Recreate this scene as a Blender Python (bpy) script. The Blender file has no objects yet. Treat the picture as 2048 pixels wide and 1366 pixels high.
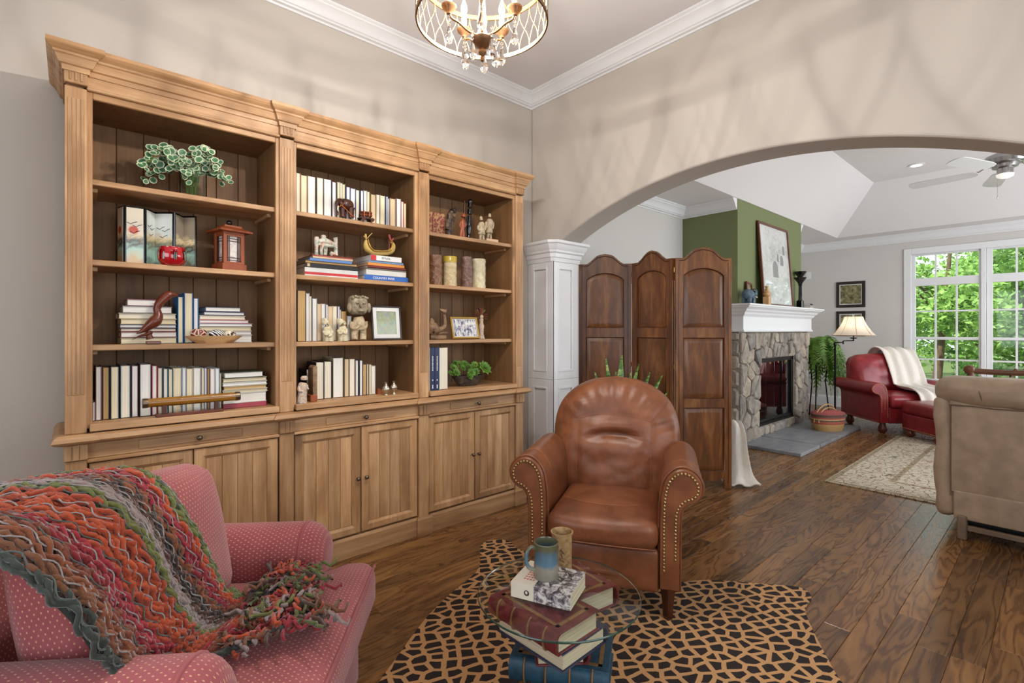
import bpy, bmesh, math, random
from mathutils import Vector, Matrix, noise
random.seed(7)
S = bpy.context.scene
COL = S.collection
PI = math.pi
sin, cos = math.sin, math.cos

# ------------------------------------------------------------------ camera
FPX, CXP, HYP, CH = 988.0, 1024.0, 661.0, 1.26
TH = math.atan2(1109, 988)
FW = (cos(TH), sin(TH)); RT = (sin(TH), -cos(TH))
cam = bpy.data.cameras.new('camera'); camo = bpy.data.objects.new('camera', cam); COL.objects.link(camo)
camo.location = (0, 0, CH); camo.rotation_euler = (PI/2, 0, -(PI/2-TH))
cam.sensor_width = 36; cam.lens = FPX/2048*36; cam.shift_y = -22/2048; cam.clip_start = .02
S.camera = camo

# ------------------------------------------------------------------ world, sun, fill light, exposure
S.view_settings.view_transform = 'Standard'; S.view_settings.look = 'None'
S.view_settings.gamma = 1; S.view_settings.use_curve_mapping = False
S.view_settings.exposure = 0.0
BULB = 18.5
w = bpy.data.worlds.new('World'); S.world = w; w.use_nodes = True
bg = w.node_tree.nodes['Background']
bg.inputs[0].default_value = (.80, .90, 1, 1); bg.inputs[1].default_value = 3.0

def lamp(name, kind, loc, rot, energy, color, size=None, size_y=None, radius=None, spot=None):
    l = bpy.data.lights.new(name, kind); o = bpy.data.objects.new(name, l); COL.objects.link(o)
    o.location = loc; o.rotation_euler = rot; l.energy = energy; l.color = color
    if size:
        l.shape = 'RECTANGLE'; l.size = size; l.size_y = size_y or size
    if radius is not None: l.shadow_soft_size = radius
    if spot: l.spot_size = spot; l.spot_blend = .6
    return o
sun = lamp('sun', 'SUN', (0, 0, 10), (math.radians(38), 0, math.radians(-110)), 10, (1, .95, .86)); sun.data.angle = .02
# added area lights standing in for daylight, at assumed window openings in unseen walls
lamp('den_fill_light', 'AREA', (.7, -1.74, 1.55), (math.radians(90), 0, 0), 13, (1, .98, .96), 2.6, 1.7)
lamp('den_side_fill_light', 'AREA', (-1.84, .6, 1.6), (0, math.radians(-90), 0), 14, (.97, .98, 1), 1.5, 1.6)
lamp('living_side_fill_light', 'AREA', (6.3, -2.1, 1.5), (math.radians(90), 0, 0), 105, (.97, .98, 1), 4.6, 2.0)

# ------------------------------------------------------------------ helpers
def ray(u):
    r = (u-CXP)/FPX
    return FW[0]+r*RT[0], FW[1]+r*RT[1]
def P(u, v, X=None, Y=None, Z=None):
    """point of the room that the photo shows at (u, v), given the plane it lies on"""
    a, b = ray(u)
    t = X/a if X is not None else (Y/b if Y is not None else (Z-CH)*FPX/(HYP-v))
    return Vector((a*t, b*t, CH+t*(HYP-v)/FPX))
def lin(h):
    if isinstance(h, str):
        h = h.lstrip('#'); h = tuple(int(h[i:i+2], 16) for i in (0, 2, 4))
    return tuple(((c/255)/12.92 if c/255 <= .04045 else ((c/255+.055)/1.055)**2.4) for c in h)
def rgba(h): return (*lin(h), 1)

class MB:
    """collects shapes into ONE mesh object"""
    def __init__(s): s.v = []; s.f = []; s.uv = {}; s.M = None; s.col = {}
    def add(s, vs, fs, uvs=None):
        b = len(s.v)
        if s.M is not None: vs = [s.M @ Vector(p) for p in vs]
        s.v += [tuple(p) for p in vs]
        for i, f in enumerate(fs):
            if uvs: s.uv[len(s.f)] = uvs[i]
            s.f.append(tuple(b+k for k in f))
        return s
    def box(s, x0, x1, y0, y1, z0, z1, c=0):
        if x0 > x1: x0, x1 = x1, x0
        if y0 > y1: y0, y1 = y1, y0
        if z0 > z1: z0, z1 = z1, z0
        if c <= 0:
            v = [(x, y, z) for z in (z0, z1) for y in (y0, y1) for x in (x0, x1)]
            return s.add(v, [(0, 2, 3, 1), (4, 5, 7, 6), (0, 1, 5, 4), (2, 6, 7, 3), (0, 4, 6, 2), (1, 3, 7, 5)])
        c = min(c, (x1-x0)*.45, (y1-y0)*.45, (z1-z0)*.45)
        v = []; idx = {}
        for sx in (0, 1):
            for sy in (0, 1):
                for sz in (0, 1):
                    p = [(x0, x1)[sx], (y0, y1)[sy], (z0, z1)[sz]]
                    d = [c*(1-2*sx), c*(1-2*sy), c*(1-2*sz)]
                    for a in range(3):   # vertex lying on the face normal to axis a
                        q = [p[k]+(d[k] if k != a else 0) for k in range(3)]
                        idx[(sx, sy, sz, a)] = len(v); v.append(q)
        F = []
        g = lambda a, A, B: idx[(A[0], A[1], A[2], a)]
        for a in range(3):
            b_, c_ = [k for k in range(3) if k != a]
            for e in (0, 1):
                q = []
                for (m, n) in ((0, 0), (1, 0), (1, 1), (0, 1)):
                    k = [0, 0, 0]; k[a] = e; k[b_] = m; k[c_] = n; q.append(idx[(*k, a)])
                F.append(tuple(q))
        for a in range(3):          # edges along axis a
            b_, c_ = [k for k in range(3) if k != a]
            for m in (0, 1):
                for n in (0, 1):
                    k0 = [0, 0, 0]; k0[b_] = m; k0[c_] = n; k1 = list(k0); k1[a] = 1
                    F.append((idx[(*k0, b_)], idx[(*k1, b_)], idx[(*k1, c_)], idx[(*k0, c_)]))
        for sx in (0, 1):
            for sy in (0, 1):
                for sz in (0, 1): F.append(tuple(idx[(sx, sy, sz, a)] for a in range(3)))
        return s.add(v, F)
    def grid(s, fn, nu, nv, cu=False, cv=False, uvs=(1, 1), caps=False):
        vs = []; fs = []; U = []
        ru = nu if cu else nu+1; rv = nv if cv else nv+1
        for i in range(ru):
            for j in range(rv): vs.append(fn(i/nu, j/nv))
        ix = lambda i, j: (i % ru)*rv+(j % rv)
        for i in range(nu):
            for j in range(nv):
                fs.append((ix(i, j), ix(i+1, j), ix(i+1, j+1), ix(i, j+1)))
                U.append(((i/nu*uvs[0], j/nv*uvs[1]), ((i+1)/nu*uvs[0], j/nv*uvs[1]), ((i+1)/nu*uvs[0], (j+1)/nv*uvs[1]), (i/nu*uvs[0], (j+1)/nv*uvs[1])))
        if caps:   # close the two ends in u (v is cyclic)
            for i in (0, ru-1):
                f = tuple(ix(i, j) for j in range(rv)); fs.append(f if i else f[::-1])
                U.append(tuple((vs[k][0], vs[k][2]) for k in fs[-1]))
        return s.add(vs, fs, U)
    def lathe(s, prof, c=(0, 0, 0), n=16, axis='z', wob=None, cap=True):
        vs = []; fs = []
        for k, (r, z) in enumerate(prof):
            for i in range(n):
                a = 2*PI*i/n; rr = r*(wob(a, z) if wob else 1)
                x, y = rr*cos(a), rr*sin(a)
                p = (x, y, z) if axis == 'z' else ((z, x, y) if axis == 'x' else (x, z, y))
                vs.append((p[0]+c[0], p[1]+c[1], p[2]+c[2]))
        for k in range(len(prof)-1):
            for i in range(n):
                fs.append((k*n+i, k*n+(i+1) % n, (k+1)*n+(i+1) % n, (k+1)*n+i))
        if cap:
            if prof[0][0] > 1e-6: fs.append(tuple(range(n))[::-1])
            if prof[-1][0] > 1e-6: fs.append(tuple((len(prof)-1)*n+i for i in range(n)))
        return s.add(vs, fs)
    def ball(s, c, r, n=10, m=6):
        if not isinstance(r, (tuple, list)): r = (r, r, r)
        vs = [(c[0], c[1], c[2]+r[2])]; fs = []
        for k in range(1, m):
            t = PI*k/m
            for i in range(n):
                a = 2*PI*i/n
                vs.append((c[0]+r[0]*sin(t)*cos(a), c[1]+r[1]*sin(t)*sin(a), c[2]+r[2]*cos(t)))
        vs.append((c[0], c[1], c[2]-r[2])); e = len(vs)-1
        for i in range(n):
            fs.append((0, 1+i, 1+(i+1) % n)); fs.append((e, e-n+(i+1) % n, e-n+i))
        for k in range(m-2):
            for i in range(n):
                a = 1+k*n
                fs.append((a+i, a+n+i, a+n+(i+1) % n, a+(i+1) % n))
        return s.add(vs, fs)
    def tube(s, pts, r, n=8, closed=False, cap=True, flat=1.0):
        pts = [Vector(p) for p in pts]; N = len(pts)
        rs = r if isinstance(r, (list, tuple)) else [r]*N
        vs = []; fs = []; prev = None
        for k, p in enumerate(pts):
            a = pts[(k-1) % N] if (closed or k) else p; b = pts[(k+1) % N] if (closed or k < N-1) else p
            t = (b-a)
            if t.length < 1e-9: t = Vector((0, 0, 1))
            t.normalize()
            if prev is None:
                up = Vector((0, 0, 1)) if abs(t.z) < .9 else Vector((1, 0, 0))
                x = t.cross(up).normalized()
            else:
                x = (prev-t*prev.dot(t))
                x = x.normalized() if x.length > 1e-6 else t.orthogonal().normalized()
            prev = x; y = t.cross(x)
            for i in range(n):
                q = 2*PI*i/n; vs.append(p+x*(rs[k]*cos(q))+y*(rs[k]*sin(q)*flat))
        for k in range(N if closed else N-1):
            for i in range(n):
                k2 = (k+1) % N
                fs.append((k*n+i, k*n+(i+1) % n, k2*n+(i+1) % n, k2*n+i))
        if cap and not closed:
            fs.append(tuple(range(n))[::-1]); fs.append(tuple((N-1)*n+i for i in range(n)))
        return s.add(vs, fs)
    def bar(s, a, b, r, n=8): return s.tube([a, b], r, n)
    def prism(s, poly, d0, d1, axis='y', bev=0):
        """extrude a 2-D outline. axis y: outline in (x,z); axis x: (y,z); axis z: (x,y)"""
        def m(p, d): return (p[0], d, p[1]) if axis == 'y' else ((d, p[0], p[1]) if axis == 'x' else (p[0], p[1], d))
        n = len(poly)
        if bev:
            cx = sum(p[0] for p in poly)/n; cy = sum(p[1] for p in poly)/n
            ins = []
            for p in poly:
                L = math.hypot(p[0]-cx, p[1]-cy) or 1
                k = max(.3, 1-bev/L); ins.append((cx+(p[0]-cx)*k, cy+(p[1]-cy)*k))
            sg = 1 if d1 > d0 else -1
            rings = [[m(p, d0) for p in poly], [m(p, d1-sg*bev) for p in poly], [m(p, d1) for p in ins]]
        else: rings = [[m(p, d0) for p in poly], [m(p, d1) for p in poly]]
        vs = [q for r in rings for q in r]; fs = [tuple(range(n)), tuple((len(rings)-1)*n+i for i in range(n))[::-1]]
        for k in range(len(rings)-1):
            for i in range(n): fs.append((k*n+i, k*n+(i+1) % n, (k+1)*n+(i+1) % n, (k+1)*n+i))
        return s.add(vs, fs)
    def sweep(s, path, prof, side=1, closed=False, cap=True):
        """sweep profile [(out, z)] along a 2-D path (x, y) with mitred corners"""
        N = len(path); vs = []; fs = []; n = len(prof)
        def nr(a, b):
            dx, dy = b[0]-a[0], b[1]-a[1]; L = math.hypot(dx, dy) or 1
            return (dy/L*side, -dx/L*side)
        for k in range(N):
            ns = []
            if closed or k > 0: ns.append(nr(path[k-1], path[k]))
            if closed or k < N-1: ns.append(nr(path[k], path[(k+1) % N]))
            if len(ns) == 2:
                mx, my = ns[0][0]+ns[1][0], ns[0][1]+ns[1][1]; q = mx*mx+my*my
                if q < 1e-6: o = ns[0]
                else: o = (2*mx/q, 2*my/q)
            else: o = ns[0]
            for (d, z) in prof: vs.append((path[k][0]+o[0]*d, path[k][1]+o[1]*d, z))
        for k in range(N if closed else N-1):
            k2 = (k+1) % N
            for i in range(n): fs.append((k*n+i, k*n+(i+1) % n, k2*n+(i+1) % n, k2*n+i))
        if cap and not closed:
            fs.append(tuple(range(n))); fs.append(tuple((N-1)*n+i for i in range(n))[::-1])
        return s.add(vs, fs)
    def rcube(s, c, size, r, n=6, fn=None):
        """rounded, optionally reshaped box: fn(p, q) gets the point and its -1..1 box coordinates"""
        hx, hy, hz = size[0]/2, size[1]/2, size[2]/2
        r = min(r, hx, hy, hz)
        vs = []; fs = []; uv = []; key = {}
        H = (hx, hy, hz)
        def vert(q):
            p = [q[k]*H[k] for k in range(3)]
            inn = [max(-(H[k]-r), min(H[k]-r, p[k])) for k in range(3)]
            d = Vector([p[k]-inn[k] for k in range(3)])
            if d.length > 1e-9: d = d.normalized()*r
            P_ = Vector(inn)+d
            if fn: P_ = fn(P_, q)
            kk = tuple(round(t, 5) for t in q)
            if kk not in key: key[kk] = len(vs); vs.append((P_[0]+c[0], P_[1]+c[1], P_[2]+c[2]))
            return key[kk]
        def div(k):   # finer steps where the corner is rounded
            m = n; e = min(.45, r/H[k]); L = [-1+e*j/2 for j in range(3)]
            R_ = [1-e*j/2 for j in range(2, -1, -1)]
            mid = [(-1+e)+(2-2*e)*j/m for j in range(1, m)]
            return L+mid+R_
        for a in range(3):
            b_, c_ = (a+1) % 3, (a+2) % 3
            B, C_ = div(b_), div(c_)
            for e in (-1, 1):
                for i in range(len(B)-1):
                    for j in range(len(C_)-1):
                        q = []; u = []
                        for (x, y) in ((B[i], C_[j]), (B[i+1], C_[j]), (B[i+1], C_[j+1]), (B[i], C_[j+1])):
                            k = [0, 0, 0]; k[a] = e; k[b_] = x; k[c_] = y; q.append(vert(k)); u.append((x*H[b_], y*H[c_]))
                        if e < 0: q = q[::-1]; u = u[::-1]
                        fs.append(tuple(q)); uv.append(tuple(u))
        return s.add(vs, fs, uv)
    def build(s, name, mt, parent=None, smooth=0, loc=None, rot=None, kind=None, label=None, colors=None):
        me = bpy.data.meshes.new(name); me.from_pydata(s.v, [], s.f)
        if s.uv:
            ul = me.uv_layers.new(name='UVMap'); li = 0; flat = []
            for i, f in enumerate(s.f):
                t = s.uv.get(i)
                for k in range(len(f)): flat += list(t[k]) if t else [0, 0]
            ul.data.foreach_set('uv', flat)
        if colors:
            ca = me.color_attributes.new(name='tint', type='FLOAT_COLOR', domain='POINT')
            ca.data.foreach_set('color', [t for c in colors for t in (c[0], c[1], c[2], 1)])
        bm = bmesh.new(); bm.from_mesh(me); bmesh.ops.recalc_face_normals(bm, faces=bm.faces); bm.to_mesh(me); bm.free()
        if mt is not None: me.materials.append(MATS[mt] if isinstance(mt, str) else mt)
        if smooth:
            me.polygons.foreach_set('use_smooth', [True]*len(me.polygons))
            if smooth < 179: me.set_sharp_from_angle(angle=math.radians(smooth))
        me.update()
        o = bpy.data.objects.new(name, me); COL.objects.link(o)
        if parent is not None: o.parent = parent
        if loc is not None: o.location = loc
        if rot is not None: o.rotation_euler = rot
        if kind: o['kind'] = kind
        if label: o['label'] = label
        return o
def B(name, mt, parent, x0, x1, y0, y1, z0, z1, c=.002, **k):
    return MB().box(x0, x1, y0, y1, z0, z1, c).build(name, mt, parent, **k)
def tag(o, label, cat, group=None, kind=None):
    o['label'] = label; o['category'] = cat
    if group: o['group'] = group
    if kind: o['kind'] = kind
    return o
def thing(name, label, cat, loc=(0, 0, 0), rz=0, group=None, rot=None):
    o = bpy.data.objects.new(name, None); COL.objects.link(o); o.empty_display_size = .05
    o.location = loc; o.rotation_euler = rot or (0, 0, rz)
    return tag(o, label, cat, group)
def struct(o): o['kind'] = 'structure'; return o
def shared(o, name, parent, loc=None, rot=None, scale=None):
    c = o.copy(); c.name = name; COL.objects.link(c); c.parent = parent
    if loc is not None: c.location = loc
    if rot is not None: c.rotation_euler = rot
    if scale is not None: c.scale = scale
    return c
def nz(p, s=1.0, o=0.0): return noise.noise(Vector((p[0]*s+o, p[1]*s+o*1.7, p[2]*s-o)))

# ------------------------------------------------------------------ materials
MATS = {}
class NT:
    def __init__(s, name):
        s.m = bpy.data.materials.new(name); s.m.use_nodes = True; s.t = s.m.node_tree; s.n = s.t.nodes
        s.b = s.n['Principled BSDF']; MATS[name] = s.m
    def new(s, typ, ins=None, **pr):
        n = s.n.new(typ)
        for k, v in pr.items(): setattr(n, k, v)
        for k, v in (ins or {}).items(): s.set(n.inputs[k], v)
        return n
    def set(s, sock, v):
        if isinstance(v, bpy.types.NodeSocket): s.t.links.new(v, sock)
        elif isinstance(v, bpy.types.Node): s.t.links.new(v.outputs[0], sock)
        else: sock.default_value = v
    def math(s, op, a, b=0.0, c=None):
        n = s.n.new('ShaderNodeMath'); n.operation = op; s.set(n.inputs[0], a); s.set(n.inputs[1], b)
        if c is not None: s.set(n.inputs[2], c)
        return n.outputs[0]
    def ramp(s, fac, stops, interp='LINEAR'):
        n = s.n.new('ShaderNodeValToRGB'); s.set(n.inputs[0], fac); cr = n.color_ramp; cr.interpolation = interp
        while len(cr.elements) < len(stops): cr.elements.new(.5)
        for e, (p, c) in zip(cr.elements, stops): e.position = p; e.color = rgba(c) if not isinstance(c, float) else (c, c, c, 1)
        return n.outputs[0]
    def mix(s, fac, a, b, mode='MIX'):
        n = s.n.new('ShaderNodeMix'); n.data_type = 'RGBA'; n.blend_type = mode
        s.set(n.inputs[0], fac); s.set(n.inputs[6], a); s.set(n.inputs[7], b); return n.outputs[2]
    def coord(s, out='Object', scale=(1, 1, 1), rand=0, loc=(0, 0, 0), rot=(0, 0, 0)):
        tc = s.n.new('ShaderNodeTexCoord'); mp = s.n.new('ShaderNodeMapping'); s.t.links.new(tc.outputs[out], mp.inputs[0])
        mp.inputs['Scale'].default_value = scale; mp.inputs['Location'].default_value = loc; mp.inputs['Rotation'].default_value = rot
        if rand:
            oi = s.n.new('ShaderNodeObjectInfo'); mu = s.math('MULTIPLY', oi.outputs['Random'], rand)
            va = s.n.new('ShaderNodeVectorMath'); va.operation = 'ADD'; s.t.links.new(mp.outputs[0], va.inputs[0]); s.t.links.new(mu, va.inputs[1])
            return va.outputs[0]
        return mp.outputs[0]
    def noise(s, vec, scale, detail=3, rough=.55, dist=0, out=0):
        n = s.new('ShaderNodeTexNoise', {'Scale': scale, 'Detail': detail, 'Roughness': rough, 'Distortion': dist}); s.set(n.inputs['Vector'], vec)
        return n.outputs[out]
    def vor(s, vec, scale, feature='F1', out='Distance', rnd=1.0):
        n = s.new('ShaderNodeTexVoronoi', {'Scale': scale, 'Randomness': rnd}, feature=feature); s.set(n.inputs['Vector'], vec); return n.outputs[out]
    def bump(s, h, strength=.3, dist=.005):
        n = s.new('ShaderNodeBump', {'Strength': strength, 'Distance': dist, 'Height': h}); s.set(s.b.inputs['Normal'], n.outputs[0]); return n.outputs[0]
    def fin(s, col=None, rough=None, metal=None, **k):
        if col is not None: s.set(s.b.inputs['Base Color'], rgba(col) if isinstance(col, str) else col)
        if rough is not None: s.set(s.b.inputs['Roughness'], rough)
        if metal is not None: s.b.inputs['Metallic'].default_value = metal
        for q, v in k.items(): s.set(s.b.inputs[q.replace('_', ' ')], v)
        return s.m

def plain(name, col, rough=.5, metal=0, var=.06, vs=12, bump=0, bs=60, **k):
    t = NT(name); v = t.coord()
    if var:
        n = t.noise(v, vs, 4)
        c = lin(col)
        lo = (*[max(0, x*(1-var*2)) for x in c], 1); hi = (*[min(1, x*(1+var*2)) for x in c], 1)
        t.fin(t.mix(n, lo, hi), rough, metal, **k)
    else: t.fin(col, rough, metal, **k)
    if bump: t.bump(t.noise(v, bs, 4), bump)
    return t.m

def wood(name, stops, scale, rough=.5, rand=9, knots=0, fine=.35, bump=.15, tone=.15, wide=1.0, stain=0):
    """grain runs along the axis whose scale is small"""
    t = NT(name); v = t.coord('Object', scale, rand)
    a = t.noise(v, 1.2*wide, 4, .6, .6); b = t.noise(v, 7, 5, .7, .3)
    f = t.math('ADD', t.math('MULTIPLY', a, 1-fine), t.math('MULTIPLY', b, fine))
    col = t.ramp(f, stops)
    if knots:
        v2 = t.coord('Object', (tuple(max(.35, s/max(scale)) for s in scale)), rand)
        k = t.vor(v2, knots, rnd=1)
        kk = t.ramp(k, [(0.0, 1.0), (.06, .85), (.12, 0.0)])
        col = t.mix(t.math('MULTIPLY', kk, .75), col, rgba('4a2a14'))
    if stain:
        sv = t.coord('Object', tuple(1.0+s*.12 for s in scale), rand); sm = t.ramp(t.noise(sv, 1.6, 3, .6, .4), [(.42, 0.0), (.66, stain)])
        col = t.mix(sm, col, rgba('7d5430'))
    oi = t.n.new('ShaderNodeObjectInfo')
    br = t.math('ADD', 1-tone, t.math('MULTIPLY', oi.outputs['Random'], tone*2))
    hs = t.new('ShaderNodeHueSaturation', {'Value': br, 'Color': col})
    t.fin(hs.outputs[0], rough); t.bump(b, bump, .003)
    return t.m

PINE = [(.25, '876039'), (.42, 'ad8358'), (.58, 'c69d72'), (.8, 'dab890')]
wood('pine_v', PINE, (16, 16, .9), .48, knots=2.6, stain=.6)
wood('pine_h', PINE, (.9, 16, 16), .48, knots=2.6, stain=.45)
wood('pine_d', PINE, (16, .9, 16), .48, knots=0)
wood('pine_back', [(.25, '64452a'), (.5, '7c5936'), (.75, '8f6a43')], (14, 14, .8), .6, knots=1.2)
wood('walnut_v', [(.3, '432610'), (.5, '663d1e'), (.62, '82542c'), (.8, '9a6c3c')], (9, 9, 1.6), .32, fine=.25, bump=.1)
wood('dark_wood', [(.3, '35170d'), (.7, '552a18')], (8, 8, 1), .3)
wood('redwood', [(.3, '4a2014'), (.6, '6f3522'), (.8, '85452c')], (10, 3, 3), .28, tone=.05)
wood('cherry', [(.3, '7d3a1d'), (.7, 'a5562e')], (9, 9, 2), .4, tone=.05)
wood('light_wood', [(.3, 'b78a58'), (.7, 'd3ac7c')], (3, 14, 14), .5, tone=.05)
wood('settee_wood', [(.3, '4b2b16'), (.7, '7a4b2a')], (8, 2, 8), .35)

# paint
plain('wall_paint', 'c3bbb1', .85, var=.012, vs=2)
plain('living_paint', 'cfcbc6', .85, var=.012, vs=2)
plain('green_paint', '747c52', .7, var=.015, vs=2)
plain('ceiling_paint', 'e2dedd', .9, var=.01, vs=2)
plain('trim_white', 'e6e6e7', .35, var=0)
plain('black_metal', '14161a', .3, .6, var=0)
plain('bronze', '6f6252', .35, .9, var=.1, vs=40)
plain('steel', 'a9a7a6', .25, .95, var=0)
plain('brass', 'b08a4e', .3, .95, var=.1)
plain('gold_paint', 'd7b98c', .32, .75, var=.06)
plain('chandelier_gold', '9c7c54', .42, .95, var=.1)
plain('frame_gold', 'b08a3e', .35, .6, var=.1)
plain('antique_gold', '8c6747', .38, .7, var=.15, vs=30)

# oak floor: cathedral grain, each plank its own tone
def floor_mat():
    t = NT('oak_floor')
    v = t.coord('Object', (.9, 7.5, 1), 37)
    warp = t.noise(v, .8, 3, .6, .5)
    cath = t.noise(t.coord('Object', (1.5, 8.5, 1), 37), 1.0, 2, .5, .5)
    wv = t.math('PINGPONG', t.math('MULTIPLY', cath, 19.0), 1.0)
    g = t.noise(t.coord('Object', (2.2, 70, 1), 37), 2.2, 3, .7)
    f = t.math('ADD', t.math('MULTIPLY', wv, .25), t.math('ADD', t.math('MULTIPLY', warp, .48), t.math('MULTIPLY', g, .26)))
    col = t.ramp(f, [(.26, '4a2f17'), (.42, '6c4725'), (.6, '8b6237'), (.85, 'a67c4a')])
    oi = t.n.new('ShaderNodeObjectInfo')
    hs = t.new('ShaderNodeHueSaturation', {'Value': t.math('ADD', .66, t.math('MULTIPLY', oi.outputs['Random'], .52)), 'Color': col})
    t.fin(hs.outputs[0], t.math('ADD', .22, t.math('MULTIPLY', f, .12))); t.bump(f, .12, .002)
floor_mat()
plain('slab', '2a1a0e', .7, var=0)
# ------------------------------------------------------------------ the setting
XB0, XB1, YA, YL, XF = 2.94, 3.18, 3.05, 3.08, 9.45
AY, AR, AZ = 1.36, 3.0, 2.302            # arch centre, radius, apex height
YJ0, YJ1 = -.03, 2.772

fl = struct(MB().box(-1.9, XF, -2.2, 3.1, -.1, -.013).build('floor', 'slab'))
# planks run along X; the 300 that show largest are pieces of their own
random.seed(11)
PW = .1; LEN = [.55, .7, .85, 1.0, 1.2, 1.45]
pl = []
y = -2.2
while y < 3.1-.02:
    x = -1.9-random.random()*.8
    while x < XF:
        L = random.choice(LEN); pl.append((x, y, L)); x += L
    y += PW
def seen(x, y, L):
    a = 0
    for i in range(9):
        for j in (0.2, .8):
            px, py = x+L*(i+.5)/9, y+PW*j
            t = px*FW[0]+py*FW[1]; r = px*RT[0]+py*RT[1]
            if t < .4 or px > XF: continue
            u = CXP+FPX*r/t; v = HYP+FPX*CH/t
            if -30 < u < 2080 and v < 1400 and py < 2.66+ (1 if px > 2.5 else 0):
                if px > 3.06 and not (YJ0 < py-(px-3.06)*py/px < YJ1): continue
                if u < 700 and v > 1120: continue
                a += L/18*PW*(1/t)**3
    return a
pl.sort(key=lambda p: -seen(*p))
proto = {}
for L in LEN:
    me = MB().box(.0004, L-.0004, .0004, PW-.0004, -.013, 0, .0014)
    proto[L] = me
first = {}
for (x, y, L) in pl[:300]:
    if L not in first:
        o = proto[L].build('plank', 'oak_floor', fl, loc=(x, y, 0)); first[L] = o
    else: shared(first[L], 'plank', fl, (x, y, 0))
m = MB()
for (x, y, L) in pl[300:]:
    m.box(max(x, -1.9), min(x+L-.0008, XF), y, y+PW-.0008, -.013, 0)
m.build('planks_far', 'oak_floor', fl, kind='stuff')

# walls
struct(MB().box(-2.05, XB0+.12, YA, YA+.15, 0, 3.6).build('wall_back', 'wall_paint'))
arch = [(YA, 0), (YJ1, 0)]
for i in range(41):
    yy = YJ1+(YJ0-YJ1)*i/40
    arch.append((yy, AZ-AR+math.sqrt(AR*AR-(yy-AY)**2)))
arch += [(YJ0, 0), (-2.2, 0), (-2.2, 3.6), (YA, 3.6)]
wb = struct(MB().prism(arch, XB0, XB1, 'x').build('wall_arch', 'wall_paint'))
bv = wb.modifiers.new('bevel', 'BEVEL'); bv.width = .016; bv.segments = 3; bv.limit_method = 'ANGLE'; bv.angle_limit = math.radians(60)
def wall_open(name, mt, axis, c0, c1, a0, a1, oa0, oa1, oz0, oz1, top=3.6):
    m = MB()
    for (p, q, z0, z1) in ((a0, oa0, 0, top), (oa1, a1, 0, top), (oa0, oa1, 0, oz0), (oa0, oa1, oz1, top)):
        if axis == 'x': m.box(c0, c1, p, q, z0, z1)
        else: m.box(p, q, c0, c1, z0, z1)
    return struct(m.build(name, mt))
wall_open('wall_left', 'wall_paint', 'x', -2.05, -1.9, -1.95, 3.2, -.2, 1.4, .75, 2.45)
wall_open('wall_front', 'wall_paint', 'y', -1.95, -1.8, -2.05, XB0, -.65, 2.05, .65, 2.45)
struct(MB().box(XB1, XF+.15, YL, YL+.15, 0, 3.6).build('wall_living_left', 'living_paint'))
wall_open('wall_living_far', 'living_paint', 'x', XF, XF+.15, -2.3, YL, -.93, 1.575, .46, 2.42)
wall_open('wall_living_right', 'living_paint', 'y', -2.35, -2.2, XB0, XF, 3.9, 8.7, .4, 2.5)
struct(MB().box(-3.4, XF+.3, -2.6, 3.4, 3.6, 3.7).build('roof', 'slab'))  # unseen slab over both rooms, added to keep outside light out
struct(MB().box(-1.95, XB0+.05, -1.85, YA+.05, 3.25, 3.33).build('ceiling', 'ceiling_paint'))
# tray ceiling of the living room
m = MB()
ZS, ZT, D = 2.72, 3.335, .61
o_ = [(XB1-.02, -2.25), (XF+.05, -2.25), (XF+.05, YL+.05), (XB1-.02, YL+.05)]
i_ = [(3.6, -1.75), (9.02, -1.75), (9.02, 2.41), (3.6, 2.41)]
t_ = [(3.6+D, -1.75+D), (9.02-D, -1.75+D), (9.02-D, 2.41-D), (3.6+D, 2.41-D)]
vs = [(*p, ZS) for p in o_]+[(*p, ZS) for p in i_]+[(*p, ZT) for p in t_]
fs = [(i, (i+1) % 4, 4+(i+1) % 4, 4+i) for i in range(4)]+[(4+i, 4+(i+1) % 4, 8+(i+1) % 4, 8+i) for i in range(4)]+[(8, 9, 10, 11)]
struct(m.add(vs, fs).build('ceiling_living_room', 'ceiling_paint'))
# cornices, baseboards
def crown_prof(z, h, p):
    q = [(0, -1), (.1, -1), (.14, -.9), (.3, -.86), (.34, -.78), (.42, -.74), (.5, -.55), (.64, -.36), (.84, -.24), (.86, -.16), (.94, -.12), (1, -.05), (1, 0), (0, 0)]
    return [(a*p, z+b*h) for a, b in q]
struct(MB().sweep([(-1.9, -1.8), (XB0, -1.8), (XB0, YA), (-1.9, YA)], crown_prof(3.25, .105, .1), side=-1, closed=True).build('trim_1', 'trim_white', smooth=25))
BX0, BX1, BY0 = 5.5, 7.46, 2.42          # chimney breast
struct(MB().sweep([(XB1, YL), (BX0, YL), (BX0, BY0+.005)], crown_prof(ZS, .12, .105), side=1).build('trim_2', 'trim_white', smooth=25))
struct(MB().sweep([(BX1, BY0+.005), (BX1, YL), (XF, YL), (XF, -2.2)], crown_prof(ZS, .12, .105), side=1).build('trim_3', 'trim_white', smooth=25))
bb = [(0, 0), (.018, 0), (.018, .15), (.012, .165), (.008, .18), (0, .18)]
struct(MB().sweep([(2.40, YA), (XB0, YA)], bb, side=1).build('baseboard_back', 'trim_white'))
struct(MB().sweep([(-1.9, YA), (.01, YA)], bb, side=1).build('baseboard_left', 'trim_white'))
struct(MB().sweep([(XB1, YL), (BX0, YL)], bb, side=1).build('baseboard_living_left', 'trim_white'))
struct(MB().sweep([(BX1+.15, YL), (XF, YL), (XF, -2.2)], bb, side=1).build('baseboard_living_far', 'trim_white'))

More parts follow.
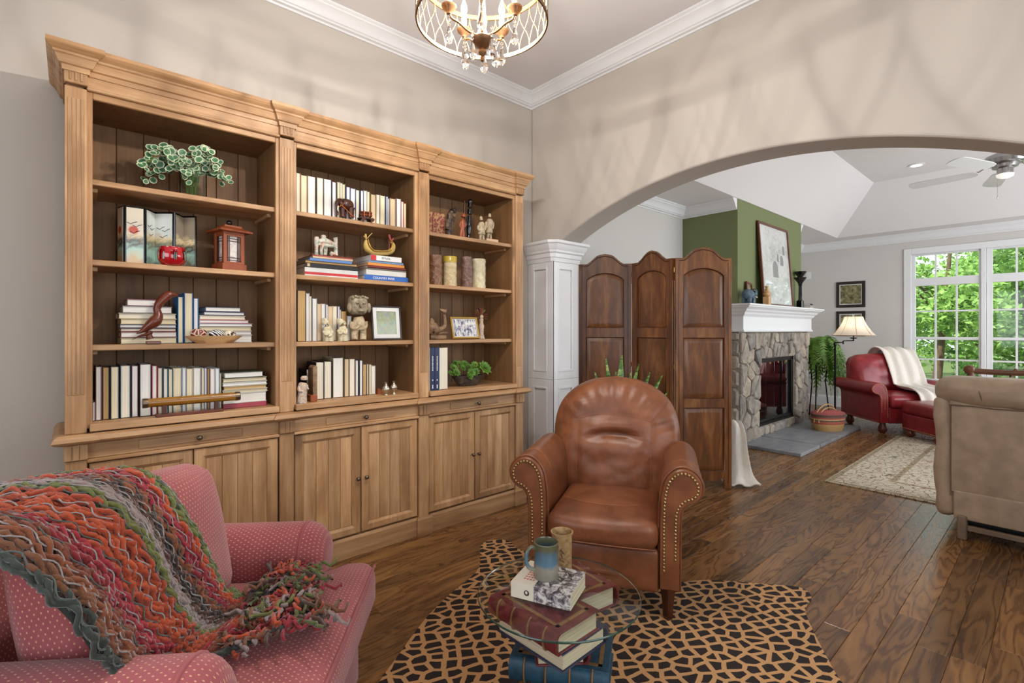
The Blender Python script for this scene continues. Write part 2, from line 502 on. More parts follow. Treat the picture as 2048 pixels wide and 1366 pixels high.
# panelled column wrapping the arch jamb
CX0, CX1, CY0 = 2.895, 3.205, 2.755
cr = MB()
cr.box(CX0+.012, CX1-.012, CY0+.012, 3.04, 0, 1.84)
column = tag(thing('arch_column', 'white panelled square column with moulded capital beside the bookcase', 'column'), 'white panelled square column with moulded capital beside the bookcase', 'column')
cr.build('column_core', 'trim_white', column)
def frame_x(m, x, y0, y1, z0, z1, w, d):     # four bars round a recessed panel on a face x = const
    m.box(x, x+d, y0, y0+w, z0, z1, .002); m.box(x, x+d, y1-w, y1, z0, z1, .002)
    m.box(x, x+d, y0+w, y1-w, z0, z0+w, .002); m.box(x, x+d, y0+w, y1-w, z1-w, z1, .002)
def frame_y(m, y, x0, x1, z0, z1, w, d):
    m.box(x0, x0+w, y, y+d, z0, z1, .002); m.box(x1-w, x1, y, y+d, z0, z1, .002)
    m.box(x0+w, x1-w, y, y+d, z0, z0+w, .002); m.box(x0+w, x1-w, y, y+d, z1-w, z1, .002)
for (z0, z1) in ((.86, 1.84), (.0, .86)):
    m = MB(); frame_x(m, CX0, CY0, 3.045, z0+.001, z1-.001, .07, .014); frame_y(m, CY0, CX0+.001, CX1-.001, z0+.001, z1-.001, .07, .014)
    m.build('panel_frame', 'trim_white', column)
    m = MB(); frame_x(m, CX0-.006, CY0+.062, 2.983, z0+.062, z1-.062, .016, .014); frame_y(m, CY0-.006, CX0+.062, CX1-.062, z0+.062, z1-.062, .016, .014)
    m.build('panel_moulding', 'trim_white', column)
MB().sweep([(CX0, 3.045), (CX0, CY0+.018), (CX0+.018, CY0), (CX1, CY0), (CX1, 3.045)], [(-.02, 1.81), (.008, 1.82), (.012, 1.85), (.02, 1.855), (.022, 1.885), (.034, 1.895), (.036, 1.91), (.05, 1.93), (.058, 1.955), (.07, 1.965), (.07, 1.985), (-.02, 1.985)], side=1).build('capital', 'trim_white', column, smooth=20)
MB().sweep([(CX0, 3.045), (CX0, CY0), (CX1, CY0), (CX1, 3.045)], [(-.01, 0), (.02, 0), (.02, .15), (.01, .18), (-.01, .18)], side=1).build('plinth', 'trim_white', column)

# window of the far wall
def glass_mat(name, tint, gloss=.07, rough=0.0):
    t = NT(name); n = t.n; n.remove(t.b)
    tr = t.new('ShaderNodeBsdfTransparent', {'Color': rgba(tint)}); gl = t.new('ShaderNodeBsdfGlossy', {'Roughness': rough})
    fr = t.new('ShaderNodeFresnel', {'IOR': 1.45}); mx = t.n.new('ShaderNodeMixShader')
    ge = t.n.new('ShaderNodeNewGeometry')
    t.set(mx.inputs[0], t.math('MULTIPLY', t.math('MINIMUM', t.math('ADD', fr.outputs[0], gloss-.04), 1.0), t.math('SUBTRACT', 1.0, ge.outputs['Backfacing']))); t.set(mx.inputs[1], tr.outputs[0]); t.set(mx.inputs[2], gl.outputs[0])
    t.set(t.n['Material Output'].inputs[0], mx.outputs[0]); return t.m
glass_mat('window_glass', 'f6fbf8', .04)
win = struct(MB().box(XF+.03, XF+.1, -.93, 1.575, .44, .47).build('window_1', 'trim_white'))
cs = MB()
for (y0, y1, z0, z1) in ((1.555, 1.645, .40, 2.49), (-1.0, -.91, .40, 2.49), (-.91, 1.555, 2.40, 2.49)): cs.box(XF-.022, XF+.001, y0, y1, z0, z1, .004)
cs.box(XF-.05, XF+.001, -1.02, 1.665, .41, .445, .004)
cs.build('window_casing', 'trim_white', win)
pane0 = None
for k in range(3):
    yc = 1.165-.836*k; yl, yr = yc+.348, yc-.348           # glass edges
    fr_ = MB()
    x0, x1 = XF+.02, XF+.075
    for (a, b, z0, z1) in ((yl, yl+.06, .47, 2.42), (yr-.06, yr, .47, 2.42), (yr, yl, 2.376, 2.42), (yr, yl, 1.925, 2.04), (yr, yl, 1.125, 1.165), (yr, yl, .47, .545)): fr_.box(x0, x1, a, b, z0, z1, .003)
    if k < 2: fr_.box(XF-.01, XF+.06, yr-.075, yr-.025, .47, 2.41, .004)
    sash = fr_.build('sash_frame', 'trim_white', win)
    mu = MB()
    for (z0, z1, rows) in ((2.04, 2.376, 1), (1.165, 1.925, 2), (.545, 1.125, 2)):
        for c in (1, 2): mu.box(XF+.035, XF+.06, yr+(yl-yr)*c/3-.011, yr+(yl-yr)*c/3+.011, z0, z1)
        for r in range(1, rows): mu.box(XF+.036, XF+.059, yr, yl, z0+(z1-z0)*r/rows-.011, z0+(z1-z0)*r/rows+.011)
        for c in range(3):
            for r in range(rows):
                a = yr+(yl-yr)*c/3; b = yr+(yl-yr)*(c+1)/3; za = z0+(z1-z0)*r/rows; zb = z0+(z1-z0)*(r+1)/rows
                if k == 2: continue
                B('pane', 'window_glass', win, XF+.046, XF+.049, a+.005, b-.005, za+.005, zb-.005, 0)
    mu.build('muntin', 'trim_white', sash)

# ------------------------------------------------------------------ bookcase (upper part) and its base cabinet
YF = 2.64
PIL = [(-.022, .046), (.783, .852), (1.589, 1.659), (2.392, 2.462)]
BAY = [(.0635, .767), (.868, 1.566), (1.672, 2.376)]
SH = [1.20, 1.553, 1.885]; DECK = .88; YBK = 2.99
hutch = thing('bookcase', 'tall antique pine bookcase with three open bays against the wall', 'bookcase', (0, 0, 0))
for (a, b) in PIL:
    m = MB(); m.box(a, b, YF, YF+.02, .8455, 2.236, .002)
    p = m.build('pilaster', 'pine_v', hutch)
    m = MB()
    w = (b-a)
    for k in range(4):
        x = a+w*(.2+.2*k); m.box(x-.0055, x+.0055, YF-.0022, YF+.001, 1.0, 2.19, .0015)
    m.build('fluting', 'pine_v', p)
    MB().box(a-.002, b+.002, YF-.012, YF+.02, 2.246, 2.30, .003).build('pilaster_block', 'pine_v', hutch)
    m = MB()
    for k in range(3):
        x = a+w*(.25+.25*k); m.box(x-.004, x+.004, YF-.016, YF-.008, 2.256, 2.29, .002)
    m.build('block_fluting', 'pine_v', hutch)
for i, (a, b) in enumerate(BAY):
    l, r = PIL[i][1], PIL[i+1][0]
    for (x0, x1) in ((l-.002, a), (b, r+.002)): MB().box(x0, x1, YF+.012, YF+.03, .86, 2.235, .002).build('stile', 'pine_v', hutch)
    MB().box(a, b, YF+.012, YF+.03, 2.207, 2.236, .003).build('head_rail', 'pine_h', hutch)
    MB().box(l, r, YF+.004, YF+.024, 2.246, 2.30, .002).build('frieze_board', 'pine_h', hutch)
    MB().box(l-.001, r+.001, YF-.006, YF+.02, 2.234, 2.247, .004).build('frieze_moulding', 'pine_h', hutch)
    for z in SH:
        MB().box(a-.01, b+.01, YF+.032, YBK, z-.024, z, .003).build('shelf', 'pine_h', hutch)
    MB().box(a-.01, b+.01, YF-.02, YBK, .85, DECK, .003).build('deck_board', 'pine_h', hutch)
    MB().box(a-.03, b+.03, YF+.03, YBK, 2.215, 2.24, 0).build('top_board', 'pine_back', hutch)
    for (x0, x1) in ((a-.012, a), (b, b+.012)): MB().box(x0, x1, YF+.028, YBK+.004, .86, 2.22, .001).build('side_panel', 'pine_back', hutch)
    for x in (a, b-.018):
        for z in SH: MB().box(x, x+.018, YF+.09, YBK-.02, z-.042, z-.0245, .002).build('shelf_cleat', 'pine_d', hutch)
    n = 7; w = (b-a+.02)/n
    for k in range(n):
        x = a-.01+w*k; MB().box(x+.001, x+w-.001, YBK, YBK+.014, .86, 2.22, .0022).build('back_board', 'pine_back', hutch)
MB().box(PIL[0][0]+.004, PIL[0][1]-.01, YF+.02, 3.0, .8455, 2.30, .002).build('end_panel', 'pine_v', hutch)
MB().box(PIL[3][0]+.01, PIL[3][1]-.004, YF+.02, 3.0, .8455, 2.30, .002).build('end_panel', 'pine_v', hutch)
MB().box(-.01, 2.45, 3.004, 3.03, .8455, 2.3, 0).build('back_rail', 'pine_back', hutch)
jog = .016
path = [(PIL[0][0]-.002, 3.03)]
for i, (a, b) in enumerate(PIL):
    path += [(a-.002, YF-.012), (b+.002, YF-.012)]
    if i < 3: path += [(b+.002, YF+.004), (PIL[i+1][0]-.002, YF+.004)]
path += [(PIL[3][1]+.002, 3.03)]
def cp(z, h, p): return [(0, z), (.1*p, z), (.14*p, z+.2*h), (.3*p, z+.24*h), (.34*p, z+.3*h), (.52*p, z+.52*h), (.6*p, z+.56*h), (.64*p, z+.64*h), (.85*p, z+.72*h), (.93*p, z+.78*h), (p, z+.84*h), (p, z+h), (-.02, z+h)]
MB().sweep(path, cp(2.29, .097, .052), side=1).build('cornice', 'pine_h', hutch, smooth=20)
MB().box(-.02, 2.455, YF, 3.03, 2.372, 2.384, 0).build('cornice_top', 'pine_h', hutch)

base = thing('base_cabinet', 'low pine base cabinet with six doors under the bookcase', 'cabinet', (0, 0, 0))
for (a, b) in PIL:
    MB().box(a, b, YF, YF+.03, .1, .735, .002).build('pilaster', 'pine_v', base)
    MB().box(a-.003, b+.003, YF-.012, YF+.03, .738, .803, .003).build('pilaster_block', 'pine_v', base)
    m = MB()
    for k in range(2):
        x = a+(b-a)*(.33+.33*k); m.box(x-.0012, x+.0012, YF-.014, YF-.01, .745, .797, 0)
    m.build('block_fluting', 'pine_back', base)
for i, (a, b) in enumerate(BAY):
    l, r = PIL[i][1], PIL[i+1][0]; c = (l+r)/2
    MB().box(l, r, YF+.01, YF+.03, .738, .803, .002).build('rail', 'pine_h', base)
    MB().box(l-.001, r+.001, YF-.004, YF+.03, .722, .7375, .004).build('rail_moulding', 'pine_h', base)
    q = MB().box(c-.2, c+.2, YF+.004, YF+.028, .752, .79, .002).build('pull_out_tray', 'pine_h', base)
    MB().lathe([(.0, 0), (.005, .001), (.005, .012), (.011, .016), (.012, .022), (.007, .027), (0, .028)], (0, 0, 0), 12).build('knob', 'bronze', q, smooth=60, loc=(c+.02, YF+.004, .771), rot=(PI/2, 0, 0))
    for (x0, x1, kx) in ((l+.006, c-.003, -1), (c+.003, r-.006, 1)):
        d = MB(); W = .048; z0, z1 = .122, .716
        y0, y1 = YF+.008, YF+.03
        # mitred frame with a sloped inner bead
        for (pts) in ([(x0, z0), (x1, z0), (x1-W, z0+W), (x0+W, z0+W)], [(x1, z0), (x1, z1), (x1-W, z1-W), (x1-W, z0+W)], [(x1, z1), (x0, z1), (x0+W, z1-W), (x1-W, z1-W)], [(x0, z1), (x0, z0), (x0+W, z0+W), (x0+W, z1-W)]):
            (a0, a1, a2, a3) = pts
            e = .0008
            vs = [(p[0], y1, p[1]) for p in pts]+[(a0[0], y0+.004, a0[1]), (a1[0], y0+.004, a1[1]), (a2[0], y0+.010, a2[1]), (a3[0], y0+.010, a3[1])]
            mid = [((a0[0]*.9+a3[0]*.1), y0, (a0[1]*.9+a3[1]*.1)), ((a1[0]*.9+a2[0]*.1), y0, (a1[1]*.9+a2[1]*.1)), ((a1[0]*.28+a2[0]*.72), y0, (a1[1]*.28+a2[1]*.72)), ((a0[0]*.28+a3[0]*.72), y0, (a0[1]*.28+a3[1]*.72))]
            vs += mid
            d.add(vs, [(0, 3, 2, 1), (8, 9, 10, 11), (4, 5, 9, 8), (5, 6, 10, 9), (6, 7, 11, 10), (7, 4, 8, 11), (0, 1, 5, 4), (1, 2, 6, 5), (2, 3, 7, 6), (3, 0, 4, 7)])
        dr = d.build('door', 'pine_v', base)
        n = 4; w = (x1-x0-2*W)/n
        for k in range(n):
            xa = x0+W+w*k; MB().box(xa+.0006, xa+w-.0006, y0+.011, y1-.002, z0+W, z1-W, .0018).build('plank', 'pine_v', dr)
        kxp = x1-.022 if kx < 0 else x0+.022
        MB().lathe([(.0, 0), (.005, .001), (.005, .012), (.011, .016), (.012, .022), (.007, .027), (0, .028)], (0, 0, 0), 12).build('knob', 'bronze', dr, smooth=60, loc=(kxp, y0, .43), rot=(PI/2, 0, 0))
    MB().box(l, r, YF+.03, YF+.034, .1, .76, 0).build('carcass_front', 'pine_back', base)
MB().box(PIL[0][0]+.004, PIL[0][0]+.03, YF+.02, 3.03, .0, .803, .002).build('end_panel', 'pine_v', base)
MB().box(PIL[3][1]-.03, PIL[3][1]-.004, YF+.02, 3.03, .0, .803, .002).build('end_panel', 'pine_v', base)
path = [(PIL[0][0]-.006, 3.03)]; path2 = [(PIL[0][0], 3.03)]
for i, (a, b) in enumerate(PIL):
    path += [(a-.006, YF-.018), (b+.006, YF-.018)]
    path2 += [(a-.012, YF-.006), (b+.02, YF-.006)]
    if i < 3:
        path += [(b+.006, YF-.008), (PIL[i+1][0]-.006, YF-.008)]
        path2 += [(b+.02, YF+.006), (PIL[i+1][0]-.012, YF+.006)]
path += [(PIL[3][1]+.006, 3.03)]; path2 += [(PIL[3][1]+.012, 3.03)]
path2[0] = (PIL[0][0]-.012, 3.03)
MB().sweep(path, [(-.06, .803), (.004, .803), (.012, .806), (.026, .812), (.033, .82), (.03, .828), (.024, .838), (.012, .845), (-.06, .845)], side=1).build('ledge', 'pine_h', base, smooth=20)
MB().box(-.02, 2.455, YF, 3.03, .82, .844, 0).build('ledge_board', 'pine_h', base)
MB().sweep(path2, [(-.025, 0), (.004, 0), (.004, .098), (-.004, .112), (-.025, .112)], side=1).build('plinth', 'pine_h', base)
# ------------------------------------------------------------------ furniture materials
def leather(name, a, b, rough=.34, sc=9):
    t = NT(name); v = t.coord()
    n = t.noise(v, sc, 4, .6); t.fin(t.ramp(n, [(.3, a), (.7, b)]), rough, **{'Specular_IOR_Level': .45})
    g = t.vor(v, 420); h = t.math('ADD', t.math('MULTIPLY', g, .35), t.math('MULTIPLY', t.noise(v, 26, 3), .8)); t.bump(h, .22, .004)
leather('leather_brown', '683c25', '8c5536', .34)
leather('leather_red', '74191f', '9c2f35', .28)
leather('leather_tan', '98846f', 'b39c85', .42)
leather('leather_seam', '7d4a2e', '9a6240', .5)
leather('seam_tan', '6e5c4b', '806d5a', .5)
def pink_mat():
    t = NT('pink_fabric'); tc = t.n.new('ShaderNodeTexCoord'); sp = t.n.new('ShaderNodeSeparateXYZ'); t.set(sp.inputs[0], tc.outputs['UV'])
    p = .0135
    uu = t.math('DIVIDE', sp.outputs[0], p); vv = t.math('DIVIDE', sp.outputs[1], p*.82)
    row = t.math('MODULO', t.math('FLOOR', vv), 2.0)
    du = t.math('SUBTRACT', t.math('FRACT', t.math('ADD', uu, t.math('MULTIPLY', row, .5))), .5)
    dv = t.math('SUBTRACT', t.math('FRACT', vv), .5)
    d = t.math('ADD', t.math('MULTIPLY', t.math('POWER', t.math('DIVIDE', du, .13), 2.0), 1.0), t.math('POWER', t.math('DIVIDE', dv, .24), 2.0))
    k = t.ramp(d, [(.55, 1.0), (1.0, 0.0)])
    nse = t.noise(tc.outputs['Object'], 6, 3)
    base = t.ramp(nse, [(.3, '8e4145'), (.7, 'a35458')])
    wv = t.noise(tc.outputs['UV'], 900, 2)
    col = t.mix(t.math('MULTIPLY', k, .72), base, rgba('d8ae88'))
    t.fin(col, .85, Sheen_Weight=.25); t.bump(t.math('ADD', wv, t.math('MULTIPLY', k, .6)), .25, .002)
pink_mat()
def rug_mat():
    t = NT('giraffe_rug'); v = t.coord('Object', (1, 1, 1), rot=(0, 0, .5))
    wv = t.n.new('ShaderNodeVectorMath'); wv.operation = 'MULTIPLY_ADD'
    n = t.noise(v, 7, 2, out=1); t.set(wv.inputs[0], n); wv.inputs[1].default_value = (.035, .035, 0); t.set(wv.inputs[2], v)
    sc = t.n.new('ShaderNodeMapping'); t.set(sc.inputs[0], wv.outputs[0]); sc.inputs['Scale'].default_value = (15.5, 21.5, 1)
    d = t.new('ShaderNodeTexVoronoi', {'Scale': 1.0, 'Randomness': .72}, feature='DISTANCE_TO_EDGE', voronoi_dimensions='2D'); t.set(d.inputs['Vector'], sc.outputs[0])
    k = t.ramp(d.outputs['Distance'], [(.14, 0.0), (.165, 1.0)])
    fur = t.noise(t.coord('Object', (1, 1, 1)), 350, 2)
    tan = t.ramp(fur, [(.2, 'b28556'), (.8, 'c99c6c')]); blk = t.ramp(fur, [(.2, '17100e'), (.8, '2c201c')])
    t.fin(t.mix(k, tan, blk), .9); t.bump(t.math('ADD', fur, t.math('MULTIPLY', k, .5)), .3, .002)
rug_mat()
def persian_mat():
    t = NT('persian_rug'); v = t.coord()
    sp = t.n.new('ShaderNodeSeparateXYZ'); t.set(sp.inputs[0], v)
    w = t.noise(v, 5, 3, out=1); wm = t.n.new('ShaderNodeVectorMath'); wm.operation = 'MULTIPLY_ADD'; t.set(wm.inputs[0], w); wm.inputs[1].default_value = (.09, .09, 0); t.set(wm.inputs[2], v)
    vine = t.vor(wm.outputs[0], 13, 'DISTANCE_TO_EDGE'); flow = t.vor(wm.outputs[0], 13); small = t.vor(wm.outputs[0], 36)
    cream = t.ramp(t.noise(v, 60, 3), [(.3, 'b8ab94'), (.7, 'd5cab4')])
    c = t.mix(t.ramp(vine, [(.02, .85), (.045, 0.0)]), cream, rgba('5c4c38'))
    c = t.mix(t.ramp(flow, [(.22, .85), (.3, 0.0)]), c, rgba('8a5a48'))
    c = t.mix(t.ramp(flow, [(.10, 1.0), (.14, 0.0)]), c, rgba('cbbf9f'))
    c = t.mix(t.ramp(flow, [(.04, 1.0), (.07, 0.0)]), c, rgba('4e2226'))
    c = t.mix(t.ramp(small, [(.18, .55), (.26, 0.0)]), c, rgba('7e7558'))
    # border bands measured from the rug's edge (rug half size 1.33 x 1.15)
    ex = t.math('SUBTRACT', 1.33, t.math('ABSOLUTE', sp.outputs[0])); ey = t.math('SUBTRACT', 1.15, t.math('ABSOLUTE', sp.outputs[1]))
    e = t.math('MINIMUM', ex, ey)
    bd = t.ramp(e, [(0, 0.0), (.02, 1.0), (.045, 1.0), (.05, 0.0), (.36, 0.0), (.365, 1.0), (.40, 1.0), (.405, 0.0)])
    tiny = t.vor(v, 30)
    band = t.mix(t.ramp(tiny, [(.25, 1.0), (.4, 0.0)]), rgba('9b8a6c'), rgba('5b4a3c'))
    c = t.mix(bd, c, band)
    t.fin(c, .95); t.bump(t.noise(v, 300, 2), .3, .002)
persian_mat()
def tint_mat(name, rough=.9, bumps=120):
    t = NT(name); a = t.new('ShaderNodeVertexColor', layer_name='tint')
    n = t.noise(t.coord(), bumps, 3)
    t.fin(t.mix(t.math('MULTIPLY', n, .55), a.outputs[0], (0, 0, 0, 1)), rough, Sheen_Weight=.3); t.bump(n, .5, .004)
tint_mat('yarn'); tint_mat('painted', .55, 60)
plain('cream_fleece', 'e2dbd0', .95, var=.06, vs=60, bump=.6, bs=180, Sheen_Weight=.4)
plain('nail_brass', 'b39a68', .28, .85, var=.1)

def smooth_poly(pts, k=5, closed=True):
    out = []; n = len(pts)
    rng = range(n) if closed else range(n-1)
    for i in rng:
        g = lambda j: Vector(pts[j % n] if closed else pts[max(0, min(n-1, j))])
        p0, p1, p2, p3 = g(i-1), g(i), g(i+1), g(i+2)
        for s in range(k):
            t = s/k
            out.append(tuple(.5*((2*p1)+(p2-p0)*t+(2*p0-5*p1+4*p2-p3)*t*t+(3*p1-p0-3*p2+p3)*t**3)))
    if not closed: out.append(tuple(pts[-1]))
    return out
def inset(poly, d):
    n = len(poly); out = []
    A = sum(poly[i][0]*poly[(i+1) % n][1]-poly[(i+1) % n][0]*poly[i][1] for i in range(n)); sg = 1 if A > 0 else -1
    for i in range(n):
        a, b, c = Vector(poly[i-1]), Vector(poly[i]), Vector(poly[(i+1) % n])
        n1 = Vector((-(b-a).y, (b-a).x)); n2 = Vector((-(c-b).y, (c-b).x))
        if n1.length < 1e-9 or n2.length < 1e-9: out.append(tuple(b)); continue
        m_ = (n1.normalized()+n2.normalized())
        if m_.length < 1e-4: out.append(tuple(b)); continue
        m_.normalize(); k = max(.5, m_.dot(n1.normalized()))
        out.append(tuple(b+m_*(d*sg/k)))
    return out
def resample(pts, step):
    out = [Vector(pts[0])]; acc = 0
    for i in range(len(pts)-1):
        a, b = Vector(pts[i]), Vector(pts[i+1]); L = (b-a).length
        if L < 1e-9: continue
        d = step-acc
        while d <= L: out.append(a+(b-a)*(d/L)); d += step
        acc = (acc+L) % step
    return out

def arm_loft(m, poly, y0, y1, puff=.0, nseg=10, tip=.0):
    """extrude an arm outline along y with a rounded front end"""
    n = len(poly); cx = sum(p[0] for p in poly)/n; cz = sum(p[1] for p in poly)/n
    L = y1-y0
    secs = []
    if tip > 0:
        for k in range(6):
            a = PI/2*k/6; secs.append((y0+tip*(1-cos(a)), .42+.58*sin(a)))
        secs.append((y0+tip, 1))
    else: secs.append((y0, 1))
    for k in range(1, nseg+1): secs.append(((y0+tip)+(L-tip)*k/nseg, 1))
    per = [0]
    for i in range(n): per.append(per[-1]+math.dist(poly[i], poly[(i+1) % n]))
    vs = []; fs = []; uv = []
    for (y, s) in secs:
        for p in poly: vs.append((cx+(p[0]-cx)*s, y, cz+(p[1]-cz)*s))
    for k in range(len(secs)-1):
        for i in range(n):
            j = (i+1) % n
            fs.append((k*n+i, k*n+j, (k+1)*n+j, (k+1)*n+i)); uv.append(((per[i], secs[k][0]), (per[i+1], secs[k][0]), (per[i+1], secs[k+1][0]), (per[i], secs[k+1][0])))
    f0 = tuple(range(n)); fs.append(f0); uv.append(tuple((vs[q][0], vs[q][2]) for q in f0))
    f1 = tuple((len(secs)-1)*n+i for i in range(n)); fs.append(f1); uv.append(tuple((vs[q][0], vs[q][2]) for q in f1))
    m.add(vs, fs, uv)

# ------------------------------------------------------------------ brown leather recliner
def scroll(s, k=1.0):
    pts = [(.248, .14), (.248, .33), (.249, .45), (.254, .54), (.27, .61), (.304, .655), (.348, .672), (.396, .655), (.427, .61), (.424, .56), (.396, .528), (.366, .515), (.345, .485), (.338, .42), (.336, .14)]
    q = smooth_poly(pts, 4, closed=False)
    return [(s*x, z) for x, z in q]
rec = thing('recliner', 'brown leather recliner with rolled nailhead arms and rounded back', 'armchair', (2.130, 1.603, 0), math.radians(-59.0))
for s in (-1, 1):
    sc_ = scroll(s)
    m = MB(); arm_loft(m, sc_, -.40, .13)
    arm = m.build('arm', 'leather_brown', rec, smooth=50)
    MB().prism(inset(sc_, .004), -.395, -.432, 'y', bev=.006).build('arm_front_panel', 'leather_brown', arm, smooth=40)
    MB().tube([(x, -.404, z) for x, z in sc_], .0065, 6, closed=True).build('piping', 'leather_brown', arm, smooth=80)
    nl = MB()
    for line in (inset(sc_, .021)[2:-2],):
        for p in resample(line, .0155):
            nl.ball((p.x, -.4335, p.y), (.0066, .0045, .0066), 6, 4)
    nl.build('nailhead_trim', 'nail_brass', arm, smooth=80, kind='stuff')
    # top seam across the roll
    MB().tube([(x, -.28, z+.0005) for x, z in sc_[14:44]], .0022, 5).build('arm_seam', 'leather_seam', arm)
    MB().lathe([(.018, .0076), (.021, .02), (.024, .08), (.033, .145)], (s*.285, -.40, 0), 4).build('leg', 'dark_wood', rec)
    MB().lathe([(.018, 0), (.03, .15)], (s*.25, .26, 0), 4).build('leg', 'dark_wood', rec)
def seatfn(p, q):
    x, y, z = p
    z += .022*(1-q[0]**2)*(1-q[1]**2)*(1 if q[2] > 0 else -.1)
    z += .010*nz((x, y, z), 6, 3)
    if q[2] > 0: z += -.05*(y+.3)*.5
    y -= .02*(1-q[0]**2)*(q[1] < -.5)
    return Vector((x, y, z))
seat = MB().rcube((0, -.155, .365), (.497, .60, .125), .045, 8, seatfn).build('seat_cushion', 'leather_brown', rec, smooth=179)
m = MB(); m.tube([(-.236+.472*i/16, -.468-.012*(1-((i-8)/8)**2), .325) for i in range(17)], .004, 5); m.build('piping', 'leather_brown', seat, smooth=80)
m = MB(); m.tube([(-.2+.4*i/16, -.33+.09*((i-8)/8)**2, .4395+.012*(1-((i-8)/8)**2)) for i in range(17)], .002, 5); m.build('seam', 'leather_seam', seat, smooth=80)
MB().rcube((0, -.405, .215), (.497, .05, .19), .02, 6, lambda p, q: Vector((p[0], p[1]-.012*(1-q[0]**2)*(1-q[2]**2), p[2]))).build('footrest_panel', 'leather_brown', rec, smooth=179)
MB().box(-.27, .27, -.36, .33, .13, .31, .01).build('seat_frame', 'leather_brown', rec)
# puffed, arched backrest
BZ0, BHt = .345, .655
def bw(v):
    if v > .5: return .352*max(0, 1-((v-.5)/.5)**2.5)**.5
    return .305+.047*sin(PI/2*min(1, v/.36))
def back_pt(u, v, side):
    v = max(0, min(1, v)); w_ = bw(v); x = w_*(2*u-1)*1.0
    e = max(0, 1-abs(2*u-1)**3.2)**.5*max(0, 1-abs(2*v-1)**5)**.5
    th_ = .105 if side < 0 else .10
    y = side*th_*e
    z = BZ0+BHt*v
    if side < 0:
        y -= .016*math.exp(-((z-.62)/.05)**2-(x/.2)**2)
        y += .036*math.exp(-((z-.69+1.1*x*x)/.018)**2-(x/.12)**2)
        y -= .014*math.exp(-((z-.735+.9*x*x)/.028)**2-(x/.16)**2)
        y += .006*math.exp(-((z-.50+.3*x)/.025)**2-(x/.2)**2)
        rr = math.hypot(x, z-.66)
        if z > .66: y += .006*sin(math.atan2(x, z-.66)*26)*max(0, min(1, (rr-.2)/.1))*e
        y += .014*nz((x, 0, z), 6, 2)+.005*nz((x, 0, z), 19, 5)
        # inner panel seam groove
        gz = (z-.80)+.9*x*x
        if abs(x) < .2: y += .007*math.exp(-(gz/.010)**2)
        if z < .78: y += .006*math.exp(-((abs(x)-.2)/.010)**2)
    lean = math.tan(math.radians(15))
    return Vector((x, .13+y+(z-.35)*lean, z-.01*(z-.35)))
m = MB()
m.grid(lambda u, v: back_pt(u, v, -1), 44, 40); m.grid(lambda u, v: back_pt(1-u, v, 1), 20, 20)
bk = m.build('backrest', 'leather_brown', rec, smooth=179)
def onback(x, z, off=.002):
    v = (z-BZ0)/BHt; w_ = bw(v); p = back_pt((x/w_+1)/2, v, -1); return (p.x, p.y-off, p.z)
m = MB(); m.tube([onback(-.2+.4*i/24, .80-.9*(-.2+.4*i/24)**2) for i in range(25)], .0016, 5)
for s in (-1, 1):
    m.tube([onback(s*.2, .42+.34*i/14) for i in range(15)], .0016, 5)
    m.tube([onback(s*(.2+.085*i/8), .765+.10*i/8) for i in range(9)], .0016, 5)
m.build('seam', 'leather_seam', bk, smooth=80)

# ------------------------------------------------------------------ pink armchair in the foreground
pk = thing('armchair', 'pink armchair with cream dots in the foreground, a knitted throw over it', 'armchair', (.122, 1.595, 0), math.radians(53))
def roll(s):
    pts = []
    for i in range(17):
        a = math.radians(-70+ (300-50)*i/16)
        pts.append((.345+.092*cos(a), .535+.086*sin(a)))
    pts += [(.262, .44), (.258, .30), (.258, .12), (.40, .12), (.40, .30), (.392, .42)]
    return [(s*x, z) for x, z in pts]
for s in (-1, 1):
    m = MB(); arm_loft(m, roll(s), -.39, .36, tip=.075); a_ = m.build('arm', 'pink_fabric', pk, smooth=60)
    pts = roll(s); MB().tube([(x*.985+s*.005, -.318, z) for x, z in pts[:17]], .0045, 6).build('piping', 'pink_fabric', a_, smooth=80)
def boxuv(m):
    for i, f in enumerate(m.f):
        p = [Vector(m.v[k]) for k in f]; n = (p[1]-p[0]).cross(p[2]-p[0])
        a = max(range(3), key=lambda k: abs(n[k])); b_, c_ = [(1, 2), (0, 2), (0, 1)][a]
        m.uv[i] = tuple((q[b_], q[c_]) for q in p)
    return m
def tq(p, q):
    x, y, z = p; k = 0
    # T shape: ears in front of the arms
    f = min(1, max(0, (-y-.12)/.10)); f = f*f*(3-2*f)
    x *= .70+.30*f
    z += .035*(1-q[0]**2)*(1-q[1]**2)*(1 if q[2] > 0 else 0)
    z += .006*nz((x, y, z), 7, 1)
    return Vector((x, y, z))
m = MB().rcube((0, -.22, .395), (.80, .64, .15), .05, 12, tq); st = boxuv(m).build('seat_cushion', 'pink_fabric', pk, smooth=179)
loop = []
for i in range(21): loop.append((-.385+.77*i/20, -.528+.0*i, .452))
MB().tube([(x, y-.003, z) for x, y, z in loop], .0045, 6).build('piping', 'pink_fabric', st, smooth=80)
MB().tube([(x, y-.003, .345) for x, y, z in loop], .0045, 6).build('piping', 'pink_fabric', st, smooth=80)
m = MB().rcube((0, -.06, .20), (.79, .84, .29), .03, 6); boxuv(m).build('base_frame', 'pink_fabric', pk, smooth=60)
for sx in (-1, 1):
    for yy in (-.40, .30): MB().lathe([(.02, 0), (.03, .06)], (sx*.34, yy, 0), 8).build('leg', 'dark_wood', pk)
m = MB().rcube((0, .30, .52), (.66, .14, .62), .06, 8); m.M = None
fr = boxuv(m).build('back_frame', 'pink_fabric', pk, smooth=179, rot=(math.radians(-12), 0, 0), loc=(0, -.02, .0))
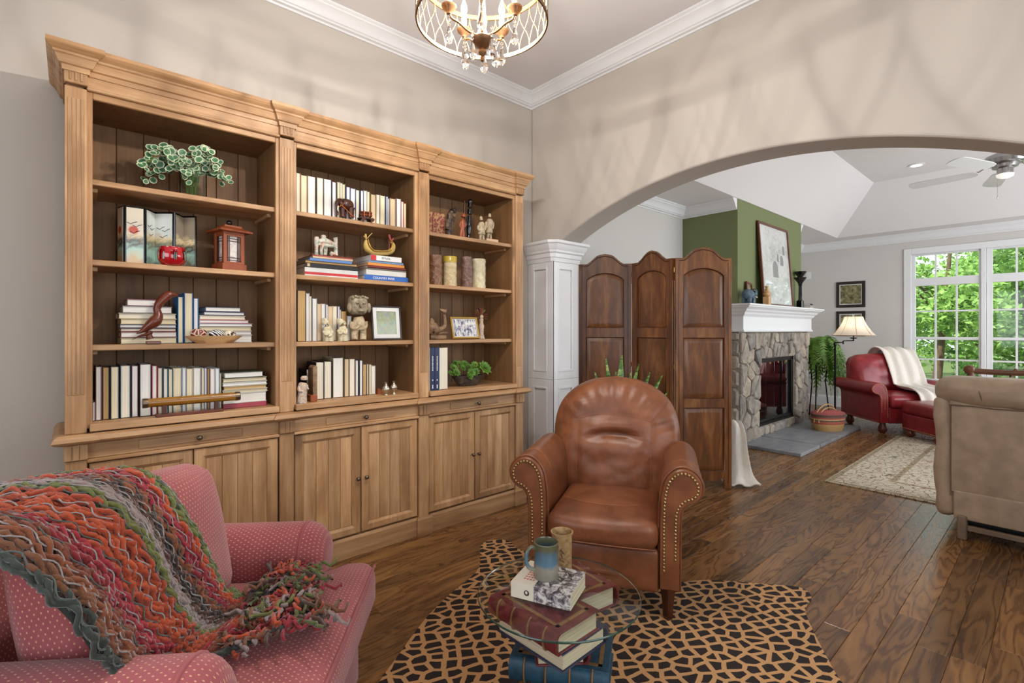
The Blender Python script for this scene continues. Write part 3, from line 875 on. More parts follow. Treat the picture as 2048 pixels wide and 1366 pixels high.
def bcf(p, q):
    x, y, z = p
    e = (1-q[0]**2)*(1-q[2]**2)
    y += (-.045 if q[1] < 0 else .02)*e**.6 if e > 0 else 0
    z += .018*(1-q[0]**2)*(q[2] > .5)
    y += .008*nz((x, y, z), 6, 5)
    return Vector((x, y, z))
m = MB().rcube((.012, 0, .21), (.56, .18, .42), .06, 10, bcf)
bc = boxuv(m).build('back_cushion', 'pink_fabric', pk, smooth=179, loc=(0, -.04, .43), rot=(math.radians(-11), 0, 0))
pp = [(-.250, .03), (-.256, .21), (-.248, .355), (-.215, .393), (.012, .412), (.239, .393), (.272, .355), (.280, .21), (.274, .03)]
MB().tube([(x, -.076, z) for x, z in smooth_poly(pp, 6, False)], .0045, 6).build('piping', 'pink_fabric', bc, smooth=80)

# knitted throw: rows of yarn in colour bands over back and seat
random.seed(3)
thr = thing('knitted_throw', 'loose knitted striped throw in orange, red, olive and brown', 'throw', pk.location, pk.rotation_euler.z)
CEN = [(-.22, .40, .46), (-.22, .36, .74), (-.22, .28, .865), (-.215, .14, .89), (-.21, -.02, .88), (-.205, -.115, .79), (-.185, -.155, .67), (-.145, -.185, .57), (-.09, -.215, .515), (-.03, -.25, .50), (.02, -.31, .505), (.05, -.37, .508), (.075, -.43, .507)]
HW = [.25, .25, .25, .24, .225, .20, .19, .185, .185, .18, .175, .165, .14]
cen = [Vector(p) for p in smooth_poly(CEN, 8, False)]; hw = [h[0] for h in smooth_poly([(h, 0) for h in HW], 8, False)]
NS = len(cen)-1
def thr_pt(s, w_, lift=0.0):
    f = s*NS; i = min(NS-1, int(f)); k = f-i
    c = cen[i].lerp(cen[i+1], k); h = hw[i]+(hw[i+1]-hw[i])*k
    T = (cen[min(NS, i+1)]-cen[max(0, i-1)]).normalized(); A = Vector((1, 0, 0)); 
    if s > .72: A = Vector((.88, .42*(s-.72)/.28, 0)).normalized()
    N = A.cross(T); N = -N if N.z < 0 or (abs(N.z) < .25 and N.y > 0) else N
    x = w_*h*(1+.05*sin(s*23+w_*2))
    fold = .014*sin(w_*7+s*4)+.010*nz((w_*2, s*9, 0), 1.3, 4)
    p = c+A*x+N*(fold+lift+.014)
    if s < .6: p.z -= .10*max(0, abs(w_+.05)-.55)**1.4*(1 if s > .1 else 0)
    p.z = max(p.z, .492 if s > .66 else .2)
    return p
BANDS = ['39403a', '7b4a2c', '8a4a28', '7d3b22', '94212c', 'a82a35', 'b2461f', 'bc4c20', 'ae431e', '6a6f2f', '9a8683', '8f7d78', '5a3a2c', '3a2a24', '8a4a28', '9c2430', 'c24a20', '6c7434', '59642c']
def band(w_, s):
    f = (w_+1)/2*(len(BANDS)-1)+.5*nz((w_*9, s*6, 1), 1.0, 7)
    if s > .74: f += 4*nz((w_*2.5, s*9, 3), 1.2, 2)+3*sin(s*40)*.4
    return lin(BANDS[max(0, min(len(BANDS)-1, int(round(f))))])
m = MB(); cols = []
for r in range(80):
    w0 = -1+2*r/79; pts = []; ph = random.random()*6; fq = random.uniform(.42, .82)
    n = 230; s0 = 0 if r % 7 else .01; s1 = 1-random.random()*.05
    for i in range(n+1):
        s = s0+(s1-s0)*i/n
        ww = w0+.024*sin(i*fq+ph)+.04*nz((w0*5, s*20, 0), 1, 1)
        pts.append(thr_pt(s, ww, .004+.005*sin(i*.8+ph*2)+.006*random.random()))
        cols += [band(w0, s)]*5
    m.tube(pts, [.0040+.0028*random.random() for _ in pts], 5, cap=False)
g0 = len(m.v)
for r in range(20):                     # thin pale zigzag yarn
    w0 = -.97+1.94*r/19; pts = []; n = 240
    for i in range(n+1):
        s = i/n; ww = w0+.032*sin(i*.75+r); pts.append(thr_pt(s, ww, .014)); cols += [lin('a8a09c') if r % 3 else lin('5b6660')]*4
    m.tube(pts, .0017, 4, cap=False)
m.build('yarn_rows', 'yarn', thr, smooth=179, kind='stuff', colors=cols)
m = MB(); m.grid(lambda a, b: thr_pt(a, 2*b-1, -.001), 100, 40); cols = [lin(BANDS[0])]*0
for i in range(101):
    for j in range(41): cols.append(band(2*j/40-1, i/100))
m.build('knit_backing', 'yarn', thr, smooth=179, colors=cols)
m = MB(); cols = []
for r in range(120):                     # ruffled fringe on the seat end and edges
    s = random.uniform(.80, 1.0); w0 = random.uniform(-1.1, 1.1); c = lin(random.choice(['6c7434', 'c24a20', '9a2430', '9a8683', '59642c', '5a3a2c', '7b4a2c']))
    b0 = thr_pt(s, w0, .012); pts = []; d = Vector((random.uniform(-1, 1), random.uniform(-1, .6), 0)).normalized()
    for i in range(9):
        q = b0+d*(.075*i/8)+Vector((.010*sin(i*1.7+r), .010*cos(i*1.3+r), .014*abs(sin(i*.9+r)))); q.z = max(q.z, .496 if abs(q.x) < .3 else .49); pts.append(q); cols += [c]*5
    m.tube(pts, [.0048, .0056, .0044, .0056, .005, .0056, .0044, .0044, .003], 5, cap=False)
for r in range(5200):                   # loose fibres
    s = random.uniform(.12, .99); w0 = random.uniform(-1, 1); p0 = thr_pt(s, w0, .008); c = band(w0, s)
    d = Vector((random.gauss(0, 1), random.gauss(0, 1)-.3, random.gauss(0, 1)+.5)).normalized()*.016; e = d.orthogonal().normalized()*.0016
    m.add([p0-e, p0+e, p0+d], [(0, 1, 2)]); cols += [c]*3
m.build('fringe', 'yarn', thr, smooth=179, kind='stuff', colors=cols)

# ------------------------------------------------------------------ rugs
out = [(1.88, 2.29), (1.945, 2.21), (1.915, 2.09), (1.99, 1.86), (2.10, 1.62), (2.21, 1.33), (2.39, 1.20), (2.57, .98), (2.655, .865), (2.605, .80), (2.47, .782), (2.36, .73), (2.18, .62), (2.05, .53), (1.9, .38), (1.72, .36), (1.5, .33), (1.3, .22), (1.15, .28), (1.06, .5), (.92, .72), (.80, .92), (.64, 1.12), (.60, 1.32), (.66, 1.50), (.82, 1.635), (.95, 1.725), (1.147, 1.857), (1.345, 1.955), (1.5, 2.01), (1.62, 2.08), (1.71, 2.19), (1.79, 2.28)]
gr = MB().prism(smooth_poly(out, 5), 0.0008, .007, 'z', bev=.003).build('hide_rug', 'giraffe_rug', smooth=30)
tag(gr, 'hide-shaped tan rug with black giraffe spots under the glass table', 'rug')
pr = MB().box(-1.33, 1.33, -1.15, 1.15, 0.0008, .012, .003).build('area_rug', 'persian_rug', loc=(4.68+1.33, 1.34-1.15, 0))
tag(pr, 'cream oriental area rug with floral pattern in the living room', 'rug')
# ------------------------------------------------------------------ glass side table on a stack of carved books
glass_mat('table_glass', 'fafcfa', .05)
plain('glass_edge', '2f5a50', .1, var=0, Transmission_Weight=.6)
def cloth_mat(name, a, b, rough=.5): 
    t = NT(name); v = t.coord(); n = t.noise(v, 30, 5, .7); t.fin(t.ramp(n, [(.3, a), (.7, b)]), rough); t.bump(t.noise(v, 160, 3), .3, .002)
cloth_mat('cover_red', '541a1e', '7c2c30'); cloth_mat('cover_blue', '12303f', '22526a'); cloth_mat('cover_navy', '15182e', '2a2d50'); cloth_mat('cover_gilt', '6a4a2a', '8d6a3c')
def page_mat(name, a, b, axis):
    t = NT(name); sc = [4, 4, 4]; sc[axis] = 500
    n = t.noise(t.coord('Object', tuple(sc)), 1, 2); t.fin(t.ramp(n, [(.3, a), (.7, b)]), .85); t.bump(n, .25, .001)
page_mat('pages_flat', 'b5a98a', 'd8cfb2', 2)
TX, TY, TZ = 1.13, 1.052, .45
tb = thing('side_table', 'round glass side table on a base of stacked carved books', 'table', (TX, TY, 0))
g = MB(); R_ = .25; h = .010
g.lathe([(0, TZ-h), (R_-.006, TZ-h), (R_, TZ-h*.75), (R_, TZ-h*.25), (R_-.006, TZ), (0, TZ)], n=72)
gt = g.build('glass_top', 'table_glass', tb, smooth=30)
MB().lathe([(R_-.001, TZ-h*.85), (R_+.0012, TZ-h*.6), (R_+.0012, TZ-h*.4), (R_-.001, TZ-h*.15)], n=72, cap=False).build('glass_rim', 'glass_edge', gt, smooth=60)
def carved_book(w_, d, z0, z1, rz, dx, dy, cover, spine_side=-1):
    """w_ along local x (page direction), spine on the local -x or +x side"""
    b = MB(); t = .006; s = spine_side
    b.box(-w_/2, w_/2, -d/2, d/2, z1-t, z1, .003); b.box(-w_/2, w_/2, -d/2, d/2, z0, z0+t, .003)
    hz = (z1-z0)/2; zc = (z0+z1)/2
    pr_ = []
    for i in range(9):
        a = -PI/2+PI*i/8; pr_.append((s*(w_/2-.004+.018*cos(a)), zc+hz*sin(a)))
    for i in range(8, -1, -1):
        a = -PI/2+PI*i/8; pr_.append((s*(w_/2-.010+.016*cos(a)), zc+(hz-.005)*sin(a)))
    b.prism(pr_, -d/2, d/2, 'y')
    o = b.build('carved_book', cover, tb, smooth=40, loc=(dx, dy, 0), rot=(0, 0, rz))
    x0, x1 = (-w_/2+.008, w_/2-.004) if s < 0 else (-w_/2+.004, w_/2-.008)
    MB().box(-w_/2+.008, w_/2-.008, -d/2+.007, d/2-.007, z0+t-.0005, z1-t+.0005).build('page_block', 'pages_flat', o)
    m = MB(); W, D_ = w_/2-.022, d/2-.022
    for (a0, a1, b0, b1) in ((-W, W, -D_, -D_+.012), (-W, W, D_-.012, D_), (-W, -W+.012, -D_, D_), (W-.012, W, -D_, D_)): m.box(a0, a1, b0, b1, z1-.0005, z1+.0009)
    m.build('gilt_border', 'cover_gilt', o)
    m = MB()
    for f in (-.34, -.12, .12, .34):
        m.tube([(p[0]*1.012, d*f, zc+(p[1]-zc)*1.02) for p in pr_[:9]], .0035, 5)
    m.build('spine_band', 'cover_gilt', o)
    return o
R = math.radians
carved_book(.21, .27, 0.009, .075, R(40), .0, .0, 'cover_navy', 1)
carved_book(.20, .26, .075, .14, R(10), -.05, .0, 'cover_navy', -1)
carved_book(.17, .23, .14, .195, R(-25), .0, -.01, 'cover_red', 1)
carved_book(.20, .30, .195, .265, R(33), .035, .01, 'cover_blue', -1)
carved_book(.15, .22, .265, .325, R(-38), .02, .03, 'cover_red', 1)
carved_book(.20, .27, .325, .379, R(2), -.04, -.005, 'cover_navy', 1)
carved_book(.18, .28, .379, .4395, R(1), -.063, .0, 'cover_red', -1)
carved_book(.16, .22, .372, .4395, R(-8), .118, .035, 'cover_red', 1)

# ------------------------------------------------------------------ folding screen
PTS = [(3.30, 2.835), (3.60, 2.49), (3.572, 2.072), (3.93, 1.775)]
scr = thing('folding_screen', 'three-panel dark walnut folding screen with arched tops', 'screen', (0, 0, 0))
plain('hinge_brass', '8d7444', .35, .9, var=.1)
for k in range(3):
    a, b = Vector(PTS[k]), Vector(PTS[k+1]); W = (b-a).length-.012; ang = math.atan2(b.y-a.y, b.x-a.x)
    T = .026; y0, y1 = -T/2, T/2; st = .062
    m = MB()
    crest = [(0, 1.835), (st*.95, 1.835), (st*1.25, 1.842), (.105, 1.862), (.135, 1.89), (.165, 1.91), (W/2, 1.922)]
    half = smooth_poly([(x, z) for x, z in crest], 4, False)
    top = half+[(W-x, z) for x, z in half[::-1][1:]]
    def lower(x):      # arched lower edge of the crest rail
        q = (x-W/2)/(W/2-st); return 1.695+.06*max(0, 1-q*q)**.8
    xs = [st+(W-2*st)*i/16 for i in range(17)]
    poly = [(st-.002, 1.66)]+[(x, lower(x)) for x in xs]+[(W-st+.002, 1.66)]
    m.prism([(0, 1.66), (0, 1.835)]+top[1:-1]+[(W, 1.835), (W, 1.66)]+poly[::-1], y0, y1, 'y')
    m.box(0, st, y0, y1, 0, 1.665, .003); m.box(W-st, W, y0, y1, 0, 1.665, .003)
    for (z0, z1) in ((1.20, 1.285), (.645, .72)): m.box(st-.002, W-st+.002, y0, y1, z0, z1, .003)
    ap = [(st, .145), (W-st, .145), (W-st, .07), (W-st-.03, .085), (W/2+.08, .06), (W/2+.04, .075), (W/2, .062), (W/2-.04, .075), (W/2-.08, .06), (st+.03, .085), (st, .07)]
    m.prism(ap, y0, y1, 'y')
    ox, oy = a.x+.006*cos(ang), a.y+.006*sin(ang)
    pn = m.build('screen_panel', 'walnut_v', scr, loc=(ox, oy, 0), rot=(0, 0, ang))
    # stile lines and crest outline bead
    m = MB()
    m.tube([(x, y0-.001, z-.02) for x, z in top[2:-2]], .0035, 5)
    for x in (st*.45, W-st*.45): m.bar((x, y0-.0005, .05), (x, y0-.0005, 1.80), .003, 5)
    m.build('bead', 'dark_wood', pn, smooth=80)
    def raised(outline, name='raised_panel'):
        m = MB(); n = len(outline); i1 = inset(outline, .034); i2 = inset(outline, .040)
        rings = [[(x, y0+.014, z) for x, z in outline], [(x, y0+.012, z) for x, z in outline], [(x, y0+.001, z) for x, z in i1], [(x, y0+.001, z) for x, z in i2], [(x, y1-.012, z) for x, z in outline]]
        vs = [p for r in rings for p in r]
        fs = [tuple(3*n+i for i in range(n)), tuple(4*n+i for i in range(n))]
        for q in ((0, 1), (1, 2), (2, 3), (0, 4)):
            for i in range(n): fs.append((q[0]*n+i, q[0]*n+(i+1) % n, q[1]*n+(i+1) % n, q[1]*n+i))
        m.add(vs, fs).build(name, 'walnut_v', pn, smooth=25)
        m = MB()
        for ysd in (y0+.004,): m.tube([(x, ysd, z) for x, z in inset(outline, -.001)], .0055, 5, closed=True)
        m.build('panel_moulding', 'dark_wood', pn, smooth=80)
    top_o = [(st, 1.285), (W-st, 1.285)]+[(x, lower(x)) for x in xs[::-1]]
    raised(top_o)
    raised([(st, .72), (W-st, .72), (W-st, 1.20), (st, 1.20)]); raised([(st, .145), (W-st, .145), (W-st, .645), (st, .645)])
    if k < 2:
        for z in (1.74, .97, .22):
            MB().lathe([(.006, -.02), (.006, .02)], (b.x, b.y, z), 8).build('hinge', 'hinge_brass', scr)

# ------------------------------------------------------------------ fireplace
struct(MB().box(BX0, BX1, BY0, YL, 1.2, ZS).build('wall_chimney', 'green_paint'))
def stone_mat():
    t = NT('field_stone'); v = t.coord('Object', (1, 1, 1), 20)
    n = t.noise(v, 6, 6, .65, .4)
    col = t.ramp(n, [(.25, '6e665c'), (.45, '90867a'), (.6, 'a69c8e'), (.8, 'bcb2a2')])
    oi = t.n.new('ShaderNodeObjectInfo')
    hs = t.new('ShaderNodeHueSaturation', {'Value': t.math('ADD', .72, t.math('MULTIPLY', oi.outputs['Random'], .55)), 'Saturation': t.math('ADD', .7, t.math('MULTIPLY', oi.outputs['Random'], .5)), 'Color': col})
    t.fin(hs.outputs[0], .85); t.bump(t.noise(v, 22, 6, .7), .8, .02)
stone_mat()
plain('mortar', '9a9082', .95, var=.1, vs=30, bump=.4, bs=80)
def slate_mat():
    t = NT('slate'); v = t.coord('Object', (1, 2.2, 1), 9); n = t.noise(v, 3, 6, .65, .6)
    t.fin(t.ramp(n, [(.3, '6c6e72'), (.5, '84868a'), (.75, '9b9c9c')]), .5); t.bump(t.noise(v, 9, 5), .35, .006)
slate_mat()
fp = thing('fireplace', 'fieldstone fireplace with white mantel, glass doors and slate hearth', 'fireplace', (0, 0, 0))
SX0, SX1, SY = 5.43, 7.55, 2.375
m = MB()
OX0, OX1, OZ0, OZ1 = 5.94, 7.06, .14, .93
for (a, b, c, d) in ((SX0, OX0, 0, 1.245), (OX1, SX1, 0, 1.245), (OX0, OX1, OZ1, 1.245), (OX0, OX1, 0, OZ0)): m.box(a, b, SY, 3.07, c, d)
m.build('mortar_core', 'mortar', fp)
def clip(poly, px, py, nx, ny):
    out = []
    for i in range(len(poly)):
        a, b = poly[i], poly[(i+1) % len(poly)]
        da = (a[0]-px)*nx+(a[1]-py)*ny; db = (b[0]-px)*nx+(b[1]-py)*ny
        if da <= 0: out.append(a)
        if da*db < 0: t = da/(da-db); out.append((a[0]+(b[0]-a[0])*t, a[1]+(b[1]-a[1])*t))
    return out
def cells(x0, x1, z0, z1, nx, nzz, jit=.42):
    P_ = []
    for j in range(nzz):
        for i in range(nx):
            P_.append((x0+(x1-x0)*(i+.5+jit*random.uniform(-1, 1)+(.3 if j % 2 else -.2))/nx, z0+(z1-z0)*(j+.5+jit*random.uniform(-1, 1))/nzz))
    out = []
    for i, p in enumerate(P_):
        c = [(x0, z0), (x1, z0), (x1, z1), (x0, z1)]
        for j, q in enumerate(P_):
            if i == j: continue
            mx, mz = (p[0]+q[0])/2, (p[1]+q[1])/2
            c = clip(c, mx, mz, q[0]-p[0], q[1]-p[1])
            if len(c) < 3: break
        if len(c) >= 3: out.append(c)
    return out
def stone(poly, axis, base, outw):
    c = inset(poly, .0045)
    A = abs(sum(c[i][0]*c[(i+1) % len(c)][1]-c[(i+1) % len(c)][0]*c[i][1] for i in range(len(c))))/2
    if A < .0012: return
    # round the corners a little
    q = []
    for i in range(len(c)):
        a, b, d = Vector(c[i-1]), Vector(c[i]), Vector(c[(i+1) % len(c)])
        q += [tuple(b.lerp(a, .13)), tuple(b.lerp(d, .13))]
    hgt = random.uniform(.018, .045)
    n = len(q); cx = sum(p[0] for p in q)/n; cy = sum(p[1] for p in q)/n
    vs = []; fs = []
    for (k, sc, hh) in ((0, 1, 0), (1, 1, .55), (2, .90, .95), (3, .5, 1.0)):
        for p in q:
            h_ = hgt*hh+(random.uniform(-.006, .006) if k > 1 else 0); x, z = cx+(p[0]-cx)*sc, cy+(p[1]-cy)*sc
            vs.append((x, base+outw*h_, z) if axis == 'y' else (base+outw*h_, x, z))
    for k in range(3):
        for i in range(n): fs.append((k*n+i, k*n+(i+1) % n, (k+1)*n+(i+1) % n, (k+1)*n+i))
    fs.append(tuple(3*n+i for i in range(n)))
    MB().add(vs, fs).build('stone', 'field_stone', fp)
random.seed(21)
for reg in ((SX0, OX0, 0, 1.24, 3, 7), (OX1, SX1, 0, 1.24, 3, 7), (OX0, OX1, OZ1, 1.24, 9, 2), (OX0, OX1, 0.03, OZ0, 8, 1)):
    for c in cells(*reg): stone(c, 'y', SY, -1)
z = 0
while z < 1.22:
    h = min(random.uniform(.13, .24), 1.24-z); yy = SY
    while yy < 2.9:
        L = random.uniform(.16, .34); stone([(yy, z), (yy+L, z), (yy+L, z+h), (yy, z+h)], 'x', SX0, -1); yy += L
    z += h
# firebox: black frame, smoked glass doors, bars, log grate
plain('fire_black', '0b0b0c', .4, .3, var=0)
plain('soot', '1a1715', .95, var=.2)
t = NT('smoked_glass'); t.fin('0d0c0d', .03, 0, **{'Specular_IOR_Level': 1.0, 'Coat_Weight': 1.0})
m = MB(); y0 = SY+.03
for (a, b, c, d) in ((OX0, OX0+.045, OZ0, OZ1), (OX1-.045, OX1, OZ0, OZ1), (OX0, OX1, OZ1-.05, OZ1), (OX0, OX1, OZ0, OZ0+.05)): m.box(a, b, y0-.02, y0+.03, c, d, .003)
fb = m.build('firebox_frame', 'fire_black', fp)
w = (OX1-OX0-.09)/4
for k in range(4):
    a = OX0+.045+w*k; B('glass_door', 'smoked_glass', fp, a+.003, a+w-.003, y0+.005, y0+.011, OZ0+.05, OZ1-.05, .001)
    MB().bar((a+w*.5, y0+.002, OZ1-.075), (a+w*.5+.001, y0+.002, OZ1-.055), .004).build('door_pull', 'brass', fb)
MB().box(OX0, OX1, SY+.2, 3.0, OZ0, OZ1).build('firebox_back', 'soot', fp)
MB().box(OX0+.02, OX1-.02, SY-.005, SY+.02, OZ0+.0, OZ0+.02, .002).build('vent_bar', 'fire_black', fb)
# mantel
mp = [(SX0-.02, 3.06), (SX0-.02, SY-.05), (SX1-.02, SY-.05), (SX1-.02, 3.06)]
MB().sweep(mp, [(-.08, 1.247), (.022, 1.247), (.022, 1.262), (.012, 1.27), (.008, 1.283), (.008, 1.41), (.014, 1.42), (.02, 1.428), (.03, 1.436), (.04, 1.458), (.062, 1.474), (.07, 1.49), (.09, 1.505), (.112, 1.515), (.115, 1.525), (.13, 1.53), (.13, 1.548), (-.08, 1.548)], side=1).build('mantel_moulding', 'trim_white', fp, smooth=20)
MB().box(SX0-.05, SX1+.03, SY-.1, 2.421, 1.535, 1.5475).build('mantel_shelf', 'trim_white', fp)
# hearth
MB().box(5.40, 7.52, 1.76, 2.375, .0, .026).build('hearth_bed', 'mortar', fp)
for (a, b) in ((5.395, 5.97), (5.995, 6.745), (6.77, 7.525)):
    B('slate_slab', 'slate', fp, a, b, 1.752, 2.37, .002, .036, .003)
# ------------------------------------------------------------------ chandelier
t = NT('crystal'); t.fin('ffffff', .0, 0, Transmission_Weight=1.0, IOR=1.5)
t = NT('bulb_glow'); t.n.remove(t.b); em = t.new('ShaderNodeEmission', {'Color': rgba('fff0d8'), 'Strength': 14.0}); tp = t.new('ShaderNodeBsdfTransparent'); mx = t.n.new('ShaderNodeMixShader'); mx.inputs[0].default_value = .15
t.set(mx.inputs[1], tp.outputs[0]); t.set(mx.inputs[2], em.outputs[0]); t.set(t.n['Material Output'].inputs[0], mx.outputs[0])
plain('candle_sleeve', 'efe6d6', .6, var=0)
CHX, CHY, CZ0, CZ1, CR = 1.088, 1.38, 2.352, 2.505, .232
ch = thing('chandelier', 'gold drum chandelier with wire lattice, candle bulbs and crystal drops', 'chandelier', (CHX, CHY, 0))
def ring(z0, z1, r0, r1): return MB().lathe([(r0, z0), (r1, z0), (r1, z1), (r0, z1), (r0, z0)], n=72, cap=False)
ring(CZ0-.004, CZ0+.010, CR-.004, CR+.002).build('drum_ring', 'chandelier_gold', ch, smooth=40)
ring(CZ1, CZ1+.017, CR-.004, CR+.002).build('drum_ring', 'chandelier_gold', ch, smooth=40)
m = MB(); NP = 28; dl = 2*PI/NP
for k in range(NP):
    for s in (-1, 1):
        pts = []
        for i in range(11):
            h = i/10; a = dl*k+s*dl*(h-sin(2*PI*h)/(2*PI)*.9); pts.append((CR*cos(a), CR*sin(a), CZ0+.006+(CZ1-CZ0)*h))
        m.tube(pts, .0020, 5, cap=False)
m.build('wire_lattice', 'chandelier_gold', ch, smooth=80)
m = MB()
for k in range(3):
    a = 2*PI*k/3+.4; m.tube([(CR*cos(a), CR*sin(a), CZ1+.01), (.12*cos(a), .12*sin(a), CZ1+.03), (.012*cos(a), .012*sin(a), CZ1+.10)], .003, 6)
m.build('spoke', 'chandelier_gold', ch, smooth=80)
MB().lathe([(0, 2.215), (.006, 2.217), (.007, 2.228), (.004, 2.234), (.013, 2.243), (.015, 2.252), (.009, 2.26), (.02, 2.268), (.036, 2.276), (.042, 2.29), (.03, 2.30), (.02, 2.31), (.014, 2.33), (.018, 2.36), (.012, 2.38), (.009, 2.45), (.016, 2.49), (.01, 2.53), (.012, 2.60), (.008, 2.62), (.006, 2.66), (0, 2.66)], n=20).build('centre_column', 'antique_gold', ch, smooth=60)
m = MB()
for k in range(16):
    z = 2.66+.035*k; 
    m.tube([(.008*cos(q)*(1 if k % 2 else .3), .008*cos(q)*(.3 if k % 2 else 1), z+.02*sin(q)) for q in [2*PI*i/10 for i in range(10)]], .002, 5, closed=True)
m.build('chain', 'antique_gold', ch, smooth=80)
MB().lathe([(.0, 3.249), (.06, 3.249), (.06, 3.235), (.03, 3.215), (.006, 3.205), (0, 3.2)], n=20).build('ceiling_canopy', 'antique_gold', ch, smooth=40)
def drop(x, y, z, L=.062, r=.014):
    return MB().lathe([(0, z), (r*.35, z-L*.12), (r*.6, z-L*.4), (r, z-L*.72), (r*.75, z-L*.86), (0, z-L)], (x, y, 0), 6)
for k in range(5):
    a = 2*PI*k/5+.25; ca, sa = cos(a), sin(a)
    prof = [(.012, 2.305), (.05, 2.312), (.085, 2.335), (.11, 2.345), (.12, 2.362)]
    pts = smooth_poly([(r*ca, r*sa, z) for r, z in prof], 4, False)
    am = MB().tube(pts, .004, 6).build('arm', 'chandelier_gold', ch, smooth=80)
    MB().lathe([(0, 2.355), (.008, 2.357), (.010, 2.365), (.024, 2.377), (.027, 2.385), (.014, 2.389), (0, 2.389)], (.12*ca, .12*sa, 0), 12).build('candle_cup', 'antique_gold', am, smooth=60)
    MB().lathe([(.0095, 2.387), (.0095, 2.44), (0, 2.44)], (.12*ca, .12*sa, 0), 10).build('candle_sleeve', 'candle_sleeve', am, smooth=60)
    MB().lathe([(0, 2.439), (.008, 2.442), (.0125, 2.457), (.012, 2.471), (.006, 2.489), (.0015, 2.505), (0, 2.506)], (.12*ca, .12*sa, 0), 10).build('bulb', 'bulb_glow', am, smooth=80)
    lamp('bulb_light', 'POINT', (CHX+.12*ca, CHY+.12*sa, 2.468), (0, 0, 0), BULB, (1, .94, .87), radius=.004)
    # bead strings and drops
    m = MB(); m.bar((.12*ca, .12*sa, 2.36), (.12*ca, .12*sa, 2.32), .0012, 4)
    for i in range(3): m.ball((.12*ca, .12*sa, 2.35-.014*i), .0065, 6, 4)
    m.build('bead_string', 'crystal', ch)
    drop(.12*ca, .12*sa, 2.318, .066, .016).build('crystal_drop', 'crystal', ch)
    b = a+PI/6; rr = .05+.018*(k % 2)
    m = MB()
    for i in range(3): m.ball((rr*cos(b), rr*sin(b), 2.30-.013*i), .006, 6, 4)
    m.build('bead_string', 'crystal', ch)
    drop(rr*cos(b), rr*sin(b), 2.266, .068, .0165).build('crystal_drop', 'crystal', ch)

# ------------------------------------------------------------------ red leather chair, ottoman, throw
RC = (7.96, 1.486); RZ = math.radians(-45)
rc = thing('club_chair', 'burgundy leather club chair with rolled nailhead arms by the window', 'armchair', (*RC, 0), RZ)
def scroll2(s): return [(s*(x*1.15+.065), z*.93) for x, z in [(abs(p[0]), p[1]) for p in scroll(1)]]
for s in (-1, 1):
    sc2 = scroll2(s)
    m = MB(); arm_loft(m, sc2, -.40, .36); am = m.build('arm', 'leather_red', rc, smooth=50)
    MB().prism(inset(sc2, .004), -.395, -.425, 'y', bev=.006).build('arm_front_panel', 'leather_red', am, smooth=40)
    nl = MB()
    for line in (inset(sc2, .016)[2:-2], inset(sc2, .05)[4:24]):
        for p in resample(line, .02): nl.ball((p.x, -.427, p.y), (.007, .004, .007), 5, 3)
    for p in resample([Vector((s*.45, -.38, 0)), Vector((s*.45, .34, 0))], .02): nl.ball((p.x, p.y, .145), (.004, .007, .007), 5, 3)
    nl.build('nailhead_trim', 'nail_brass', am, kind='stuff')
    for yy in (-.34, .30): MB().lathe([(.025, 0), (.045, .02), (.05, .06), (.035, .10), (.03, .13)], (s*.37, yy, 0), 12).build('bun_foot', 'redwood', rc, smooth=60)
MB().rcube((0, -.0, .22), (.66, .78, .20), .02, 4).build('seat_frame', 'leather_red', rc, smooth=60)
MB().rcube((0, -.12, .385), (.655, .62, .16), .05, 8, lambda p, q: Vector((p[0], p[1], p[2]+.03*(1-q[0]**2)*(1-q[1]**2)*(q[2] > 0)))).build('seat_cushion', 'leather_red', rc, smooth=179)
def rbf(p, q):
    x, y, z = p; e = max(0, (1-q[0]**2)*(1-q[2]**2))
    y -= .05*e**.6*(q[1] < 0); z += .05*(1-abs(q[0])**3)*(q[2] > 0); y += .026*nz((x, 0, z), 7, 9)+.012*sin(x*38+z*9)*e
    return Vector((x, y, z))
MB().rcube((0, 0, .26), (.86, .24, .50), .10, 12, rbf).build('back_cushion', 'leather_red', rc, smooth=179, loc=(0, .16, .40), rot=(R(-14), 0, 0))
MB().rcube((0, .36, .45), (.74, .12, .66), .05, 6).build('back_frame', 'leather_red', rc, smooth=179)
ot = thing('ottoman', 'burgundy leather ottoman on bun feet in front of the red chair', 'ottoman', (RC[0]+.83*sin(RZ), RC[1]-.83*cos(RZ), 0), RZ)
MB().rcube((0, 0, .355), (.62, .56, .15), .05, 8, lambda p, q: Vector((p[0], p[1], p[2]+.02*(1-q[0]**2)*(1-q[1]**2)*(q[2] > 0)))).build('cushion', 'leather_red', ot, smooth=179)
MB().rcube((0, 0, .19), (.60, .54, .19), .015, 4).build('base_box', 'leather_red', ot, smooth=60)
nl = MB()
for p in resample([Vector((-.302, -.27, 0)), Vector((-.302, .27, 0))], .02): nl.ball((p.x, p.y, .115), (.004, .007, .007), 5, 3)
nl.build('nailhead_trim', 'nail_brass', ot, kind='stuff')
for sx in (-1, 1):
    for sy in (-1, 1): MB().lathe([(.025, 0.012), (.045, .03), (.05, .06), (.03, .10)], (sx*.24, sy*.21, 0), 12).build('bun_foot', 'redwood', ot, smooth=60)
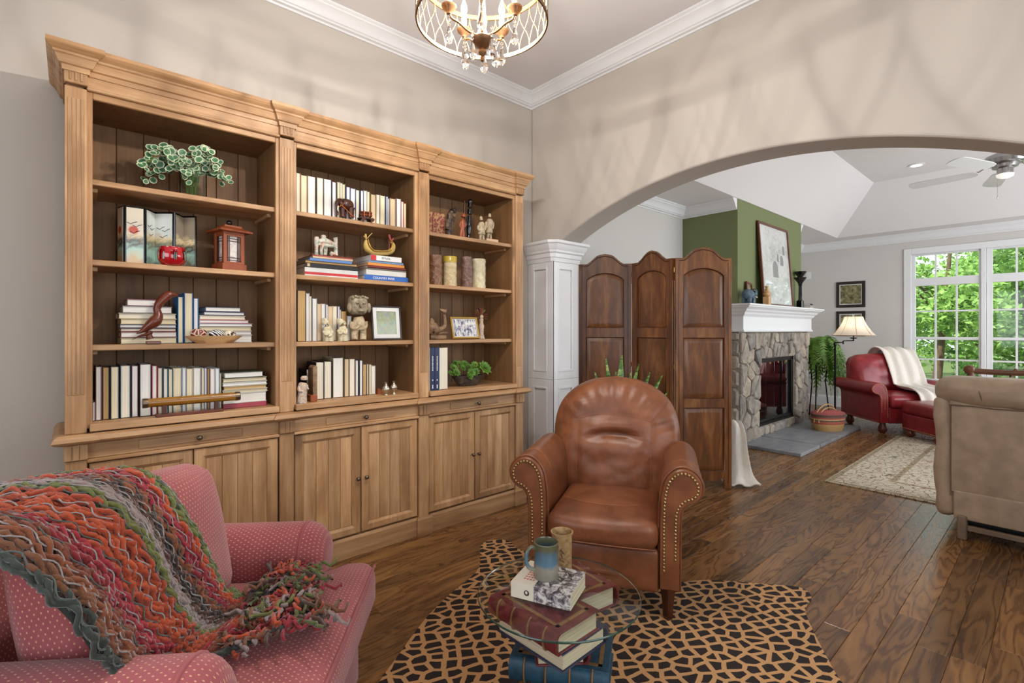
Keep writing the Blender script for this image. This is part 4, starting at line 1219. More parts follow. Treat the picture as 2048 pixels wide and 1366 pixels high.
def drape(name, label, loc, rz, cen_, hw_, mt, nfold=5, amp=.02, ax=(1, 0, 0), lift=.02, zmin=None, seed=1):
    c = [Vector(p) for p in smooth_poly(cen_, 8, False)]; h = [q[0] for q in smooth_poly([(q, 0) for q in hw_], 8, False)]; N_ = len(c)-1; A = Vector(ax).normalized()
    def f(s, w_):
        i = min(N_, int(round(s*N_))); T_ = (c[min(N_, i+1)]-c[max(0, i-1)]).normalized(); Nn = A.cross(T_); Nn = -Nn if Nn.z < 0 or (abs(Nn.z) < .25 and Nn.y > 0) else Nn
        p = c[i]+A*(2*w_-1)*h[i]*(1+.06*sin(s*9+w_*5))+Nn*(lift+amp*sin(nfold*PI*w_+s*2.5)+amp*.6*nz((w_*3, s*5, seed), 1.5, seed))
        if zmin is not None: p.z = max(p.z, zmin)
        return p
    th = thing(name, label, 'throw', loc, rz)
    o = MB().grid(f, N_, 44).build('fleece', mt, th, smooth=179)
    so = o.modifiers.new('thickness', 'SOLIDIFY'); so.thickness = .012; so.offset = 1
    return th
drape('fleece_throw', 'cream fleece throw over the burgundy chair and down its seat', (*RC, 0), RZ,
      [(.14, .44, .55), (.14, .40, .88), (.14, .30, .985), (.15, .18, .965), (.16, .10, .82), (.17, .04, .66), (.18, .0, .545), (.18, -.12, .52), (.16, -.34, .51), (.15, -.46, .48), (.15, -.50, .40)], [.2, .2, .2, .2, .21, .22, .22, .22, .21, .2, .2], 'cream_fleece', 6, .018, lift=.022)
drape('draped_blanket', 'cream fleece blanket trailing on the floor beside the folding screen', (4.15, 1.85, 0), R(-50),
      [(0, .16, .02), (0, .13, .25), (0, .10, .43), (0, .04, .47), (0, -.0, .40), (0, -.02, .22), (0, -.05, .08), (0, -.10, .025), (0, -.2, .012)], [.05, .05, .05, .06, .08, .10, .12, .13, .13], 'cream_fleece', 4, .012, lift=.008, zmin=.012, seed=4)

# ------------------------------------------------------------------ tan leather reclining sofa seen from behind
ts = thing('reclining_sofa', 'tan leather reclining sofa seen from behind at the right', 'sofa', (4.02, 0, 0))
def puff(k): return lambda p, q: Vector((p[0]+k*.02*nz(p, 6, 2), p[1], p[2]+.012*sin(p[1]*28)*(q[2] > .3)*nz(p, 4, 1)*k))
YT0, YT1 = .555, -1.35
MB().rcube((.10, (YT0+YT1)/2, .885), (.24, YT0-YT1, .185), .085, 22, puff(1)).build('head_roll', 'leather_tan', ts, smooth=179)
MB().rcube((.085, (.48+YT1)/2, .56), (.15, .48-YT1, .58), .012, 6).build('back_panel', 'leather_tan', ts, smooth=60)
m = MB(); m.tube([(.0+.006*abs(sin(i*1.1)), .475-.0*i, .80-.55*i/20) for i in range(21)], .004, 5)
for y_ in (.34,): m.tube([(.10-.122*cos(a), y_+.008*sin(a*3), .885-.094*sin(-a)) for a in [-.9+1.9*i/14 for i in range(15)]], .0035, 5)
m.tube([(.002, .48-.1*i, .805+.003*sin(i*2.1)) for i in range(18)], .004, 5)
m.build('seam', 'seam_tan', ts)
MB().rcube((.11, .505, .48), (.20, .10, .74), .045, 8, lambda p, q: Vector((p[0]+.01*sin(p[2]*45)*.5, p[1]+.008*sin(p[2]*60), p[2]))).build('back_wing', 'leather_tan', ts, smooth=179)
MB().rcube((.02, (.46+YT1)/2, .20), (.03, .46-YT1, .17), .008, 4).build('lower_rail', 'leather_tan', ts, smooth=60)
MB().box(.06, .80, YT1+.1, .40, .07, .16, .005).build('base_frame', 'fire_black', ts)
for yy in (.42, -1.2): MB().box(-.02, .02, yy-.022, yy+.022, 0.0, .14, .005).build('foot', 'seam_tan', ts)
MB().box(.0, .03, YT1, .40, .055, .085, .003).build('base_slat', 'seam_tan', ts)
MB().rcube((.52, .47, .36), (.72, .16, .52), .07, 6).build('arm', 'leather_tan', ts, smooth=179)
MB().rcube((.50, -.42, .32), (.70, 1.62, .28), .06, 6).build('seat', 'leather_tan', ts, smooth=179)
for yy in (.47, -1.2): MB().lathe([(.02, .012), (.02, .12)], (.80, yy, 0), 8).build('foot', 'fire_black', ts)

# ------------------------------------------------------------------ carved settee near the window
se = thing('settee', 'carved brown wooden settee back rising behind the tan sofa', 'settee', (6.35, 0, .055))
for s, yy in ((1, .60), (-1, -.9)):
    MB().lathe([(.02, .012), (.028, .1), (.022, .40), (.03, .46), (.03, .80), (.024, .83)], (0, yy, 0), 10).build('back_post', 'settee_wood', se, smooth=60)
    MB().lathe([(0, -.032), (.03, -.03), (.042, -.02), (.042, .02), (.03, .03), (0, .032)], (0, yy+s*.012, .835), 14, axis='x').build('scroll_knob', 'settee_wood', se, smooth=60)
    MB().lathe([(.02, .012), (.028, .1), (.022, .42)], (.5, yy, 0), 10).build('leg', 'settee_wood', se, smooth=60)
pts = smooth_poly([(0, .60, .825), (0, .42, .82), (0, .25, .825), (0, .16, .85), (0, .06, .885), (0, -.15, .89), (0, -.36, .885), (0, -.46, .85), (0, -.55, .825), (0, -.72, .82), (0, -.9, .825)], 4, False)
MB().tube(pts, .026, 8).build('top_rail', 'settee_wood', se, smooth=80)
for yy in (.30, .02, -.15, -.32, -.60):
    MB().tube(smooth_poly([(0, yy, .86), (0, yy+.035, .78), (0, yy+.01, .70), (0, yy+.04, .6), (0, yy, .47)], 4, False), [.022]*17, 6, flat=.6).build('splat', 'settee_wood', se, smooth=80)
MB().rcube((.27, -.15, .43), (.56, 1.5, .09), .03, 4).build('seat', 'leather_tan', se, smooth=60)

# ------------------------------------------------------------------ ceiling fan, recessed light
t = NT('frosted_glass'); t.fin('f3f0ea', .5, 0, Emission_Color=(1, .95, .85, 1), Emission_Strength=.6)
plain('fan_blade', 'dcdcdc', .35, var=0)
fan = thing('ceiling_fan', 'brushed nickel ceiling fan with pale blades in the living room', 'ceiling fan', (6.2, .364, 0))
MB().lathe([(.0, 2.86), (.04, 2.86), (.06, 2.845), (.13, 2.815), (.15, 2.78), (.14, 2.745), (.09, 2.735), (.085, 2.71), (.055, 2.70), (.055, 2.655), (0, 2.65)], n=28).build('motor_housing', 'steel', fan, smooth=40)
MB().lathe([(.013, 2.855), (.013, 3.30)], n=10).build('downrod', 'steel', fan, smooth=60)
MB().lathe([(0, 3.334), (.07, 3.334), (.065, 3.31), (.02, 3.27), (0, 3.27)], n=20).build('ceiling_cup', 'steel', fan, smooth=60)
MB().lathe([(.05, 2.655), (.06, 2.65), (.055, 2.63), (.03, 2.617), (0, 2.614)], n=20).build('light_bowl', 'frosted_glass', fan, smooth=60)
for k in range(5):
    a = R(12+72*k); bl = MB(); bl.M = Matrix.Rotation(a, 4, 'Z') @ Matrix.Translation((0, 0, 2.70)) @ Matrix.Rotation(R(11), 4, 'X')
    bl.prism(smooth_poly([(.20, -.045), (.40, -.062), (.62, -.068), (.675, -.05), (.69, 0), (.675, .05), (.62, .068), (.40, .062), (.20, .045)], 3), -.004, .004, 'z'); b_ = bl.build('blade', 'fan_blade', fan, smooth=30)
    ir = MB(); ir.M = Matrix.Rotation(a, 4, 'Z'); ir.tube([(.12, 0, 2.745), (.17, 0, 2.715), (.23, 0, 2.706)], [.012, .012, .018], 6, flat=.4); ir.build('blade_iron', 'steel', b_)
m = MB(); m.bar((.03, .05, 2.64), (.03, .05, 2.47), .0015, 4); m.ball((.03, .05, 2.46), (.006, .006, .014), 6, 4); m.build('pull_chain', 'steel', fan)
t = NT('light_disc'); t.fin('ffffff', .5, 0, Emission_Color=(1, .96, .9, 1), Emission_Strength=8)
p = P(1833, 330, Z=ZT)
dl_ = thing('recessed_light', 'round recessed downlight in the tray ceiling', 'light', (p.x, p.y, 0))
MB().lathe([(.055, ZT-.001), (.085, ZT-.001), (.085, ZT-.008), (.06, ZT-.010), (.055, ZT-.001)], n=28, cap=False).build('trim_ring', 'trim_white', dl_, smooth=40)
MB().lathe([(0, ZT-.002), (.056, ZT-.002), (.056, ZT-.006), (0, ZT-.006)], n=28).build('lens', 'light_disc', dl_)

# ------------------------------------------------------------------ floor lamp, fern, basket, pictures
t = NT('lamp_shade'); nn = t.n; tr = t.new('ShaderNodeBsdfTranslucent', {'Color': rgba('fff0d8')}); mx = t.n.new('ShaderNodeMixShader'); mx.inputs[0].default_value = .5
t.fin('efe6d8', .8); t.set(mx.inputs[1], t.b.outputs[0]); t.set(mx.inputs[2], tr.outputs[0]); t.set(t.n['Material Output'].inputs[0], mx.outputs[0])
LP = (7.66, 2.07); sh = P(1707, 650, Y=1.90); sx_, sy_ = sh.x, 1.90
fl_ = thing('floor_lamp', 'black swing-arm floor lamp with cream bell shade', 'lamp', (LP[0], LP[1], 0))
MB().lathe([(0, 0), (.13, 0), (.13, .012), (.05, .025), (.014, .05), (.011, .1), (.011, 1.05), (.018, 1.06), (.018, 1.09), (.008, 1.11), (0, 1.11)], n=18).build('pole', 'black_metal', fl_, smooth=50)
dx, dy = sx_-LP[0], sy_-LP[1]
m = MB(); m.tube([(0, 0, 1.10), (dx*.3, dy*.3-.03, 1.10)], .007, 6); m.tube([(dx*.3, dy*.3-.03, 1.075), (dx*.3, dy*.3-.03, 1.125)], .009, 6); m.tube([(dx*.3, dy*.3-.03, 1.12), (dx, dy, 1.125)], .007, 6); m.tube([(dx, dy, 1.12), (dx, dy, 1.26)], .008, 6)
m.lathe([(0, 1.15), (.03, 1.15), (.045, 1.165), (0, 1.17)], (dx, dy, 0), 14); m.build('swing_arm', 'black_metal', fl_, smooth=50)
MB().lathe([(.245, 1.195), (.205, 1.24), (.16, 1.31), (.125, 1.38), (.105, 1.445)], (dx, dy, 0), 40, cap=False, wob=lambda a, z: 1+.012*cos(8*a)).build('lamp_shade', 'lamp_shade', fl_, smooth=80)
m = MB()
for k in range(8):
    a = 2*PI*k/8+.39; m.tube([(dx+r*1.0*cos(a), dy+r*1.0*sin(a), z) for r, z in ((.244, 1.195), (.204, 1.24), (.159, 1.31), (.124, 1.38), (.104, 1.445))], .003, 4)
m.tube([(dx+.246*cos(2*PI*i/40), dy+.246*sin(2*PI*i/40), 1.196) for i in range(40)], .005, 5, closed=True)
m.build('shade_trim', 'gold_paint', fl_)
MB().lathe([(0, 1.25), (.02, 1.26), (.03, 1.30), (.02, 1.34), (0, 1.345)], (dx, dy, 0), 12).build('lamp_bulb', 'bulb_glow', fl_, smooth=80)
lamp('lamp_light', 'POINT', (sx_, sy_, 1.30), (0, 0, 0), 1.6, (1, .92, .8), radius=.02)
MB().lathe([(0, 1.445), (.008, 1.45), (.012, 1.47), (0, 1.485)], (dx, dy, 0), 10).build('finial', 'crystal', fl_)

def leaf_mat(name, a, b, tr=.35):
    t = NT(name); oi = t.n.new('ShaderNodeObjectInfo'); n = t.noise(t.coord(), 9, 2)
    c = t.ramp(n, [(.3, a), (.7, b)]); t.fin(c, .5)
    tl = t.new('ShaderNodeBsdfTranslucent', {'Color': c}); mx = t.n.new('ShaderNodeMixShader'); mx.inputs[0].default_value = tr
    t.set(mx.inputs[1], t.b.outputs[0]); t.set(mx.inputs[2], tl.outputs[0]); t.set(t.n['Material Output'].inputs[0], mx.outputs[0])
leaf_mat('fern_green', '5c8c30', '97c060')
fe = thing('potted_fern', 'large green fern arching from a black plant stand beside the fireplace', 'plant', (8.32, 2.47, 0))
MB().lathe([(.09, .74), (.13, .76), (.15, .92), (.14, .93), (.12, .90), (0, .90)], n=18).build('pot', 'bronze', fe, smooth=50)
m = MB()
for k in range(3):
    a = 2*PI*k/3+.5; m.tube([(.15*cos(a), .15*sin(a), 0), (.10*cos(a), .10*sin(a), .5), (.13*cos(a), .13*sin(a), .80)], .009, 6)
m.tube([(.14*cos(2*PI*i/20), .14*sin(2*PI*i/20), .78) for i in range(20)], .008, 5, closed=True); m.build('plant_stand', 'black_metal', fe, smooth=60)
random.seed(5); m = MB()
for k in range(85):
    a = random.uniform(0, 2*PI); L = random.uniform(.36, .66); up = random.uniform(.10, .42); d = Vector((cos(a), sin(a), 0)); side = Vector((-sin(a), cos(a), 0))
    if d.x < -.55 and d.y < .2: L *= .45
    pts = []
    for i in range(13):
        s = i/12; pts.append(Vector((0, 0, .91))+d*(L*(s-.25*s*s))+Vector((0, 0, up*4*s*(1-s)*.9-.62*s*s*L*1.7)))
    for i in range(1, 13):
        wd = .075*sin(PI*min(1, (i+1)/13))**.6+.006; T_ = (pts[i]-pts[i-1])
        for sg in (-1, 1):
            for q in (0, .5):
                b0 = pts[i-1]+T_*q; tip = b0+side*(sg*wd)+T_*.5-Vector((0, 0, .012)); m.add([b0, b0+T_*.42, tip], [(0, 1, 2)])
m.build('fronds', 'fern_green', fe, kind='stuff')

def basket_mat():
    t = NT('woven'); v = t.coord(); sp = t.n.new('ShaderNodeSeparateXYZ'); t.set(sp.inputs[0], v)
    z = t.math('ADD', sp.outputs[2], t.math('MULTIPLY', t.noise(v, 40, 2), .012))
    col = t.ramp(t.math('DIVIDE', z, .26), [(.0, 'b58d55'), (.30, 'c09a62'), (.34, 'a5432d'), (.44, 'b8573a'), (.48, '4a2e3a'), (.54, 'c0a070'), (.60, 'a83c35'), (.66, '6b3038'), (.72, '3e2a33'), (.80, '8c2f38'), (.88, 'a83c45')], 'CONSTANT')
    ang = t.math('ARCTAN2', sp.outputs[1], sp.outputs[0])
    chk = t.math('MULTIPLY', t.math('SINE', t.math('MULTIPLY', ang, 60.0)), t.math('SINE', t.math('MULTIPLY', sp.outputs[2], 420.0)))
    t.fin(t.mix(t.ramp(chk, [(.4, 0.0), (.6, .55)]), col, rgba('d6b98a')), .8); t.bump(chk, .6, .004)
basket_mat()
plain('wicker', 'bd9a66', .7, var=.15, vs=60, bump=.4, bs=150)
bk_ = thing('basket', 'oval woven basket with red and purple bands on the hearth', 'basket', (6.98, 1.965, .0365), R(-15))
def oval(prof, n=36): return MB().lathe(prof, n=n, wob=lambda a, z: 1.0)
o = oval([(0, 0), (.19, 0), (.205, .03), (.225, .12), (.228, .185), (.22, .19)]).build('basket_body', 'woven', bk_, smooth=50); o.scale = (1, .72, 1)
o = oval([(.232, .187), (.235, .20), (.22, .215), (.14, .232), (0, .24)]).build('lid', 'woven', bk_, smooth=50); o.scale = (1, .72, 1)
for s in (-1, 1):
    MB().tube([(.225*cos(a), s*.03-.02*sin(a)*s, .10+(.19+.02*s)*sin(a)) for a in [PI*i/24 for i in range(25)]], .007, 6).build('handle', 'wicker', bk_, smooth=80)
plain('frame_dark', '2b221c', .35, var=.1)
def pic_mat(name, stops, scale=6, dist=1.5, coat=.6):
    t = NT(name); v = t.coord('Object', (1, 1, 1), 5); n = t.noise(v, scale, 6, .65, dist); t.fin(t.ramp(n, stops), .35, 0, Coat_Weight=coat, Coat_Roughness=.03)
pic_mat('landscape_print', [(.3, '3a3626'), (.45, '6a6444'), (.55, '8f8763'), (.7, 'b9b28f')], 9)
def wall_frame(name, label, x, y0, y1, z0, z1, w, mt, pm, cat='picture', d=.02, mat_w=0):
    o = thing(name, label, cat, (x, (y0+y1)/2, z0)); h = z1-z0; hw_ = (y1-y0)/2
    m = MB(); frame_x(m, -d, -hw_, hw_, 0, h, w, d-.001); m.build('frame', mt, o)
    B('print', pm, o, -d*.5, -.002, -hw_+w*.9, hw_-w*.9, w*.9, h-w*.9, 0)
    if mat_w: m = MB(); frame_x(m, -d*.6, -hw_+w, hw_-w, w, h-w, mat_w, .003); m.build('mount', 'trim_white', o)
wall_frame('picture_frame', 'dark-framed landscape picture, the upper of two on the far wall', XF, 2.132, 2.533, 1.635, 2.055, .045, 'frame_dark', 'landscape_print', mat_w=.012)
wall_frame('picture_frame', 'dark-framed landscape picture, the lower one behind the lamp shade', XF, 2.132, 2.533, 1.172, 1.575, .045, 'frame_dark', 'landscape_print', mat_w=.012)

# ------------------------------------------------------------------ things on the mantel
MZ = 1.5485
plain('paper', 'd9d9d5', .6, var=.03)
def etching():
    t = NT('etching'); v = t.coord(); n = t.noise(v, 14, 6, .7, 1.2); n2 = t.noise(v, 2.2, 3)
    f = t.math('ADD', t.math('MULTIPLY', n, .55), t.math('MULTIPLY', n2, .5)); t.fin(t.ramp(f, [(.38, '9fa09c'), (.5, 'cccdc9'), (.62, 'dcdcd8')]), .3, 0, Coat_Weight=.9, Coat_Roughness=.01)
etching()
lean = math.atan2(.075, 1.0)
et = thing('framed_etching', 'large dark-framed etching of arches leaning on the mantel', 'picture', (6.43, 2.325, MZ), rot=(-lean, 0, 0))
m = MB(); frame_y(m, -.012, -.46, .46, 0, 1.0, .028, .024); m.build('frame', 'redwood', et)
B('print', 'etching', et, -.44, .44, .002, .008, .02, .98, 0)
plain('ink_grey', '8d8e8a', .5, var=.2, vs=60)
m = MB()
for (cx_, z0, w_, h) in ((-.02, .36, .16, .20), (.20, .52, .10, .13), (.08, .56, .05, .10), (.28, .66, .07, .12)):
    arc_ = [(cx_-w_/2, z0), (cx_+w_/2, z0)]+[(cx_+w_/2*cos(a), z0+h*.55+h*.45*sin(a)) for a in [PI*i/8 for i in range(9)]]
    m.prism(arc_, .0012, .0019, 'y')
m.build('ink_drawing', 'ink_grey', et)
t = NT('black_gloss'); t.fin('0a0c10', .12, 0, Coat_Weight=.5)
def candlestick(x, y, h, label):
    o = thing('candlestick', label, 'candlestick', (x, y, MZ))
    MB().box(-.035, .035, -.035, .035, 0, .10, .006).build('base', 'black_gloss', o)
    MB().lathe([(.03, .10), (.022, .12), (.018, h-.12), (.024, h-.10), (.026, h-.09)], n=8).build('stem', 'black_gloss', o, smooth=30)
    MB().lathe([(.02, h-.09), (.03, h-.07), (.07, h-.015), (.075, h), (.05, h-.008), (0, h-.02)], n=20).build('cup', 'black_gloss', o, smooth=50)
candlestick(7.06, 2.30, .40, 'shorter black candlestick nearest the leaning etching on the mantel')
candlestick(7.20, 2.345, .49, 'taller black candlestick at the right end of the mantel')
# ------------------------------------------------------------------ books and ornaments on the shelves
ZM = {1: (80, 60, .2928), 2: (160, 400, .21967), 3: (100, 660, .2539), 5: (560, 480, .16103), 6: (560, 660, .14648), 7: (580, 340, .17566), 8: (830, 360, .17569), 9: (830, 580, .17569)}
def W(z, zx, zy, Y):
    o = ZM[z]; return P(o[0]+o[2]*zx, o[1]+o[2]*zy, Y=Y)
def WK(z, zx, Y):          # metres per measured unit there
    o = ZM[z]; return o[2]*(Y/ray(o[0]+o[2]*zx)[1])/FPX
for nm, a, b in (('white', 'd6d2c8', 'f0ede6'), ('cream', 'd2c5a2', 'ebdfc0'), ('ivory', 'd8ceb8', 'efe7d4'), ('tan', 'b08c58', 'd0ae78'), ('beige', 'c4a987', 'ddc6a4')):
    page_mat('up_'+nm, a, b, 0); page_mat('fl_'+nm, a, b, 2)
CM = {}
def cmat(h, rough=.45):
    k = 'cover_'+h
    if k not in MATS: plain(k, h, rough, var=.05, vs=20)
    return k
ORD = ['', 'first', 'second', 'third', 'fourth', 'fifth', 'sixth', 'seventh', 'eighth', 'ninth', 'tenth', 'eleventh', 'twelfth', 'thirteenth', 'fourteenth', 'fifteenth', 'sixteenth', 'seventeenth', 'eighteenth', 'nineteenth', 'twentieth', 'twenty-first', 'twenty-second', 'twenty-third', 'twenty-fourth', 'twenty-fifth']
def book_up(x0, x1, z0, h, yf, page, cover, label, group, depth=.15, lean=0, spine_out=False):
    w_ = x1-x0; o = thing('book', label, 'book', ((x0+x1)/2, yf, z0+.0004), group=group, rot=(0, lean, 0))
    t_ = min(.0028, w_*.14); g = .0004
    m = MB(); hx = w_/2-g
    m.box(-hx, -hx+t_, 0, depth, 0, h, .0006); m.box(hx-t_, hx, 0, depth, 0, h, .0006)
    if spine_out: m.box(-hx, hx, -.002, t_, 0, h, .0015)
    else: m.box(-hx, hx, depth-t_, depth, 0, h, .0006)
    m.build('cover', cmat(cover), o)
    if spine_out: MB().box(-hx+t_, hx-t_, t_, depth-.004, .003, h-.003).build('pages', 'up_'+page, o)
    else: MB().box(-hx+t_*.9, hx-t_*.9, .004, depth-t_, .003, h-.003).build('pages', 'up_'+page, o)
    return o
def row(z, Y, zb, items, where, group, page_word=True, depth=.15):
    """items: (x0, x1, ytop, page, cover)"""
    for i, it in enumerate(items):
        a, b = W(z, it[0], 0, Y).x, W(z, it[1], 0, Y).x; zt = W(z, (it[0]+it[1])/2, it[2], Y).z
        book_up(a, b, zb, max(.08, zt-zb), Y+.004*((i*7) % 3), it[3], it[4], f'{ORD[i+1]} book from the left in {where}, {it[3]} page edges', group, depth+.02*((i*5) % 3)-.01)
def stack(z, Y, zb, items, where, group, depth=.17):
    """items from the bottom up: (x0, x1, thickness, page, cover, spine_out)"""
    zc = zb; n = len(items)
    for i, it in enumerate(items):
        a, b = W(z, it[0], 0, Y).x, W(z, it[1], 0, Y).x; h = it[2]*WK(z, it[0], Y); k = n-i
        o = thing('book', f'{ORD[k]} book from the top of {where}' if len(it) < 7 else it[6], 'book', ((a+b)/2, Y+.003*(i % 3), zc+.0004), group=group)
        w_ = (b-a)/2; t_ = min(.0028, h*.16); d = depth-.012*((i*3) % 3); m = MB()
        m.box(-w_, w_, 0, d, 0, t_, .0006); m.box(-w_, w_, 0, d, h-.0006-t_, h-.0006, .0006)
        if it[5]: m.box(-w_, w_, -.0025, t_, 0, h-.0006, .002)
        else: m.box(-w_, w_, d-t_, d, 0, h-.0006, .0006)
        m.build('cover', cmat(it[4]), o)
        MB().box(-w_+.003, w_-.003, .005 if not it[5] else t_, d-t_, t_*.9, h-.0006-t_*.9).build('pages', 'fl_'+it[3], o)
        it_o.append((o, w_, h)); zc += h
    return zc
it_o = []
def text(body, size, mt, parent, loc, rot, sx=1.0):
    c = bpy.data.curves.new('lettering', 'FONT'); c.body = body; c.size = size; c.extrude = .0004; c.align_x = 'CENTER'; c.align_y = 'CENTER'; c.resolution_u = 3
    tmp = bpy.data.objects.new('tmp', c); COL.objects.link(tmp); bpy.context.view_layer.update()
    me = bpy.data.meshes.new_from_object(tmp.evaluated_get(bpy.context.evaluated_depsgraph_get())); bpy.data.objects.remove(tmp)
    me.materials.clear(); me.materials.append(MATS[mt]); o = bpy.data.objects.new('lettering', me); COL.objects.link(o); o.parent = parent; o.location = loc; o.rotation_euler = rot; o.scale = (sx, 1, 1)
    return o
plain('ink_white', 'e8e8ea', .5, var=0); plain('ink_dark', '3a3836', .5, var=0); plain('ink_red', 'c8746c', .6, var=0); plain('red_paint', 'c02e34', .45, var=.04)

# left bay, bottom: upright row and a small flat stack
YB = 2.705
G = 'upright books on the deck of the left bay'
row(3, YB, DECK, [(337, 357, 600, 'white', 'b9b3a8'), (358, 410, 290, 'white', '7c3f44'), (414, 470, 295, 'tan', '3f3a38'), (476, 545, 290, 'cream', '2e3a40'), (553, 636, 280, 'ivory', '15485a'), (642, 698, 282, 'white', '5f2430'), (705, 799, 270, 'white', '24202c'), (803, 846, 282, 'white', 'b03045'), (850, 888, 300, 'ivory', '8b8378'), (892, 930, 305, 'ivory', '31526a'), (932, 970, 308, 'cream', '2b5866'), (972, 1040, 300, 'cream', 'c9c2b2'), (1042, 1072, 298, 'white', '9fb2c9'), (1075, 1127, 305, 'cream', 'c7bda4'), (1130, 1193, 300, 'white', 'a8a49c'), (1195, 1215, 300, 'ivory', 'cfc6b2'), (1217, 1240, 300, 'white', '2d4a8c'), (1242, 1260, 305, 'tan', 'a07838'), (1262, 1300, 305, 'white', 'bdb5b5'), (1303, 1337, 303, 'white', 'a9c0cc'), (1340, 1354, 340, 'cream', '968e80')], 'the row behind the bamboo tube', G)
stack(3, 2.70, DECK, [(1365, 1705, 38, 'beige', '9c3a48', 1), (1365, 1708, 82, 'white', 'c9c6c0', 0), (1362, 1718, 27, 'cream', 'd8d2c0', 0), (1370, 1708, 32, 'tan', 'c5bda8', 0), (1362, 1712, 28, 'white', 'c9c9c9', 0), (1365, 1712, 34, 'cream', '8d8564', 0), (1375, 1680, 48, 'white', '2d3b2a', 0)], 'the flat stack beside the end of the bamboo tube', 'flat books beside the bamboo tube')
# left bay, third shelf
stack(2, 2.74, SH[0], [(368, 885, 60, 'cream', '8d8474', 0), (370, 885, 54, 'white', '7d3038', 0), (368, 880, 34, 'ivory', '6e2f3c', 0), (362, 880, 35, 'white', '27304e', 0), (368, 880, 52, 'cream', 'b9a77e', 0), (350, 880, 52, 'ivory', 'cfc4a8', 0), (385, 840, 66, 'white', '8c8c8c', 0), (428, 742, 64, 'white', '803a4e', 0)], 'the flat stack behind the carved bird', 'flat books behind the carved bird')
row(2, 2.735, SH[0], [(890, 942, 880, 'cream', '1d6ba6'), (950, 1031, 845, 'cream', '2a5fa0'), (1036, 1083, 892, 'white', '2f6aa5')], 'the three upright books with blue covers', 'blue upright books on the left bay')
stack(2, 2.74, SH[0], [(1085, 1568, 72, 'white', 'c4c0bc', 0), (1088, 1565, 38, 'white', 'b7b2ad', 0), (1085, 1565, 42, 'cream', 'c0b090', 0), (1085, 1572, 30, 'white', '9a9aa5', 0), (1085, 1540, 34, 'white', 'b45a66', 0), (1088, 1510, 40, 'ivory', 'c9b99a', 0), (1130, 1500, 34, 'white', '27305c', 0), (1145, 1465, 44, 'white', '2c2f4a', 0)], 'the flat stack behind the tray of painted eggs', 'flat books behind the egg tray')
# middle bay, top row
row(7, 2.70, SH[2], [(70, 122, 30, 'ivory', '8a6a3a'), (125, 203, 55, 'cream', '9c6a2c'), (206, 300, 65, 'white', '4e4438'), (304, 384, 85, 'ivory', '5e584e'), (373, 478, 100, 'white', '3c3640') if False else (387, 478, 100, 'white', '3c3640'), (485, 536, 130, 'white', '4a2c4e'), (538, 572, 135, 'cream', '8f8a80'), (574, 600, 142, 'ivory', 'c8b99a'), (602, 636, 155, 'cream', 'a9a390'), (640, 688, 190, 'white', '23306a'), (690, 752, 205, 'white', '3a4a86'), (755, 800, 222, 'ivory', '6e6a60'), (803, 840, 232, 'white', '2a3f78'), (842, 881, 230, 'white', 'a8a8a8'), (883, 916, 240, 'cream', 'b0a488'), (920, 980, 275, 'beige', '8c7850'), (983, 1030, 275, 'ivory', '7c6a50'), (1032, 1092, 285, 'cream', '9c9484'), (1095, 1118, 300, 'white', '4c5a8a'), (1120, 1141, 320, 'white', '3a3a4a'), (1145, 1212, 320, 'beige', 'a08058'), (1214, 1265, 325, 'white', '8a8490'), (1268, 1300, 355, 'ivory', 'b0304c'), (1303, 1331, 375, 'white', 'c89a3c')], 'the top row above the wooden elephant', 'upright books on the top shelf of the middle bay', depth=.17)
# middle bay, picture books lying flat, spines out
it_o.clear(); GA = 'flat picture books under the ceramic creatures'
ztA = stack(7, 2.70, SH[1], [(165, 772, 98, 'white', 'cfd0cc', 1, 'thick white picture book with a red stripe at the bottom of its stack'), (172, 778, 52, 'white', '1f1c1e', 1, 'black-spined picture book second from the bottom under the ceramic creatures'), (180, 765, 26, 'cream', 'a98552', 1, 'thin tan-spined book in the stack under the ceramic creatures'), (225, 705, 34, 'white', '6287c0', 1, 'light blue-spined book second from the top under the ceramic creatures'), (260, 715, 40, 'beige', '9c4038', 1, 'red and cream book on which the ceramic creatures stand')], '', GA, depth=.24)
o, w_, h = it_o[0]; B('spine_stripe', 'red_paint', o, -w_, w_, -.0032, -.0022, h*.18, h*.48, 0)
o, w_, h = it_o[1]; B('spine_label', 'gold_paint', o, -w_+.08*w_, -w_+.17*w_, -.0032, -.0022, h*.2, h*.85, 0)
o, w_, h = it_o[4]; B('spine_stripe', cmat('cdb592'), o, -w_, w_, -.0032, -.0022, h*.05, h*.55, 0)
it_o.clear(); GB = 'flat picture books under the reed boat'
ztB = stack(7, 2.70, SH[1], [(845, 1345, 62, 'white', '2c5fae', 1, 'blue picture book lettered COUNTRY INNS at the bottom of its stack'), (868, 1325, 62, 'white', 'd2cfc8', 1, 'white-spined book just above the blue COUNTRY INNS book'), (868, 1330, 22, 'beige', '6b6258', 1, 'thin grey-brown book in the stack under the reed boat'), (885, 1318, 26, 'white', '6e1f1c', 1, 'dark red-spined book in the stack under the reed boat'), (888, 1305, 34, 'cream', 'd98c3a', 1, 'orange-spined book in the stack under the reed boat'), (900, 1298, 26, 'white', '6f8db0', 1, 'pale blue-grey book below the white SPAIN guidebook'), (918, 1270, 62, 'white', 'e0dfdc', 1, 'white guidebook lettered SPAIN with a red corner, topmost of its stack')], '', GB, depth=.24)
o, w_, h = it_o[0]; text('COUNTRY INNS', .019, 'ink_white', o, (-w_*.15, -.003, h*.5), (PI/2, 0, 0), 1.0)
